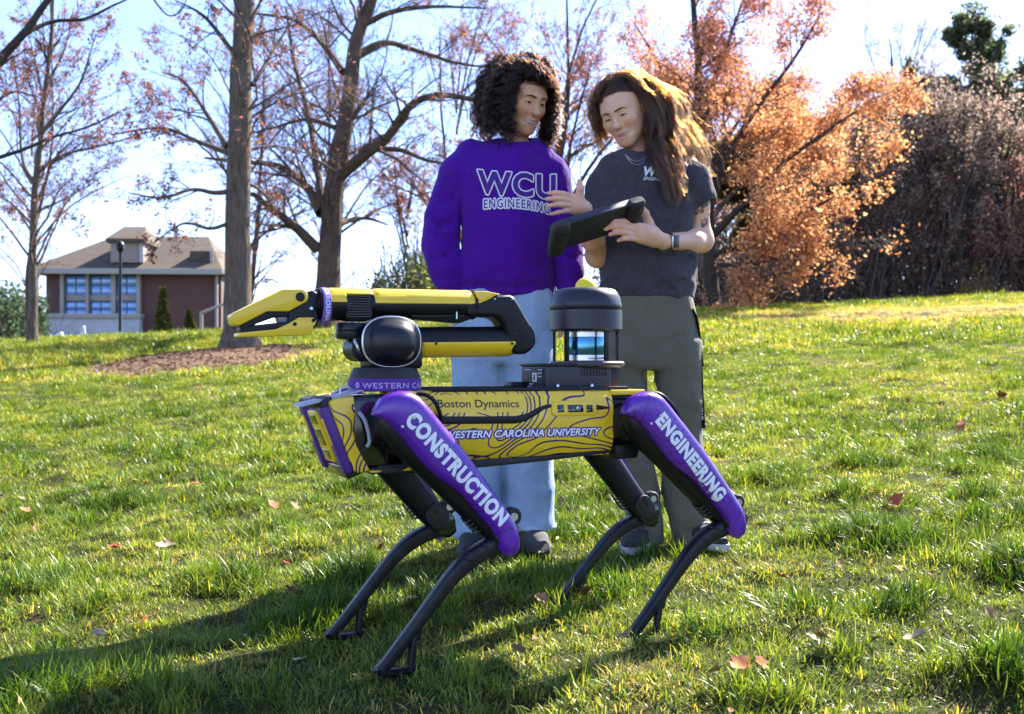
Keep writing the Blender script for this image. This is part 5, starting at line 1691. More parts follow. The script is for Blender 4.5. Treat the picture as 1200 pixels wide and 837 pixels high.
# piers between the windows
for pxa, pxb in ((74.5, 78.5), (104, 107), (132.5, 137.5), (161.5, 166)):
    a, _ = bl(pxa, 0); c, _ = bl(pxb, 0)
    obj('pier', box((a, -.7, gz0 + .3), (c, .1, zt), .03), M_TRIM, build)
sp0, spz0 = bl(80, 353); sp1, spz1 = bl(160, 346)
obj('spandrel', box((sp0, -.25, spz0), (sp1, .1, spz1), .02), mat('grey_spandrel', (.30, .27, .24), .8), build)
def window(pa, pb, py0, py1, cols, rows, yf):
    a, zt_ = bl(pa, py0); c, zb_ = bl(pb, py1)
    w = obj('window', box((a, yf - .08, zb_), (c, yf + .3, zt_), .01), M_FRAME, build)
    fw, g = (c - a) / cols, .07
    for i in range(cols):
        for j in range(rows):
            hh = (zt_ - zb_) / rows
            obj('pane', box((a + i * fw + g, yf - .11, zb_ + j * hh + g), (a + (i + 1) * fw - g, yf - .06, zb_ + (j + 1) * hh - g), .005), M_PANE, w)
for pa, pb in ((79, 103.5), (107.5, 132), (138, 161)):
    window(pa, pb, 323.5, 346.5, 2, 2, -.1)
    window(pa, pb, 354, 371.8, 2, 2, -.1)
for pa, pb in ((61, 87), (94, 117), (123.5, 147)):
    window(pa, pb, 390.5, 404, 2, 1, -1.25)
# roof: low hip with eaves, raised dormer block
ex0, ez = bl(44, 317); ex1, _ = bl(264, 321); rx0, rz = bl(112, 268); rx1, _ = bl(226, 285)
def solid(vs, fs, m, name, par):
    b = bmesh.new(); vv = [b.verts.new(v) for v in vs]
    for f in fs: b.faces.new([vv[i] for i in f])
    bmesh.ops.recalc_face_normals(b, faces=b.faces)
    return obj(name, b, m, par, 20)
roof = solid([(ex0, -2.2, ez), (ex1, -2.2, ez), (ex1, 18, ez), (ex0, 18, ez), (rx0, 7, rz), (rx1, 7, rz), (ex0, -2.2, ez - .45), (ex1, -2.2, ez - .45), (ex1, 18, ez - .45), (ex0, 18, ez - .45)],
             [(0, 1, 5, 4), (1, 2, 5), (2, 3, 4, 5), (3, 0, 4), (0, 6, 7, 1), (1, 7, 8, 2), (2, 8, 9, 3), (3, 9, 6, 0), (6, 9, 8, 7)], M_ROOF, 'roof', build)
obj('fascia', box((ex0 - .05, -2.32, ez - .6), (ex1 + .05, -2.2, ez + .02), .02), M_TRIM, roof)
da, dz0 = bl(134, 309); db, dz1 = bl(171, 284)
obj('dormer', box((da, -1.2, dz0), (db, 5, dz1), .03), mat('dormer_cladding', (.28, .22, .2), .8), roof)
a2, _ = bl(131, 0); c2, zz2 = bl(175, 282); mx, zr = bl(152, 263)
solid([(a2, -1.9, zz2), (c2, -1.9, zz2), (c2, 6, zz2), (a2, 6, zz2), (mx - 1.2, 2, zr), (mx + 1.2, 2, zr), (a2, -1.9, zz2 - .4), (c2, -1.9, zz2 - .4), (c2, 6, zz2 - .4), (a2, 6, zz2 - .4)],
      [(0, 1, 5, 4), (1, 2, 5), (2, 3, 4, 5), (3, 0, 4), (0, 6, 7, 1), (1, 7, 8, 2), (2, 8, 9, 3), (3, 9, 6, 0), (6, 9, 8, 7)], M_ROOF, 'dormer_roof', roof)
w0, _ = bl(167.5, 0)
obj('dormer_trim', box((w0, -1.35, dz0), (db + .1, -1.15, dz1), .02), M_RENDER, roof)
e0, ez0 = bl(222, 306); e1, ez1 = bl(251, 294)
obj('dormer', box((e0, -.2, ez0), (e1, 4, ez1), .03), M_ROOF, roof)
obj('dormer_trim', box((e1 - .5, -.4, ez0 - 1.3), (e1 - .1, -.18, ez1), .02), M_TRIM, roof)
p0, _ = bl(51.5, 0); p1, _ = bl(54.2, 0)
obj('downpipe', box((p0, -1.9, zlow), (p1, -1.5, ez - .4), .05), mat('white_downpipe', (.7, .7, .7), .5), build)
p0, _ = bl(252, 0); p1, _ = bl(255, 0)
obj('downpipe', box((p0, -.5, zlow), (p1, -.2, zt), .05), M_TRIM, build)
# low dark wing at the far right of it
obj('side_wing', box((bl(258, 0)[0], 3, zlow), (bl(268, 0)[0], 12, bl(0, 342)[1]), .05), mat('wing_wall', (.2, .15, .12), .8), build)

# pink house beyond the left edge
ph = empty('pale_house', (P(-2, 400, 130).x, 130, 0))
tag(ph, 'pale pink house half hidden by evergreens at the left edge', 'house')
hz = P(0, 372, 130).z
obj('wall', box((-6, 0, -2), (2.6, 8, hz), .02), mat('pink_render', (.45, .33, .30), .85), ph)
solid([(-6.8, -1, hz), (3.2, -1, hz), (3.2, 9, hz), (-6.8, 9, hz), (-5, 4, hz + 2.2), (1.6, 4, hz + 2.2)], [(0, 1, 5, 4), (1, 2, 5), (2, 3, 4, 5), (3, 0, 4), (0, 3, 2, 1)], M_ROOF, 'roof', ph)

# lamp post, floodlight, bollard, handrail
def post_at(px, D):
    x = (px - 600) / FPX * D
    return x, D, gz1(x, D) - .2
x, y, z = post_at(141, 45)
lp_ = empty('lamp_post', (x, y, z)); tag(lp_, 'tall thin black lamp post standing before the building', 'lamp post')
zt_ = P(141, 296, 45).z - z
obj('pole', lathe([(.11, 0), (.11, .5), (.075, .55), (.06, zt_)], 12), M_black, lp_)
obj('lamp_head', lathe([(.05, zt_), (.16, zt_ + .12), (.18, zt_ + .3), (.12, zt_ + .42), (.02, zt_ + .5)], 12), M_black, lp_)
x, y, z = post_at(74, 31.5)
fl = empty('floodlight', (x, y, z)); tag(fl, 'small white floodlight on the crest before the ground floor', 'floodlight')
obj('stand', lathe([(.05, 0), (.04, .3)], 8), M_steel, fl)
obj('lamp_head', box((-.13, -.08, .26), (.15, .08, .40), .02, 2, None, Matrix.Rotation(R(-25), 4, 'Y')), mat('white_enamel', (.75, .75, .75), .4), fl)
x, y, z = post_at(98, 31.5)
o = obj('bollard', lathe([(.06, 0), (.06, .42), (.05, .48), (.05, .55), (.02, .58)], 12), mat('pale_bollard', (.6, .58, .66), .5))
o.location = (x, y, z); tag(o, 'short pale bollard beside the floodlight on the crest', 'bollard')
x, y, z = post_at(236, 33)
hr_ = empty('handrail', (x, y, z)); tag(hr_, 'pale grey handrail rising beside the thick trunk', 'handrail')
zt_ = P(236, 365, 33).z - z
obj('post', lathe([(.055, 0), (.055, zt_)], 10), M_TRIM, hr_)
obj('rail', tube([(0, 0, zt_ - .05), (.25, 0, zt_ + .05), (.8, 0, zt_ + .28)], .045, 8), M_TRIM, hr_)

# conical golden shrubs before the brick wall
def cone_shrub(label, px, D, top, wpx, seed):
    rg = np.random.default_rng(seed)
    x, y, z = post_at(px, D); H = P(px, top, D).z - z; w = wpx / FPX * D
    r = empty('conical_shrub', (x, y, z)); tag(r, label, 'shrub', 'conical shrubs')
    n = 3800
    f = rg.uniform(0, 1, n) ** 1.25; a = rg.uniform(0, 6.283, n); rr = w * (1.02 - f) ** .85 * np.sqrt(rg.uniform(.25, 1, n)) * (1 + .18 * np.sin(a * 5 + f * 14))
    pos = np.stack([rr * np.cos(a), rr * np.sin(a), f * H], 1)
    v, q = leaf_quads(rg, pos, .075, .03, 0, .5)
    cols = np.array([(.17, .15, .03), (.22, .18, .04), (.10, .11, .03)])
    me = npmesh('foliage', v, q, smooth=False); vcol(me, 'tint', np.repeat(cols[rg.integers(0, 3, n)] * rg.uniform(.6, 1.3, (n, 1)), 4, 0))
    link('foliage', me, M_LEAF, r)
    obj('stem', lathe([(.06, 0), (.02, H * .9)], 6), M_BARKD, r)
cone_shrub('taller pointed olive shrub before the brick wall', 191, 38, 338, 13, 1)
cone_shrub('shorter pointed olive shrub nearest the thick trunk', 222, 39, 364, 12, 2)

# pale kerb and dark pipe end at the far right
xa, ya = (1075 - 600) / FPX * 31, 31
kb = obj('kerb', box((0, 0, -.2), (2.75, .35, .085), .02), mat('pale_concrete', (.55, .54, .5), .8))
kb.location = (xa, ya, P(1075, 354.0, 31).z - .03)
tag(kb, 'pale concrete kerb along the crest below the wood at right', 'kerb')
x = (1193 - 600) / FPX * 30.5
pe = empty('drain_box', (x, 30.5, P(1190, 353, 30.5).z - .1)); tag(pe, 'black drain box lying at the right end of the pale kerb', 'box')
obj('body', prism([(-.55, 0), (.6, 0), (.6, .34), (-.1, .2), (-.55, .1)], -.3, .3, .03), M_black, pe)
obj('lid', prism([(-.12, .2), (.6, .345), (.6, .38), (-.14, .24)], -.33, .33, .01), M_soft, pe)
# ================================================================== the two people
class Field:
    """signed distance field on a grid, blended from simple shapes, turned into one continuous skin"""
    def __init__(s, lo, hi, h):
        s.lo = np.array(lo, float); s.h = h
        s.n = np.ceil((np.array(hi) - s.lo) / h).astype(int) + 1
        s.F = np.full(s.n, .12, np.float32)
        s.ax = [s.lo[i] + h * np.arange(s.n[i]) for i in range(3)]
    def block(s, lo, hi, pad):
        a = np.clip(np.floor((np.array(lo) - pad - s.lo) / s.h).astype(int), 0, s.n)
        b = np.clip(np.ceil((np.array(hi) + pad - s.lo) / s.h).astype(int) + 1, 0, s.n)
        sl = tuple(slice(i, j) for i, j in zip(a, b))
        if any(j <= i for i, j in zip(a, b)): return None, None
        g = np.meshgrid(*[s.ax[i][sl[i]] for i in range(3)], indexing='ij')
        return sl, np.stack(g, -1)
    def put(s, sl, d, k, op):
        f = s.F[sl]
        if op == 'add':
            hh = np.maximum(k - np.abs(f - d), 0) / k
            s.F[sl] = np.minimum(f, d) - hh * hh * k * .25
        else:
            d = -d
            hh = np.maximum(k - np.abs(f - d), 0) / k
            s.F[sl] = np.maximum(f, d) + hh * hh * k * .25
    def cap(s, a, b, ra, rb, k=.01, op='add', sq=None):
        """tapered capsule; sq = (direction, factor) flattens it"""
        a, b = np.array(a, float), np.array(b, float); r = max(ra, rb)
        sl, p = s.block(np.minimum(a, b) - r, np.maximum(a, b) + r, .05)
        if sl is None: return
        if sq is not None:
            ax_, fac = np.array(sq[0], float), sq[1]; ax_ = ax_ / np.linalg.norm(ax_)
            q = p - a
            q = q + ax_ * ((q @ ax_) * (fac - 1))[..., None]
            ab = b - a; ab = ab + ax_ * ((ab @ ax_) * (fac - 1))
        else:
            q = p - a; ab = b - a
        t = np.clip((q @ ab) / max(ab @ ab, 1e-12), 0, 1)
        d = np.linalg.norm(q - t[..., None] * ab, axis=-1) - (ra + (rb - ra) * t)
        s.put(sl, d, k, op)
    def chain(s, pts, rad, k=.01, op='add', sq=None):
        for i in range(len(pts) - 1):
            s.cap(pts[i], pts[i + 1], rad[i], rad[i + 1], k, op, sq)
    def ell(s, c, r, k=.01, op='add', rot=None):
        c, r = np.array(c, float), np.array(r, float); m = r.max()
        sl, p = s.block(c - m, c + m, .05)
        if sl is None: return
        q = p - c
        if rot is not None: q = q @ np.array(rot)
        k0 = np.linalg.norm(q / r, axis=-1); k1 = np.linalg.norm(q / (r * r), axis=-1)
        s.put(sl, k0 * (k0 - 1) / np.maximum(k1, 1e-9), k, op)
    def column(s, st, k=.02, ex=2.0, op='add', cap=.02):
        """upright loft: st = rows (z, cx, cy, rx, ry), z falling or rising"""
        st = np.array(sorted(st)); z0, z1 = st[0, 0], st[-1, 0]
        m = st[:, 3:].max()
        sl, p = s.block((st[:, 1].min() - m, st[:, 2].min() - m, z0), (st[:, 1].max() + m, st[:, 2].max() + m, z1), .05)
        if sl is None: return
        zz = p[0, 0, :, 2]
        # smooth interpolation
        fine = np.array(catmull([tuple(r) for r in st], 5)) if len(st) > 2 else st
        I = [np.interp(zz, fine[:, 0], fine[:, i]) for i in range(1, 5)]
        x = np.abs(p[..., 0] - I[0]) / I[2]; y = np.abs(p[..., 1] - I[1]) / I[3]
        rr = (x ** ex + y ** ex) ** (1 / ex)
        d = (rr - 1) * np.minimum(I[2], I[3])
        dz = np.maximum(z0 - p[..., 2], p[..., 2] - z1) + cap
        d2 = np.maximum(dz, 0); d1 = np.maximum(d + cap, 0)
        d = np.where((dz > 0) & (d > -cap), np.sqrt(d1 ** 2 + d2 ** 2) - cap, np.maximum(d, dz - cap))
        s.put(sl, d, k, op)
    def ripple(s, fn):
        g = np.meshgrid(*s.ax, indexing='ij')
        near = np.abs(s.F) < .03
        p = np.stack([a[near] for a in g], -1)
        s.F[near] += fn(p)
    def mesh(s, name):
        F, n = s.F, s.n
        ins = F < 0
        c = [F[i:n[0] - 1 + i, j:n[1] - 1 + j, k:n[2] - 1 + k] for i in (0, 1) for j in (0, 1) for k in (0, 1)]
        cnt = sum((q < 0).astype(np.int8) for q in c)
        act = (cnt > 0) & (cnt < 8)
        idx = np.full(act.shape, -1, np.int64); idx[act] = np.arange(act.sum())
        cv = [q[act] for q in c]
        off = [np.array([i, j, k], float) for i in (0, 1) for j in (0, 1) for k in (0, 1)]
        acc = np.zeros((int(act.sum()), 3)); w = np.zeros(int(act.sum()))
        for a in range(8):
            for b in range(a + 1, 8):
                if np.abs(off[a] - off[b]).sum() != 1: continue
                va, vb = cv[a], cv[b]; x = (va < 0) != (vb < 0)
                t = np.where(x, va / np.where(x, va - vb, 1), 0)
                acc += np.where(x[:, None], off[a] + (off[b] - off[a]) * t[:, None], 0); w += x
        base = np.argwhere(act)
        V = s.lo + s.h * (base + acc / np.maximum(w, 1)[:, None])
        Q = []
        for ax_ in range(3):
            o = [1, 1, 1]; o[ax_] = 0
            A = ins[tuple(slice(o[i], n[i] - 1) for i in range(3))]
            sh = [o[i] + (1 if i == ax_ else 0) for i in range(3)]
            B = ins[tuple(slice(sh[i], n[i] - 1 + (1 if i == ax_ else 0)) for i in range(3))]
            m = np.argwhere(A != B); fl = A[A != B]
            m = m + np.array(o)
            u, v = [i for i in range(3) if i != ax_]
            eu, ev = np.eye(3, dtype=int)[u], np.eye(3, dtype=int)[v]
            cs = [m - eu - ev, m - ev, m, m - eu]
            q = np.stack([idx[tuple(cc.T)] for cc in cs], 1)
            if ax_ == 1: fl = ~fl
            q[~fl] = q[~fl][:, ::-1]
            Q.append(q)
        Q = np.concatenate(Q); Q = Q[(Q >= 0).all(1)]
        return V, Q

def smooth_mesh(me, it=4, fac=.5):
    """a few Laplacian passes to lose the grid"""
    co = co_of(me).astype(float)
    e = np.empty(len(me.edges) * 2, np.int32); me.edges.foreach_get('vertices', e); e = e.reshape(-1, 2)
    deg = np.bincount(e.ravel(), minlength=len(co))[:, None]
    for _ in range(it):
        s = np.zeros_like(co)
        for i in range(3):
            s[:, i] = np.bincount(e[:, 0], co[e[:, 1], i], len(co)) + np.bincount(e[:, 1], co[e[:, 0], i], len(co))
        co += (s / np.maximum(deg, 1) - co) * fac
    set_co(me, co)

def bvh_of(me):
    v = co_of(me); 
    return BVHTree.FromPolygons([tuple(q) for q in v.tolist()], [list(p.vertices) for p in me.polygons])

def rot_head(yaw, pitch, roll):
    return np.array(Matrix.Rotation(R(yaw), 3, 'Z') @ Matrix.Rotation(R(pitch), 3, 'X') @ Matrix.Rotation(R(roll), 3, 'Y'))

# ------------------------------------------------------------------ materials
def skin_material(name):
    m = mat(name, (.5, .3, .2), .48, spec=.4)
    k = NT(m)
    va = k.n('Attribute'); va.attribute_name = 'tint'
    c = k.coord()
    k.base(k.mix(1.0, va.outputs['Color'], k.ramp(k.noise(c, 90, 5, .6), [(.3, (.96, .94, .93)), (.7, (1.03, 1.02, 1.02))]), 'MULTIPLY'))
    k.b.inputs['Subsurface Weight'].default_value = .12
    k.b.inputs['Subsurface Radius'].default_value = (1.0, .35, .2)
    k.b.inputs['Subsurface Scale'].default_value = .006
    k.bump(k.noise(c, 700, 3), .12, .001)
    return m
M_SKIN = skin_material('skin')
def cloth_mat(name, c0, c1, weave=900, rough=.85, sheen=.25, blotch=14.0, crease=.03, cs=11):
    m = mat(name, c0, rough, spec=.15)
    k = NT(m); c = k.coord()
    a = k.ramp(k.noise(c, blotch, 6, .7), [(.3, c0), (.7, c1)])
    f = k.ramp(k.noise(c, weave, 2, .5), [(.3, (.78,) * 3), (.7, (1.12,) * 3)])
    k.base(k.mix(1.0, a, f, 'MULTIPLY'))
    k.b.inputs['Sheen Weight'].default_value = sheen
    k.b.inputs['Sheen Roughness'].default_value = .5
    n1 = k.noise(k.mapping(c, (0, 0, 0), (0, .5, 0), (1, 1, .7)), cs, 5, .55, 1.2)
    n2 = k.noise(c, weave, 2)
    k.bump(k.math('ADD', n1, k.math('MULTIPLY', n2, .05)), .5, crease)
    return m
M_SWEAT = cloth_mat('purple_fleece', (.060, .004, .215), (.078, .006, .26), 700, .9, .06)
M_JEAN = cloth_mat('faded_denim', (.20, .30, .45), (.34, .45, .60), 1200, .85, .1, 7)
M_TEE = cloth_mat('charcoal_heather', (.040, .035, .043), (.066, .059, .068), 520, .9, .12, 60)
M_OLIVE = cloth_mat('olive_cotton', (.115, .108, .072), (.150, .140, .098), 1100, .85, .15, 9)
M_SHOE = mat('black_canvas', (.018, .018, .020), .8)
M_SHOEG = mat('grey_suede', (.05, .05, .055), .9)
M_SOLE = mat('rubber_sole', (.42, .41, .38), .7)
M_SOCK = mat('black_sock', (.012, .012, .014), .9)
def hair_mat(name, melanin, red, rough=.28):
    m = bpy.data.materials.new(name); m.use_nodes = True
    t = m.node_tree; t.nodes.clear()
    h = t.nodes.new('ShaderNodeBsdfHairPrincipled'); o = t.nodes.new('ShaderNodeOutputMaterial')
    h.parametrization = 'MELANIN'
    h.inputs['Melanin'].default_value = melanin
    h.inputs['Melanin Redness'].default_value = red
    h.inputs['Roughness'].default_value = rough
    h.inputs['Radial Roughness'].default_value = .4
    h.inputs['Random Color'].default_value = .25
    t.links.new(h.outputs[0], o.inputs[0])
    return m

# ------------------------------------------------------------------ head
def head_geometry(rot, org, neck_base, smile=.5, open_=.5, scale=1.0, neck_r=.044):
    f = Field((-.105, -.145, -.22), (.105, .13, .15), .0021)
    f.ell((0, .014, .036), (.0745, .095, .083), .03)
    f.ell((0, -.024, -.008), (.0640, .064, .086), .035)
    f.ell((0, -.036, -.066), (.0430, .046, .043), .035)
    f.ell((0, -.0715, -.1015), (.0175, .0165, .0140), .032)                                    # chin
    for sx in (-1, 1):
        f.cap((sx * .048, .004, -.052), (sx * .014, -.062, -.098), .014, .011, .035)          # jaw line
        f.ell((sx * .0395, -.060, -.030 + .004 * smile), (.0225, .0200, .0190), .028)          # cheek
        f.cap((sx * .010, -.0845, .020), (sx * .043, -.0700, .0225), .0100, .0080, .022)       # brow
        f.ell((sx * .0305, -.1000, -.001), (.0160, .0130, .0100), .020, 'sub')                 # socket
        f.ell((sx * .0305, -.0735, -.0015), (.0155, .0135, .0120), .008)                       # lidded eye
        f.ell((sx * .0765, .012, -.012), (.008, .018, .030), .006)                             # ear
        f.ell((sx * .082, .008, -.010), (.005, .010, .018), .005, 'sub')
        f.ell((sx * .0112, -.0965, -.0400), (.0075, .0095, .0068), .009)                       # nostril wing
    f.cap((0, -.0835, .014), (0, -.1045, -.028), .0078, .0088, .018)
    f.ell((0, -.1065, -.0345), (.0100, .0110, .0090), .012)
    f.ell((0, -.0720, -.069), (.0300, .0175, .0240), .022)                                     # mouth mound
    cz = .0060 * smile
    w = .0235 + .0080 * smile
    up = [(-w, -.0795, -.0690 + cz), (-.0150, -.0880, -.0668 + .2 * cz), (-.0045, -.0925, -.0635), (0, -.0922, -.0642), (.0045, -.0925, -.0635), (.0150, -.0880, -.0668 + .2 * cz), (w, -.0795, -.0690 + cz)]
    lo = [(-w + .001, -.0795, -.0700 + cz), (-.0140, -.0875, -.0755 - .003 * open_), (0, -.0905, -.0785 - .004 * open_), (.0140, -.0875, -.0755 - .003 * open_), (w - .001, -.0795, -.0700 + cz)]
    f.chain(up, [.0022, .0038, .0044, .0040, .0044, .0038, .0022], .006)
    f.chain(lo, [.0022, .0044, .0054, .0044, .0022], .007)
    md = (.0088 * open_,)
    if open_ > 0:
        q = [(-w + .004, -.0880, -.0695 + .8 * cz), (-.011, -.0955, -.0700 - .003 * open_), (0, -.0975, -.0702 - .0036 * open_), (.011, -.0955, -.0700 - .003 * open_), (w - .004, -.0880, -.0695 + .8 * cz)]
        f.chain(q, [.0010, .0036 * open_ + .0008, .0042 * open_ + .0008, .0036 * open_ + .0008, .0010], .003, 'sub')
    for sx in (-1, 1):                                                                        # smile folds
        f.chain([(sx * .0185, -.0990, -.046), (sx * .0310, -.0890, -.058), (sx * .0350, -.0815, -.070)], [.003, .004, .003], .016, 'sub')
    nb = rot.T @ (np.array(neck_base) - org) / scale
    f.cap((0, .024, -.055), tuple(nb), neck_r, neck_r * 1.06, .03)
    V, Q = f.mesh('head')
    return V, Q, up, lo, md

def face_parts(bv, body, tf, brow, arch, lid, op_, M_BROW, M_LASH, M_EYE, M_IRIS):
    """brows, lash lines and the strip of eye showing between the lids"""
    for sx in (-1, 1):
        strip_on(bv, [(sx * a, -.13, b) for a, b in catmull2([(.0105, .0165), (.018, .0195 + arch), (.028, .0215 + arch), (.037, .0205 + arch * .6), (.0465, .0150)], 4)], list(np.interp(np.linspace(0, 1, 17), [0, .25, .6, 1], [brow * .7, brow * 1.1, brow * .9, brow * .3])), .0014, 'eyebrow', M_BROW, body, tf)
        e = catmull2([(.0180, -.0045), (.0240, -.0022 - lid), (.0305, -.0012 - lid), (.0370, -.0020 - lid), (.0440, -.0042)], 4)
        n = len(e); x = np.linspace(-1, 1, n)
        op = (1 - x ** 2)
        if lid < .002:
            strip_on(bv, [(sx * a, -.13, b - .0012) for a, b in e], [(.0006 + .0032 * op_ * o, .0004 + .0010 * o) for o in op], .0006, 'eye', M_EYE, body, tf)
            i = [q for q in range(n) if abs(x[q] + .05) < .48]
            strip_on(bv, [(sx * e[q][0], -.13, e[q][1] - .0012) for q in i], [(.0038 * op_ * op[q], .0014) for q in i], .0010, 'iris', M_IRIS, body, tf)
        strip_on(bv, [(sx * a, -.13, b) for a, b in e], [(.0008 + .0006 * o, .0008 + .0014 * o) for o in op], .0016, 'eyelash', M_LASH, body, tf)

def catmull2(pts, k):
    return [(p[0], p[1]) for p in catmull([(a, b, 0) for a, b in pts], k)]

def seg_dist(p, pts):
    d = np.full(len(p), 9.0)
    for a, b in zip(pts, pts[1:]):
        a, b = np.array(a), np.array(b); ab = b - a
        t = np.clip((p - a) @ ab / (ab @ ab), 0, 1)
        d = np.minimum(d, np.linalg.norm(p - a - t[:, None] * ab, axis=1))
    return d

def head_colors(V, skin, lipc, up, lo, md, blush=.2):
    skin = np.array(skin)
    c = np.tile(skin, (len(V), 1)).astype(float)
    n = fbm(V * 60, 4, 3)[:, None]
    c *= 1 + .025 * n
    for sx in (-1, 1):
        w = np.exp(-(np.linalg.norm((V - np.array([sx * .040, -.075, -.036])) / np.array([.022, .03, .018]), axis=1)) ** 2)[:, None]
        c = c * (1 - w * blush * 2) + (skin * np.array([1.08, .78, .74])) * w * blush * 2
    w = np.exp(-(np.linalg.norm((V - np.array([0, -.118, -.036])) / .014, axis=1)) ** 2)[:, None] * blush
    c = c * (1 - w) + skin * np.array([1.05, .8, .75]) * w
    # lips and teeth, drawn in the frontal plane
    x, z = np.abs(V[:, 0]), V[:, 2]
    w_ = up[-1][0]; zc = up[-1][2]; op = md[0]
    t = np.clip(x / w_, 0, 1)
    top = -.0668 + (zc + .0668) * t ** 1.6                      # line of the upper teeth
    bot = top - op * (1 - t ** 2.2)                              # lower edge of the opening
    lt = top + np.interp(t, [0, .16, .5, 1], [.0050, .0062, .0048, .0006])
    lb = bot - np.interp(t, [0, .4, .8, 1], [.0078, .0070, .0035, .0006])
    soft = .0012
    front = (V[:, 1] < -.066) & (x < w_ + .002)
    lip = np.clip((lt - z) / soft + .5, 0, 1) * np.clip((z - lb) / soft + .5, 0, 1) * front
    c = c * (1 - lip[:, None]) + np.array(lipc) * lip[:, None]
    if op > .001:
        ins = np.clip((top - z) / .0010 + .5, 0, 1) * np.clip((z - bot) / .0010 + .5, 0, 1) * front
        tooth = (z > bot + .25 * op) & (t < .86)
        tc = np.where(tooth[:, None], np.array([.78, .74, .68]), np.array([.18, .05, .045]))
        c = c * (1 - ins[:, None]) + tc * ins[:, None]
    # nostrils
    for sx in (-1, 1):
        w = np.exp(-(np.linalg.norm(V - np.array([sx * .0065, -.104, -.0445]), axis=1) / .0042) ** 2)[:, None] * .75
        c = c * (1 - w) + np.array([.14, .05, .04]) * w
    return c

def strip_on(bv, pts, half, lift, name, m, parent, tf):
    """a thin lens-shaped strip hugging the face along pts (head coordinates)"""
    V, Q = [], []
    n = len(pts)
    for i, p in enumerate(pts):
        q = bv.ray_cast(Vector((p[0], -.3, p[2])), Vector((0, 1, 0)))
        pos, nr = q[0], q[1]
        if nr.y > 0: nr = -nr
        a = Vector(pts[max(i - 1, 0)]); b = Vector(pts[min(i + 1, n - 1)])
        t = (b - a).normalized(); s = nr.cross(t).normalized()
        if s.z < 0: s = -s
        h0, h1 = half[i] if hasattr(half[i], '__len__') else (half[i], half[i])
        V += [pos - s * h0 + nr * lift * .4, pos + nr * lift, pos + s * h1 + nr * lift * .4]
    for i in range(n - 1):
        j = 3 * i
        Q += [(j, j + 1, j + 4, j + 3), (j + 1, j + 2, j + 5, j + 4)]
    return link(name, npmesh(name, tf(np.array([tuple(v) for v in V])), Q), m, parent)

def make_hair(name, strands, radius, m, parent, origin):
    """strands: list of (n, 3) arrays -> one curves object"""
    hc = bpy.data.hair_curves.new(name)
    sizes = [len(s) for s in strands]
    hc.add_curves(sizes)
    pos = (np.concatenate(strands) - np.array(origin)).astype(np.float32)
    hc.attributes['position'].data.foreach_set('vector', pos.ravel())
    at = hc.attributes.get('radius') or hc.attributes.new('radius', 'FLOAT', 'POINT')
    rr = np.concatenate([np.linspace(1, .35, n) * radius for n in sizes]).astype(np.float32)
    at.data.foreach_set('value', rr)
    hc.materials.append(m)
    o = bpy.data.objects.new(name, hc); COL.objects.link(o)
    o.parent = parent
    return o

def guided(rg, guides, total, npts, D0, curl_r, curl_n, spread0, spread1, push, wave=(0, 0), cutl=.25, frizz=.0, clump=1, csp=.004):
    """strands that follow weighted guide paths given in picture positions plus a depth offset"""
    out = []
    W = np.array([g[0] for g in guides], float); W /= W.sum()
    G = []
    for g in guides:
        c = np.array(catmull([tuple(P(q[0], q[1], D0 + q[2])) for q in g[1]], 8))
        d = np.concatenate([[0], np.cumsum(np.linalg.norm(np.diff(c, axis=0), axis=1))])
        tt = np.linspace(0, d[-1], npts)
        G.append((np.stack([np.interp(tt, d, c[:, i]) for i in range(3)], 1), d[-1]))
    f = np.linspace(0, 1, npts)
    for _ in range(total):
        gi = rg.choice(len(G), p=W)
        base, L = G[gi]
        # blend a little with another guide of the same side
        gj = rg.choice(len(G), p=W)
        b = base
        if guides[gi][2] == guides[gj][2]:
            w = rg.uniform(0, .5); b = base * (1 - w) + G[gj][0] * w
        cut = 1 - cutl * rg.uniform() ** 1.5
        if cut < 1:
            ff = f * cut
            b = np.stack([np.interp(ff, f, b[:, i]) for i in range(3)], 1)
        sp = (spread0 + (spread1 - spread0) * f)[:, None]
        o0 = rg.normal(0, 1, 3); o1 = o0 * .7 + rg.normal(0, .7, 3)
        p = b + (o0 * (1 - f[:, None]) + o1 * f[:, None]) * sp * guides[gi][3]
        t = norm_rows(np.gradient(p, axis=0))
        a = norm_rows(np.cross(t, np.array([.3, 1, .1]))); bb = np.cross(t, a)
        ph = rg.uniform(0, 6.28); cn = curl_n * rg.uniform(.75, 1.3) * cut; cr = curl_r * rg.uniform(.35, 1.4)
        env = np.clip(f * 5, 0, 1)[:, None]
        if cr > 0:
            ang = ph + 2 * math.pi * cn * f + .8 * np.sin(f * 9 + ph)
            p = p + env * cr * (a * np.cos(ang)[:, None] + bb * np.sin(ang)[:, None])
        if wave[0]:
            ang = ph * .5 + 2 * math.pi * wave[1] * f
            p = p + env * wave[0] * (a * np.sin(ang)[:, None] + bb * .5 * np.cos(ang)[:, None])
        if frizz:
            p = p + np.cumsum(rg.normal(0, frizz, (npts, 3)), 0) * env
        for c in range(clump):
            q = p
            if clump > 1:
                q = p + rg.normal(0, csp, 3) * (1 - .35 * f[:, None]) + np.cumsum(rg.normal(0, csp * .05, (npts, 3)), 0)
            out.append(push(q))
    return out

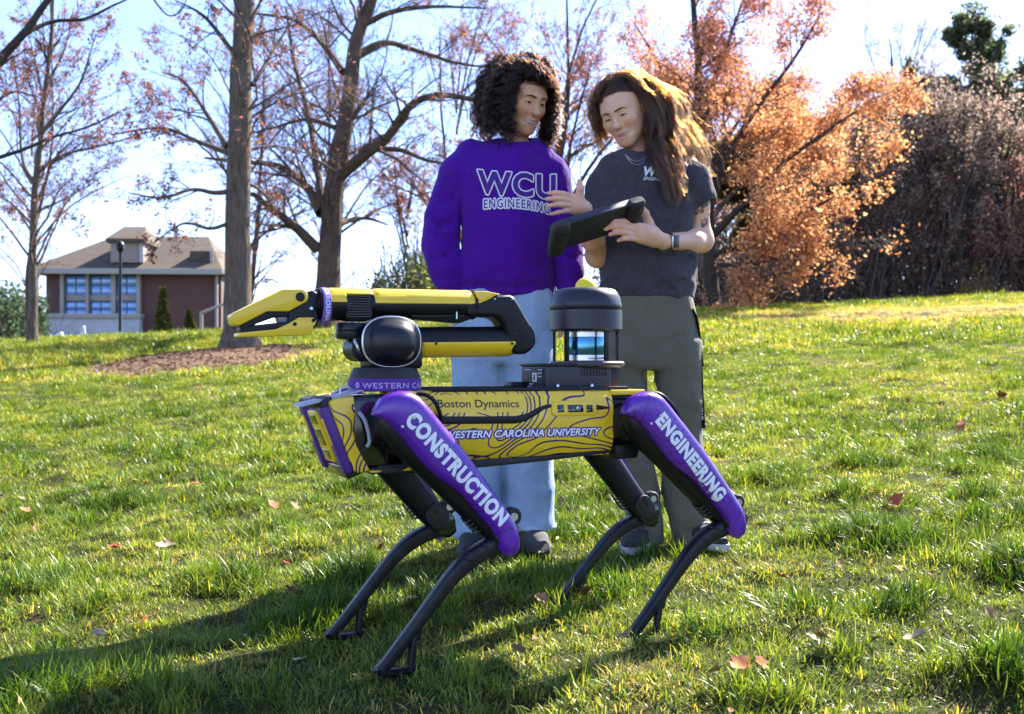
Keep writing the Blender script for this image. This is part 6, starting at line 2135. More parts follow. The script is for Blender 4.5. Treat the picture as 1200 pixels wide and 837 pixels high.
def push_out(rot, org, scale=1.0, grow_=.004):
    """keeps strands outside the skull and away from the face opening"""
    C = np.array([0, .014, .036]); A = np.array([.0745, .095, .083]) + grow_
    C2 = np.array([0, -.024, -.02]); A2 = np.array([.066, .064, .09]) + grow_
    def fn(p):
        q = (p - org) @ rot / scale
        for c, a in ((C, A), (C2, A2)):
            d = (q - c) / a; r = np.linalg.norm(d, axis=1, keepdims=True)
            q = np.where(r < 1, c + (q - c) / np.maximum(r, .05), q)
        # the open face
        face = (q[:, 1] < -.035) & (q[:, 2] < .062) & (q[:, 2] > -.125) & (np.abs(q[:, 0]) < .066)
        sx = np.where(q[:, 0] >= 0, 1.0, -1.0)
        q[:, 0] = np.where(face, sx * (.066 + .002), q[:, 0])
        q[:, 1] = np.where(face, np.maximum(q[:, 1], -.060), q[:, 1])
        return q @ rot.T * scale + org
    return fn

def hairline_strands(rg, n, rot, org, hs, npts=36, curl=0.0, turns=4, thick=.10, clump=6, csp=.002, part=0.0, lift=.42, top=23):
    """roots along the hairline, swept back over the skull so that no bare edge shows"""
    C = np.array([0, .014, .036]); A = np.array([.0745, .095, .083])
    out = []
    t = np.linspace(0, 1, npts)[:, None]
    for _ in range(n):
        ph = R(rg.uniform(-98, 98)); th = R(top - (top + 9) * (abs(math.degrees(ph)) / 98) ** 2.2 + rg.normal(1, 1.6) + (0 if rg.uniform() < .5 else rg.uniform(0, 32)))
        u0 = np.array([math.sin(ph) * math.cos(th), -math.cos(ph) * math.cos(th), math.sin(th)])
        sg = 1 if ph > R(part) else -1
        p1 = sg * R(rg.uniform(95, 150)); t1 = R(rg.uniform(-25, 30))
        u1 = np.array([math.sin(p1) * math.cos(t1), -math.cos(p1) * math.cos(t1), math.sin(t1)])
        v = (1 - t) * u0 + t * u1 + 4 * t * (1 - t) * np.array([0, .05, lift])
        v = norm_rows(v)
        rad = 1.015 + thick * rg.uniform(.5, 1.2) * np.minimum(1, 3 * t)
        p = C + A * v * rad
        if curl:
            tg = norm_rows(np.gradient(p, axis=0)); a = norm_rows(np.cross(tg, v)); ph2 = rg.uniform(0, 6.28)
            an = ph2 + 2 * math.pi * turns * t
            p = p + np.minimum(1, 4 * t) * curl * (a * np.cos(an) + v * np.sin(an) * .7)
        for c in range(clump):
            q = p + rg.normal(0, csp, 3) + np.cumsum(rg.normal(0, csp * .05, (npts, 3)), 0)
            out.append(q @ rot.T * hs + org)
    return out

def hair_cap(rot, org, scale, m, parent, origin, hairline=.058, grow_=.006, front=.095):
    """close-fitting under-layer of hair over the skull"""
    f = Field((-.1, -.12, -.12), (.1, .13, .15), .0036)
    f.ell((0, .014, .036), (.0745 + grow_, .095 + grow_, .083 + grow_), .02)
    f.ell((0, .035, -.02), (.066 + grow_, .070 + grow_, .085), .03)
    f.ell((0, -.085, -.045), (.085, front, hairline + .045), .012, 'sub')
    V, Q = f.mesh('cap')
    me = npmesh('hair_underlayer', (V * scale) @ rot.T + org - origin, Q)
    return link('hair_underlayer', me, m, parent)

def join_np(parts):
    V, Q, C, o = [], [], [], 0
    for v, q, c in parts:
        V.append(v); Q.append(q + o); C.append(c if np.ndim(c) == 2 else np.tile(np.array(c, float), (len(v), 1))); o += len(v)
    return np.concatenate(V), np.concatenate(Q), np.concatenate(C)

def fold_fn(seed, amp, sx=9, sz=5, amp2=.0, sx2=22, sz2=12):
    def fn(p):
        q = np.stack([p[:, 0] * sx, p[:, 1] * sx, p[:, 2] * sz], 1)
        n = vnoise(q + 1.5 * vnoise(q * .5, seed + 9)[:, None], seed)
        r = (1 - np.abs(n)) ** 2 - .4
        out = amp * r
        if amp2:
            q2 = np.stack([p[:, 0] * sx2, p[:, 1] * sx2, p[:, 2] * sz2], 1)
            out = out + amp2 * vnoise(q2, seed + 3)
        return out.astype(np.float32)
    return fn

def garment(name, f, m, parent, origin, smooth=3):
    V, Q = f.mesh(name)
    me = npmesh(name, V - np.array(origin), Q)
    smooth_mesh(me, smooth)
    return link(name, me, m, parent)

def text_on(bv, s, cx_px, cy_px, wid_px, cap_px, D, origin, m, name, parent, lift, bold=0.0, shear=0.0, arch=0.0, spacing=1.0, tilt=0.0, ring=0.0):
    """lettering laid on a garment: placed upright in front of the chest, then pressed back on to the cloth"""
    x0, x1, y0, y1 = text_box(text_mesh(s, 1.0, 0, shear, 1.0, spacing)[0])
    v, f = text_mesh(s, 1.0, bold, shear, 1.0, spacing, .05 if not ring else .11)
    v, f, lf = ring_copies(v, f, ring, 10)
    out = []
    for (x, y), dl in zip(v, lf):
        t = (x - (x0 + x1) / 2) / (x1 - x0)
        px = cx_px + t * wid_px; py = cy_px - (y - .36) / .73 * cap_px + arch * (4 * t * t - .3) + tilt * t
        p = P(px, py, D) - Vector(origin)
        st = Vector((p.x, p.y - .5, p.z))
        h = bv.ray_cast(st, Vector((0, 1, 0)))
        y_ = h[0].y if h[0] else p.y
        out.append((p.x, y_ - lift - dl, p.z))
    return link(name, pymesh(name, out, f, False), m, parent)

# ================================================================== person in the purple sweatshirt
def build_person_purple():
    D0 = 3.54
    K = D0 / FPX
    X = lambda px: (px - 600) * K
    Z = lambda py: CAM_Z + (HOR - py) * K
    O = np.array([X(590), D0, Z(642)])
    HS = .90; rot = rot_head(36, 21, 2); org = np.array([.035, D0 - .022, 1.534])
    neck = np.array([X(606), D0 + .015, Z(186)])
    skin = (.63, .345, .20)
    V, Q, up, lo, md = head_geometry(rot, org, neck, 1.0, 1.05, HS)
    hc = head_colors(V, skin, (.46, .16, .14), up, lo, md)
    bv = BVHTree.FromPolygons([tuple(v) for v in V.tolist()], Q.tolist())
    Vw = V * HS @ rot.T + org
    # body under the clothes: one continuous low figure
    f = Field((X(490), D0 - .2, Z(650)), (X(700), D0 + .22, Z(170)), .011)
    f.column([(Z(180), X(598), D0, .08, .05), (Z(205), X(592), D0, .13, .075), (Z(270), X(592), D0, .14, .09), (Z(330), X(592), D0, .145, .09), (Z(390), X(592), D0, .155, .095)], .03)
    for sx, pth in ((-1, [(550, 190), (521, 265), (529, 338)]), (1, [(632, 190), (660, 270), (663, 330)])):
        f.chain([(X(a), D0 - .01, Z(b)) for a, b in pth], [.032, .030, .026], .02)
    for a, b in (((562, 390), (556, 620)), ((622, 390), (622, 620))):
        f.cap((X(a[0]), D0, Z(a[1])), (X(b[0]), D0, Z(b[1])), .075, .04, .03)
    bV, bQ = f.mesh('b')
    # hands hanging out of the cuffs
    hands = []
    for (cx, cy, sx) in ((530, 345, -1), (663, 343, 1)):
        f = Field((X(cx) - .09, D0 - .12, Z(cy + 75)), (X(cx) + .09, D0 + .08, Z(cy - 22)), .003)
        yb = D0 - .02
        f.cap((X(cx), yb, Z(cy - 15)), (X(cx), yb, Z(cy)), .026, .026, .012)
        f.ell((X(cx), yb - .004, Z(cy + 14)), (.020, .038, .045), .015)
        for i in range(4):
            oy = -.028 + .019 * i; ln = (.060, .070, .066, .052)[i]
            b0 = np.array([X(cx), yb + oy, Z(cy + 25)]); b1 = b0 + np.array([sx * -.004, -.004, -ln * .55]); b2 = b1 + np.array([sx * -.016, -.004, -ln * .5])
            f.chain([b0, b1, b2], [.0095, .0088, .0075], .004)
        t0 = np.array([X(cx), yb - .030, Z(cy + 6)])
        f.chain([t0, t0 + np.array([-sx * .012, -.02, -.028]), t0 + np.array([-sx * .02, -.024, -.055])], [.012, .0105, .0085], .008)
        hands.append(f.mesh('h'))
    BV, BQ, BC = join_np([(Vw, Q, hc), (bV, bQ, skin)] + [(v, q, skin) for v, q in hands])
    me = npmesh('person', BV - O, BQ); vcol(me, 'tint', BC)
    body = link('person', me, M_SKIN); body.location = O
    tag(body, 'person with dark curly hair in a purple sweatshirt and blue jeans, looking aside smiling', 'person')
    tf = lambda v: v * HS @ rot.T + org - O
    M_BROW = mat('dark_brow', (.022, .014, .011), .8); M_LASH = mat('lashes', (.012, .008, .008), .6)
    M_EYE = mat('eye_white', (.55, .53, .52), .15); M_IRIS = mat('dark_iris', (.03, .016, .010), .12)
    face_parts(bv, body, tf, .0030, -.0005, -.0008, 1.7, M_BROW, M_LASH, M_EYE, M_IRIS)
    # ---- sweatshirt
    f = Field((X(484), D0 - .24, Z(360)), (X(698), D0 + .24, Z(160)), .0055)
    f.column([(Z(349), X(593), D0, .148, .116), (Z(342), X(593), D0, .156, .128), (Z(325), X(594), D0, .158, .144), (Z(290), X(594), D0, .150, .140), (Z(250), X(593), D0, .148, .134), (Z(225), X(592), D0, .156, .126), (Z(205), X(592), D0, .160, .118), (Z(185), X(593), D0 + .003, .138, .098), (Z(172), X(596), D0 + .008, .108, .080), (Z(162), X(601), D0 + .012, .078, .066)], .03, 2.3, cap=.012)
    # sleeves
    f.chain([(X(553), D0, Z(180)), (X(538), D0 - .003, Z(205)), (X(529), D0 - .0, Z(228))], [.049, .051, .053], .035)
    f.chain([(X(529), D0 - .0, Z(228)), (X(520), D0 - .01, Z(256)), (X(517), D0 - .025, Z(290)), (X(523), D0 - .045, Z(316))], [.053, .057, .058, .053], .007)
    f.chain([(X(523), D0 - .045, Z(316)), (X(527), D0 - .05, Z(334))], [.047, .039], .010)
    f.chain([(X(632), D0, Z(182)), (X(644), D0 + .003, Z(207)), (X(650), D0 + .005, Z(228))], [.050, .054, .052], .035)
    f.chain([(X(650), D0 + .005, Z(228)), (X(658), D0 + .0, Z(252)), (X(665), D0 - .015, Z(292)), (X(666), D0 - .03, Z(318))], [.052, .050, .051, .046], .007)
    f.chain([(X(666), D0 - .03, Z(316)), (X(664), D0 - .035, Z(334))], [.042, .036], .010)
    # collar opening and rib
    # creases pulled from the arm pit and over the belly
    for pts, r in (([(540, 236, -.10), (546, 256, -.13), (560, 268, -.148), (576, 280, -.15)], .008), ([(538, 245, -.09), (537, 300, -.10), (540, 335, -.11)], .006), ([(562, 282, -.152), (577, 305, -.156), (590, 330, -.152)], .006), ([(646, 236, -.10), (632, 262, -.14), (618, 285, -.152)], .006), ([(548, 318, -.13), (575, 326, -.152), (605, 322, -.156)], .006), ([(600, 312, -.156), (625, 320, -.145), (644, 314, -.11)], .006), ([(560, 180, -.10), (575, 200, -.125), (585, 225, -.135)], .003), ([(505, 232, -.03), (520, 240, -.06), (533, 236, -.06)], .006), ([(500, 258, -.05), (516, 268, -.072), (534, 262, -.06)], .006), ([(503, 284, -.065), (518, 280, -.088), (534, 288, -.07)], .006), ([(510, 308, -.08), (522, 304, -.10), (536, 312, -.08)], .005), ([(656, 262, -.04), (668, 270, -.055), (678, 266, -.03)], .005), ([(660, 300, -.06), (670, 306, -.07), (680, 300, -.05)], .005),
                   ([(645, 235, -.09), (648, 290, -.09), (650, 330, -.09)], .006), ([(500, 262, -.04), (516, 272, -.065), (534, 268, -.06)], .002), ([(506, 300, -.06), (522, 304, -.085), (538, 292, -.07)], .002),
                   ([(652, 285, -.05), (668, 294, -.055), (680, 290, -.03)], .002), ([(545, 327, -.14), (590, 335, -.155), (635, 329, -.14)], .003), ([(533, 336, -.06), (560, 339, -.118), (593, 340, -.132), (628, 339, -.118), (652, 336, -.06)], .0025),
                   ([(541, 162, -.06), (540, 190, -.095), (538, 215, -.10), (535, 240, -.09)], .0016), ([(640, 165, -.06), (645, 190, -.09), (648, 215, -.095)], .0016), ([(575, 250, -.14), (560, 280, -.15), (552, 310, -.14)], .003), ([(620, 262, -.14), (635, 285, -.12), (643, 315, -.10)], .003)):
        q = [(X(a), D0 + d, Z(b)) for a, b, d in pts]
        f.chain(q, [r] * len(q), .022, 'sub')
    f.ripple(fold_fn(3, -.0130, 5.0, 3.4, .0030, 15, 10))
    f.ell((X(607), D0 - .025, Z(160)), (.056, .062, .042), .008, 'sub')
    sw = garment('sweatshirt', f, M_SWEAT, body, O, 3)
    # collar ring
    col = []
    for a in np.linspace(0, 2 * math.pi, 40, endpoint=False):
        col.append((X(607) + .060 * math.cos(a) - O[0], D0 - .018 + .058 * math.sin(a) - O[1], Z(169.5) + .022 * math.sin(a) - O[2]))
    obj('collar', tube(col + [col[0]], [(.012, .008)] * 41, 10), M_SWEAT, sw)
    bvs = bvh_of(sw.data)
    Dt = D0 - .13
    M_SWI = mat('letter_purple', (.055, .006, .19), .8)
    M_PRINT = mat('white_print', (.72, .70, .74), .8)
    fx = lambda px: px
    text_on(bvs, 'WCU', 606, 214.5, 90, 27, Dt, O, M_PRINT, 'chest_lettering_outline', sw, .0024, .035, 0, -3.0, 1.16, 3, .045)
    text_on(bvs, 'WCU', 606, 214.5, 90, 27, Dt, O, M_SWI, 'chest_lettering', sw, .0046, .035, 0, -3.0, 1.16, 3)
    text_on(bvs, 'ENGINEERING', 606, 239, 78, 10.8, Dt, O, M_PRINT, 'chest_lettering_outline', sw, .0024, .012, 0, 1.5, 1.2, 3, .12)
    text_on(bvs, 'ENGINEERING', 606, 239, 78, 10.8, Dt, O, M_SWI, 'chest_lettering', sw, .0046, .010, 0, 1.5, 1.2, 3)
    # ---- jeans
    f = Field((X(520), D0 - .2, Z(634)), (X(664), D0 + .2, Z(330)), .0068)
    f.column([(Z(336), X(591), D0, .150, .110), (Z(360), X(591), D0, .162, .118), (Z(395), X(591), D0, .168, .120), (Z(425), X(591), D0, .168, .112)], .03, 2.6)
    f.column([(Z(395), X(563), D0, .088, .10), (Z(440), X(560), D0, .086, .100), (Z(500), X(560), D0, .080, .092), (Z(550), X(561), D0, .078, .086), (Z(600), X(561), D0, .078, .085), (Z(628), X(561), D0, .080, .088)], .02, 2.3, cap=.006)
    f.column([(Z(395), X(619), D0 - .01, .088, .10), (Z(440), X(620), D0 - .01, .086, .100), (Z(500), X(620), D0 - .01, .080, .092), (Z(550), X(621), D0 - .01, .079, .086), (Z(595), X(622), D0 - .01, .079, .085), (Z(616), X(623), D0 - .01, .081, .088)], .02, 2.3, cap=.006)
    f.ripple(fold_fn(8, -.0110, 7, 4.5, .0024, 22, 15))
    je = garment('jeans', f, M_JEAN, body, O, 3)
    for cx, cz_ in ((561, 626.5), (622.5, 614.5)):
        ring = [(X(cx) + .0815 * math.cos(a) - O[0], (-.0 if cx < 600 else -.01) + .0895 * math.sin(a), Z(cz_) - O[2]) for a in np.linspace(0, 2 * math.pi, 33)]
        obj('hem', tube(ring, [(.008, .0025)] * 33, 8), cloth_mat('denim_hem', (.30, .40, .54), (.42, .52, .66), 1200), je)
    # ---- shoes
    for cx, m_, fz, yaw in ((556, M_SHOE, 644, -6), (622, M_SHOEG, 643, 14)):
        g = gz1(X(cx), D0 - .05)
        shoe((X(cx) - O[0], -.03, g + .008 - O[2]), R(yaw), m_, body, M_SOLED)
        obj('sock', lathe([(.042, 0), (.040, .05), (.042, .13)], 16, 'Z', (X(cx) - O[0], .0, g + .05 - O[2])), M_SOCK, body)
    # ---- hair
    mh = hair_mat('black_brown_hair', .93, .55, .30)
    capm_ = mat('hair_underlayer_dark', (.006, .004, .004), .95, spec=.05)
    hair_cap(rot, org, HS, capm_, body, O, .088, .006)
    rg = np.random.default_rng(5)
    G = [(3, [(607, 74, 0), (584, 78, .0), (566, 102, .0), (562, 130, 0), (567, 150, -.02), (576, 164, -.03)], 0, 1.0),
         (3, [(611, 76, -.06), (592, 86, -.085), (578, 112, -.09), (577, 140, -.09), (585, 162, -.08)], 0, 1.0),
         (2.4, [(614, 80, -.085), (604, 92, -.10), (595, 112, -.11), (593, 136, -.11), (595, 154, -.10), (601, 166, -.085)], 0, .7),
         (2.2, [(608, 74, .06), (586, 82, .09), (571, 113, .10), (569, 146, .09), (578, 165, .06)], 0, 1.0),
         (2.6, [(611, 74, -.07), (626, 80, -.098), (638, 91, -.085), (645, 108, -.03), (648, 132, -.01), (646, 155, -.02), (641, 170, -.03)], 1, .75),
         (2.2, [(613, 70, 0), (634, 77, .0), (645, 98, .01), (648, 126, .02), (647, 150, .01), (643, 168, -.01)], 1, .9),
         (2.4, [(616, 74, .03), (637, 88, .03), (644, 116, .04), (643, 140, .04), (637, 158, .03), (634, 170, .01)], 1, .9),
         (1.6, [(613, 72, .07), (634, 86, .10), (643, 118, .10), (641, 154, .07)], 1, .9),
         (1.6, [(611, 72, .07), (602, 90, .12), (600, 128, .13), (602, 162, .09)], 0, 1.0),
         (2.0, [(620, 80, -.085), (608, 84, -.10), (598, 98, -.105), (590, 112, -.105), (586, 130, -.10)], 0, .6),
         (1.6, [(610, 82, -.09), (604, 92, -.105), (600, 104, -.11), (596, 118, -.11), (592, 134, -.11)], 0, .45),
         (2.4, [(610, 80, -.085), (622, 85, -.105), (634, 90, -.10), (643, 99, -.07), (647, 114, -.03), (648, 130, -.01)], 1, .5)]
    st = guided(rg, G, 620, 72, D0 - .005, .0105, 6.5, .012, .017, push_out(rot, org, HS, .009), cutl=.35, clump=9, csp=.0028)
    st += hairline_strands(rg, 240, rot, org, HS, 48, .0075, 5, .22, 8, .0024, -20)
    st += guided(rg, G, 260, 72, D0 - .005, .010, 6.0, .014, .030, push_out(rot, org, HS, .009), cutl=.5)
    ho = make_hair('hair', st, .0007, mh, body, O)
    return body, ho

M_SOLED = mat('dark_sole', (.03, .03, .032), .8)
def shoe(loc, yaw, m, parent, sole=None):
    """low canvas shoe pointing at the camera"""
    M4 = Matrix.Translation(loc) @ Matrix.Rotation(yaw, 4, 'Z')
    L, W = .25, .046
    def outline(t, k):
        return W * k * (math.sin(math.pi * min(max(t * .93 + .035, 0), 1)) ** .45) * (1.08 - .25 * abs(t - .35))
    rings = []
    for i in range(15):
        t = i / 14; y = .09 - t * L; w = outline(t, 1.05)
        rings.append([(-w, y, 0), (-w, y, .022), (w, y, .022), (w, y, 0)])
    so = loft(rings); bevel(so, .003, 2, 40)
    bmesh.ops.transform(so, matrix=M4, verts=so.verts)
    s = obj('shoe', so, sole or M_SOLE, parent)
    rings = []
    for i in range(15):
        t = i / 14; y = .086 - t * (L - .012); w = outline(t, 1.0) * .95
        hgt = .062 if t < .42 else .062 - .034 * min(1, (t - .42) / .5) ** .8
        hgt *= (1 if t < .9 else .75)
        rings.append([(w * math.copysign(abs(math.cos(a)) ** .75, math.cos(a)), y, .02 + hgt * math.sin(a) ** .7) for a in np.linspace(0, math.pi, 13)])
    u = loft(rings, closed=True)
    bmesh.ops.transform(u, matrix=M4, verts=u.verts)
    obj('upper', u, m, s)
    for i in range(4):
        y = -.018 - i * .022; z = .085 - i * .011
        t_ = tube([(-.018, y, z - .004), (0, y - .003, z), (.018, y, z - .004)], .0028, 6)
        bmesh.ops.transform(t_, matrix=M4, verts=t_.verts)
        obj('lace', t_, M_SOLE if m is M_SHOE else M_SOCK, s)


# ================================================================== person in the grey T-shirt
def build_person_grey():
    D0 = 3.45
    K = D0 / FPX
    X = lambda px, d=0.0: (px - 600) * (D0 + d) / FPX
    Z = lambda py, d=0.0: CAM_Z + (HOR - py) * (D0 + d) / FPX
    Pt = lambda px, py, d=0.0: np.array([X(px, d), D0 + d, Z(py, d)])
    O = np.array([X(775), D0, Z(655)])
    HS = .885; rot = rot_head(-29, 25, -13); org = np.array([.359, D0 - .018, 1.474])
    neck = np.array([X(748), D0 + .02, Z(186)])
    skin = np.array((.70, .40, .25))
    V, Q, up, lo, md = head_geometry(rot, org, neck, .75, .5, HS)
    hc = head_colors(V, skin, (.48, .17, .155), up, lo, md)
    bv = BVHTree.FromPolygons([tuple(v) for v in V.tolist()], Q.tolist())
    Vw = V * HS @ rot.T + org
    # hidden body
    f = Field((X(690), D0 - .18, Z(655)), (X(840), D0 + .2, Z(175)), .011)
    f.column([(Z(182), X(750), D0, .07, .05), (Z(205), X(757), D0, .115, .07), (Z(270), X(757), D0, .12, .08), (Z(330), X(759), D0, .125, .085), (Z(390), X(760), D0, .135, .09)], .03)
    for a, b in (((793, 400), (812, 640)), ((733, 400), (755, 630))):
        f.cap(Pt(*a), Pt(*b), .065, .032, .03)
    bV, bQ = f.mesh('b')
    # arms with their hands, one skin each
    def hand_mesh(segs, lo_, hi_, h=.0029):
        f = Field(lo_, hi_, h)
        for kind, pts, rad, k, *sq in segs:
            f.chain(pts, rad, k, 'add', sq[0] if sq else None) if kind == 'c' else f.ell(pts, rad, k, 'add', sq[0] if sq else None)
        return f.mesh('a')
    # image right: upper arm down, forearm across to the tablet
    sh, elb, wr = Pt(806, 196), Pt(822, 282, .015), Pt(777, 283, -.17)
    mid = elb * .72 + wr * .28 + np.array([0, 0, -.002])
    kn = Pt(747, 271, -.245)
    segs = [('c', [sh, sh * .5 + elb * .5, elb], [.036, .0425, .034], .03), ('c', [elb, mid, wr], [.034, .0345, .0225], .03),
            ('c', [wr, Pt(768, 279, -.195), Pt(757, 273, -.225)], [.0225, .024, .026], .015),
            ('c', [Pt(764, 272, -.205), Pt(746, 265, -.25)], [.020, .013], .012), ('c', [Pt(764, 276, -.205), Pt(744, 270, -.255)], [.020, .013], .012),
            ('c', [Pt(765, 280, -.20), Pt(745, 276, -.25)], [.019, .0125], .012), ('c', [Pt(766, 283, -.195), Pt(749, 281, -.24)], [.016, .011], .012)]
    fing = [[(746, 265, -.25), (731, 259.5, -.285), (719, 259, -.300), (711.5, 261.5, -.300)], [(744, 270, -.255), (728, 265.5, -.290), (717, 265.5, -.305), (709.5, 268.5, -.303)],
            [(745, 276, -.25), (731, 272.5, -.285), (721, 272.5, -.300), (714.5, 275, -.300)], [(749, 281, -.24), (738, 279.5, -.27), (730, 280, -.285), (724.5, 282, -.285)]]
    for i, q in enumerate(fing):
        r = (.0088, .0090, .0085, .0075)[i]
        segs.append(('c', [Pt(*p) for p in q], [r * 1.08, r, r * .92, r * .74], .004))
    segs.append(('c', [Pt(766, 272, -.19), Pt(760, 260, -.19), Pt(756, 250, -.20), Pt(752, 243.5, -.215)], [.016, .0125, .0110, .0085], .010))
    aV, aQ = hand_mesh(segs, (X(700) - .02, D0 - .345, Z(300)), (X(842), D0 + .08, Z(180)))
    # image left: elbow by the hip, open hand lifted over the tablet
    sh2, el2, wr2 = Pt(713, 200), Pt(700, 300, -.02), Pt(686, 247, -.255)
    segs = [('c', [sh2, Pt(706, 245, -.01), el2], [.030, .036, .033], .03), ('c', [el2, el2 * .6 + wr2 * .4, wr2], [.033, .031, .0215], .03)]
    pal = [(676, 239, -.285), (671, 231, -.30), (669, 236, -.305), (669, 241.5, -.305), (671, 246.5, -.30)]
    wv = Pt(683, 245, -.265)
    for p in pal[1:]:
        segs.append(('c', [wv, Pt(*p)], [.0205, .0125], .014))
    fing = [[(671, 231, -.30), (661, 227.5, -.33), (652, 226, -.352), (643.5, 226.5, -.368)], [(669, 236, -.305), (659, 233.5, -.34), (650, 232.5, -.365), (641, 233.5, -.382)],
            [(669, 241.5, -.305), (659, 240, -.34), (650, 240, -.362), (642, 241.5, -.378)], [(671, 246.5, -.30), (662, 247.5, -.325), (654, 249, -.342), (646.5, 251, -.354)]]
    for i, q in enumerate(fing):
        r = (.0082, .0085, .0081, .0072)[i]
        segs.append(('c', [Pt(*p) for p in q], [r * 1.1, r, r * .92, r * .72], .0035))
    segs.append(('c', [Pt(681, 240, -.27), Pt(679, 230, -.285), Pt(680, 221, -.295), Pt(679, 212.5, -.30)], [.016, .0118, .0102, .0076], .010))
    cV, cQ = hand_mesh(segs, (X(640, -.36) - .03, D0 - .41, Z(322)), (X(725), D0 + .06, Z(190)))
    # tattoo on the upper arm
    ac = np.tile(skin, (len(aV), 1))
    px = 600 + aV[:, 0] / aV[:, 1] * FPX; py = HOR - (aV[:, 2] - CAM_Z) / aV[:, 1] * FPX
    uvp = np.stack([px / 5.0, py / 5.0], 1)
    pat = np.abs(vnoise(uvp, 77)) < .30
    leafy = vnoise(uvp * .55, 78) > -.45
    reg = (((px - 823) / 13.5) ** 2 + ((py - 249) / 18) ** 2 < 1) & (aV[:, 1] < D0 + .02)
    ac[pat & leafy & reg] = skin * .16
    ac[(~pat) & leafy & reg] = skin * .62
    hand_w = np.clip((760 - px) / 30, 0, 1)[:, None] * .10
    ac = ac * (1 - hand_w * np.array([0, .8, .8]))
    BV, BQ, BC = join_np([(Vw, Q, hc), (bV, bQ, skin), (aV, aQ, ac), (cV, cQ, skin * np.array([1.0, .93, .92]))])
    me = npmesh('person', BV - O, BQ); vcol(me, 'tint', BC)
    body = link('person', me, M_SKIN); body.location = O
    tag(body, 'person with long wind-blown brown hair in grey T-shirt and olive trousers holding a tablet', 'person')
    tf = lambda v: v * HS @ rot.T + org - O
    M_BROW = mat('brown_brow', (.035, .020, .013), .8); M_LASH = mat('dark_lashes', (.014, .009, .008), .6)
    face_parts(bv, body, tf, .0029, -.0020, .0018, .9, M_BROW, M_LASH, mat('eye_white_shaded', (.5, .48, .46), .2), mat('brown_iris', (.045, .022, .012), .15))
    # ---- T-shirt
    f = Field((X(680), D0 - .2, Z(362)), (X(850), D0 + .2, Z(162)), .0050)
    f.column([(Z(351), X(757), D0, .150, .112), (Z(335), X(757), D0, .153, .116), (Z(300), X(759), D0, .150, .112), (Z(255), X(757), D0, .146, .110), (Z(220), X(757), D0, .145, .104), (Z(200), X(757), D0, .140, .092), (Z(187), X(755), D0 + .004, .115, .076), (Z(178), X(750), D0 + .008, .072, .062)], .03, 2.3, cap=.006)
    f.chain([Pt(795, 197), Pt(811, 212), Pt(820, 231, .004)], [.046, .050, .052], .03)
    f.chain([Pt(719, 199), Pt(707, 220, -.005), Pt(702, 243, -.012)], [.044, .045, .045], .03)
    # open sleeve ends
    f.cap(Pt(822, 240, .006), Pt(824, 262, .01), .050, .06, .004, 'sub')
    f.cap(Pt(700, 254, -.016), Pt(699, 275, -.02), .045, .055, .004, 'sub')
    for pts, r in (([(712, 330, -.10), (740, 322, -.125), (775, 334, -.12), (806, 326, -.08)], .004), ([(708, 340, -.08), (735, 337, -.12), (770, 345, -.12)], .004), ([(808, 300, -.06), (790, 312, -.11), (765, 318, -.125)], .003), ([(716, 250, -.09), (722, 285, -.11), (730, 315, -.12)], .004), ([(800, 230, -.09), (792, 262, -.11), (780, 290, -.12)], .003), ([(815, 330, -.03), (790, 338, -.10), (760, 333, -.125)], .003)):
        f.chain([Pt(*p) for p in pts], [r] * len(pts), .020, 'sub')
    f.ripple(fold_fn(23, -.0120, 6, 5, .0030, 18, 14))
    f.ell(np.array([X(749), D0 - .02, Z(172)]), (.052, .060, .036), .006, 'sub')
    ts = garment('t_shirt', f, M_TEE, body, O, 3)
    col = [(X(749) + .055 * math.cos(a) - O[0], D0 - .014 + .056 * math.sin(a) - O[1], Z(181.0) + .020 * math.sin(a) - .006 * math.cos(a) - O[2]) for a in np.linspace(0, 2 * math.pi, 41)]
    obj('collar', tube(col, [(.008, .005)] * 41, 8), M_TEE, ts)
    bvs = bvh_of(ts.data)
    M_PR = mat('shirt_print', (.68, .67, .70), .8)
    text_on(bvs, 'WCU', 772, 201.5, 33, 10.5, D0 - .1, O, M_PR, 'shirt_lettering', ts, .0020, .05, .3, 0, 1.0, 2)
    text_on(bvs, 'ENGINEERING', 772, 210.2, 36, 4.2, D0 - .1, O, M_PR, 'shirt_lettering', ts, .0020, .015, .3, 0, 1.05, 2)
    # necklaces
    for dz in (0, 4.5):
        pts = []
        for t in np.linspace(-1, 1, 25):
            px_, py_ = 746 + 13 * t, 190 + dz - (10 + dz * .6) * t * t
            p = Vector(Pt(px_, py_, -.08) - O)
            h = bvs.ray_cast(Vector((p.x, p.y - .3, p.z)), Vector((0, 1, 0)))
            pts.append((p.x, (h[0].y if h[0] else p.y) - .002, p.z))
        obj('necklace', tube(pts, .0011, 6), M_steel, body)
    # ---- trousers
    f = Field((X(690), D0 - .18, Z(650)), (X(846), D0 + .18, Z(338)), .0064)
    f.column([(Z(343), X(759), D0, .142, .104), (Z(370), X(759), D0, .150, .110), (Z(400), X(760), D0, .156, .114), (Z(432), X(761), D0, .158, .106)], .03, 2.5)
    f.column([(Z(400), X(792), D0, .078, .10), (Z(440), X(795), D0, .074, .094), (Z(500), X(798), D0, .067, .084), (Z(560), X(799), D0, .064, .076), (Z(610), X(806), D0, .058, .070), (Z(641), X(812), D0, .056, .070)], .018, 2.3, cap=.006)
    f.column([(Z(400), X(729), D0, .078, .10), (Z(440), X(729), D0, .074, .094), (Z(500), X(735), D0, .067, .084), (Z(560), X(745), D0, .064, .076), (Z(605), X(753), D0, .058, .070), (Z(636), X(756), D0, .057, .070)], .018, 2.3, cap=.006)
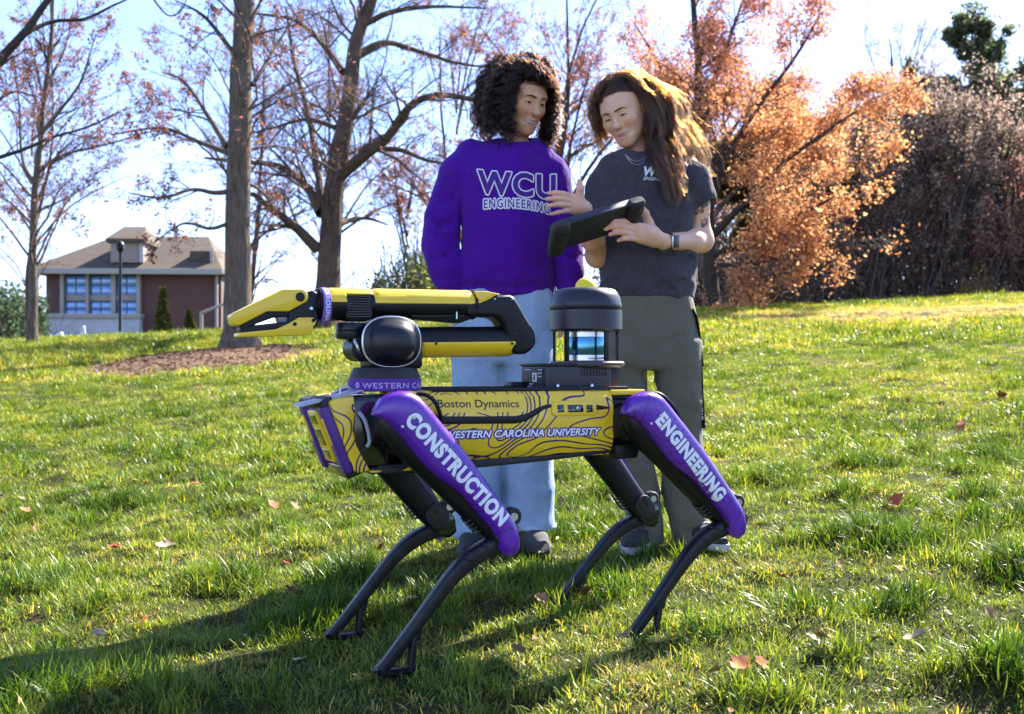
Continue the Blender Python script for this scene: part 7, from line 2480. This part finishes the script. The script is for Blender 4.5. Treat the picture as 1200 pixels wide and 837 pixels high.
    for pts, r in (([(722, 395, -.10), (740, 402, -.12), (757, 412, -.115)], .003), ([(800, 392, -.09), (780, 402, -.115), (764, 414, -.11)], .003), ([(800, 362, -.08), (812, 382, -.05), (818, 405, -.02)], .004), ([(726, 362, -.09), (712, 382, -.06)], .003), ([(760, 360, -.112), (760, 408, -.118)], .0015),
                   ([(785, 545, -.06), (800, 556, -.075), (815, 548, -.05)], .003), ([(738, 590, -.06), (752, 600, -.07), (768, 592, -.05)], .003), ([(742, 618, -.06), (756, 625, -.07), (770, 616, -.05)], .003), ([(795, 615, -.06), (808, 624, -.07), (824, 614, -.05)], .003)):
        f.chain([Pt(*p) for p in pts], [r] * len(pts), .018, 'sub')
    f.ripple(fold_fn(29, -.0110, 8, 5, .0026, 22, 15))
    tr = garment('trousers', f, M_OLIVE, body, O, 3)
    for cx, yw, py_ in ((818, 20, 650), (746, -16, 640)):
        g = gz1(X(cx), D0 - .05)
        shoe((X(cx) - O[0], -.02, g + .008 - O[2]), R(yw), M_SHOE, body)
    # ---- watch and bracelet
    ax_ = (wr - mid); ax_ /= np.linalg.norm(ax_)
    c0 = mid * .14 + wr * .86
    a1 = np.cross(ax_, (0, 0, 1)); a1 /= np.linalg.norm(a1); a2 = np.cross(ax_, a1)
    ring = [c0 + .0268 * (a1 * math.cos(t) + a2 * math.sin(t)) - O for t in np.linspace(0, 2 * math.pi, 33)]
    wb_ = obj('watch_strap', tube([tuple(p) for p in ring], [(.0095, .0022)] * 33, 8), mat('grey_watch_strap', (.12, .12, .14), .4, .6), body)
    # case faces the camera
    n_ = np.array([0.10, -1, -.12]); n_ -= ax_ * (n_ @ ax_); n_ /= np.linalg.norm(n_); s_ = np.cross(n_, ax_)
    Mx = Matrix((tuple(ax_) + (0,), tuple(s_) + (0,), tuple(n_) + (0,), (0, 0, 0, 1))).transposed()
    Mx = Matrix.Translation(Vector(c0 + n_ * .0275 - O)) @ Mx
    obj('watch_case', box((-.017, -.020, -.004), (.017, .020, .006), .005, 3, None, Mx), M_steel, wb_)
    obj('watch_face', box((-.0160, -.0190, .005), (.0160, .0190, .0068), .003, 3, None, Mx), mat('watch_glass', (.006, .006, .008), .35, spec=.25), wb_)
    ax2 = (wr2 - el2); ax2 /= np.linalg.norm(ax2); b1 = np.cross(ax2, (1, 0, 0)); b1 /= np.linalg.norm(b1); b2 = np.cross(ax2, b1)
    c2 = wr2 + ax2 * .004
    ring = [tuple(c2 + .0245 * (b1 * math.cos(t) + b2 * math.sin(t)) - O) for t in np.linspace(0, 2 * math.pi, 33)]
    obj('bracelet', tube(ring, .0022, 8), M_soft, body)
    # ---- hair
    mh = hair_mat('chestnut_hair', .66, .32, .24)
    capm_ = mat('chestnut_underlayer', (.045, .025, .014), .95, spec=.05)
    hair_cap(rot, org, HS, capm_, body, O, .130, .000, .150)
    rg = np.random.default_rng(9)
    G = [(2.6, [(733, 88, -.06), (748, 98, -.07), (762, 120, -.06), (767, 150, -.065), (772, 185, -.10), (784, 212, -.125), (798, 236, -.13)], 1, .7),
         (3.0, [(736, 92, -.04), (758, 101, -.03), (778, 120, -.02), (786, 155, -.03), (790, 190, -.07), (800, 218, -.10)], 1, 1.0),
         (3.0, [(736, 92, .0), (760, 98, .01), (784, 120, .02), (798, 155, .03), (805, 188, .02), (808, 210, -.01)], 1, 1.0),
         (2.0, [(738, 92, .03), (764, 100, .05), (794, 125, .07), (810, 162, .08), (819, 192, .07), (825, 212, .05)], 1, 1.0),
         (.9, [(740, 93, .05), (768, 104, .07), (801, 135, .09), (819, 172, .10), (829, 200, .08)], 1, 1.2),
         (2.0, [(742, 92, .07), (765, 110, .10), (778, 140, .11), (786, 175, .10), (790, 200, .09)], 1, 1.1),
         (1.6, [(730, 90, -.075), (745, 97, -.085), (757, 112, -.07), (762, 132, -.06), (764, 158, -.07), (768, 190, -.10)], 1, .45),
         (.8, [(728, 92, -.065), (714, 98, -.075), (706, 107, -.055), (701, 125, -.03), (701, 150, .0), (707, 172, .03)], 0, .5),
         (.9, [(730, 92, -.04), (714, 97, -.04), (703, 108, -.01), (697, 125, .01), (699, 146, .03), (706, 162, .05)], 0, .8),
         (.5, [(733, 92, -.0), (719, 97, .01), (707, 110, .04), (704, 130, .07), (708, 152, .08), (718, 168, .08)], 0, .7),
         (1.6, [(738, 92, .04), (728, 98, .09), (730, 130, .11), (745, 170, .10), (760, 195, .09)], 1, 1.0)]
    st = guided(rg, G, 720, 48, D0 - .008, .0, 0, .009, .014, push_out(rot, org, HS, .006), wave=(.0085, 2.4), cutl=.22, frizz=.0010, clump=11, csp=.0038)
    st += guided(rg, G[2:6], 90, 48, D0 - .008, .0, 0, .016, .040, push_out(rot, org, HS, .006), wave=(.010, 2.2), cutl=.3, frizz=.0016)
    st += guided(rg, G[:3], 70, 56, D0 - .008, .012, 2.5, .010, .012, push_out(rot, org, HS, .006), cutl=.05, clump=8, csp=.003)
    st += hairline_strands(rg, 560, rot, org, HS, 36, .0, 0, .17, 10, .0030, -8, .46, 29)
    ho = make_hair('hair', st, .00055, mh, body, O)
    # ---- tablet
    A, B = np.array(P(653, 278, 3.060)), np.array(P(740, 251, 3.185))
    ux = (B - A); Lt = np.linalg.norm(ux); ux /= Lt
    v0 = np.array([0, -.78, .62]); v0 -= ux * (v0 @ ux); v0 /= np.linalg.norm(v0)
    nb = np.cross(ux, v0)
    if nb[1] > 0: nb = -nb                                        # out of the back, towards the camera
    # columns: across, up, out of the back
    Mt = Matrix((tuple(ux) + (0,), tuple(v0) + (0,), tuple(nb) + (0,), (0, 0, 0, 1))).transposed()
    root = empty('tablet_controller', (0, 0, 0))
    root.matrix_world = Matrix.Translation(Vector((A + B) / 2)) @ Mt
    tag(root, 'black rugged tablet controller with grips, held by the person in grey', 'tablet')
    M_TAB = mat('tablet_black', (.010, .010, .012), .55); h = Lt / 2
    k_ = NT(M_TAB); k_.bump(k_.noise(k_.coord(), 600, 2), .1, .001)
    obj('back_panel', box((-h + .01, -.050, -.008), (h - .01, .046, .008), .004, 2), M_TAB, root)
    obj('top_rail', box((-h + .015, .040, -.014), (h - .015, .052, .012), .004, 2), mat('tablet_rail', (.016, .017, .03), .5), root)
    for sx in (-1, 1):
        rings = []
        for y, rx, rz in ((-.062, .020, .010), (-.056, .025, .016), (-.015, .028, .020), (.025, .029, .020), (.050, .029, .018), (.059, .023, .012)):
            rings.append([(sx * h + rx * math.copysign(abs(math.cos(a)) ** .7, math.cos(a)), y, .006 + rz * math.copysign(abs(math.sin(a)) ** .7, math.sin(a))) for a in np.linspace(0, 2 * math.pi, 24, endpoint=False)])
        g = obj('grip', loft(rings), M_TAB, root, 50)
        obj('grip_button', lathe([(.009, .018), (.009, .026), (.006, .028)], 16, 'Z', (sx * h, .032, 0)), M_gloss, g)
        obj('thumb_stick', lathe([(.007, -.016), (.007, -.028), (.010, -.030), (.010, -.034)], 14, 'Z', (sx * h, .01, 0)), M_soft, g)
    obj('screen', box((-h + .026, -.038, -.0095), (h - .026, .036, -.0075), .001), M_lens, root)
    obj('label_strip', box((-.006, .026, .0075), (.032, .029, .0086), .0003), mat('tablet_label', (.05, .05, .055), .5), root)
    # ---- lanyard from the pocket
    pts = [Pt(811, 362, -.06), Pt(816, 374, -.055), Pt(819, 395, -.045), Pt(821, 430, -.045), Pt(823, 470, -.047), Pt(824.5, 502, -.05)]
    lroot = empty('lanyard', tuple(pts[-1]))
    tag(lroot, 'black lanyard strap with white print hanging from the pocket of the olive trousers', 'lanyard')
    o_ = pts[-1]
    def ribbon(px_off, w_, nm):
        c = catmull([tuple(p - o_ + np.array([px_off * K, 0, 0])) for p in pts], 5)
        return obj(nm, tube(c, [(.0016, w_)] * len(c), 8), M_soft, lroot)
    ribbon(0, .0115, 'strap'); 
    c = catmull([tuple(p - o_ + np.array([(-2.5 + 1.5 * i) * K, -.006, 0])) for i, p in enumerate(pts[:4])], 5)
    obj('strap', tube(c, [(.0016, .009)] * len(c), 8), M_soft, lroot)
    bm = None
    for i, (a0, ln) in enumerate(((0, 5), (6, 2), (9, 6), (16, 3), (20, 7), (28, 4), (33, 5))):
        q = Pt(823.3 - .04 * a0, 492 - a0, -.0535) - o_
        bm = box((q[0] - .0022, q[1] - .0006, q[2]), (q[0] + .0022, q[1], q[2] + ln * K * .8), 0, 1, bm)
    obj('strap_print', bm, M_PR, lroot)
    return body, ho

person_a, hair_a = build_person_purple()
person_b, hair_b = build_person_grey()
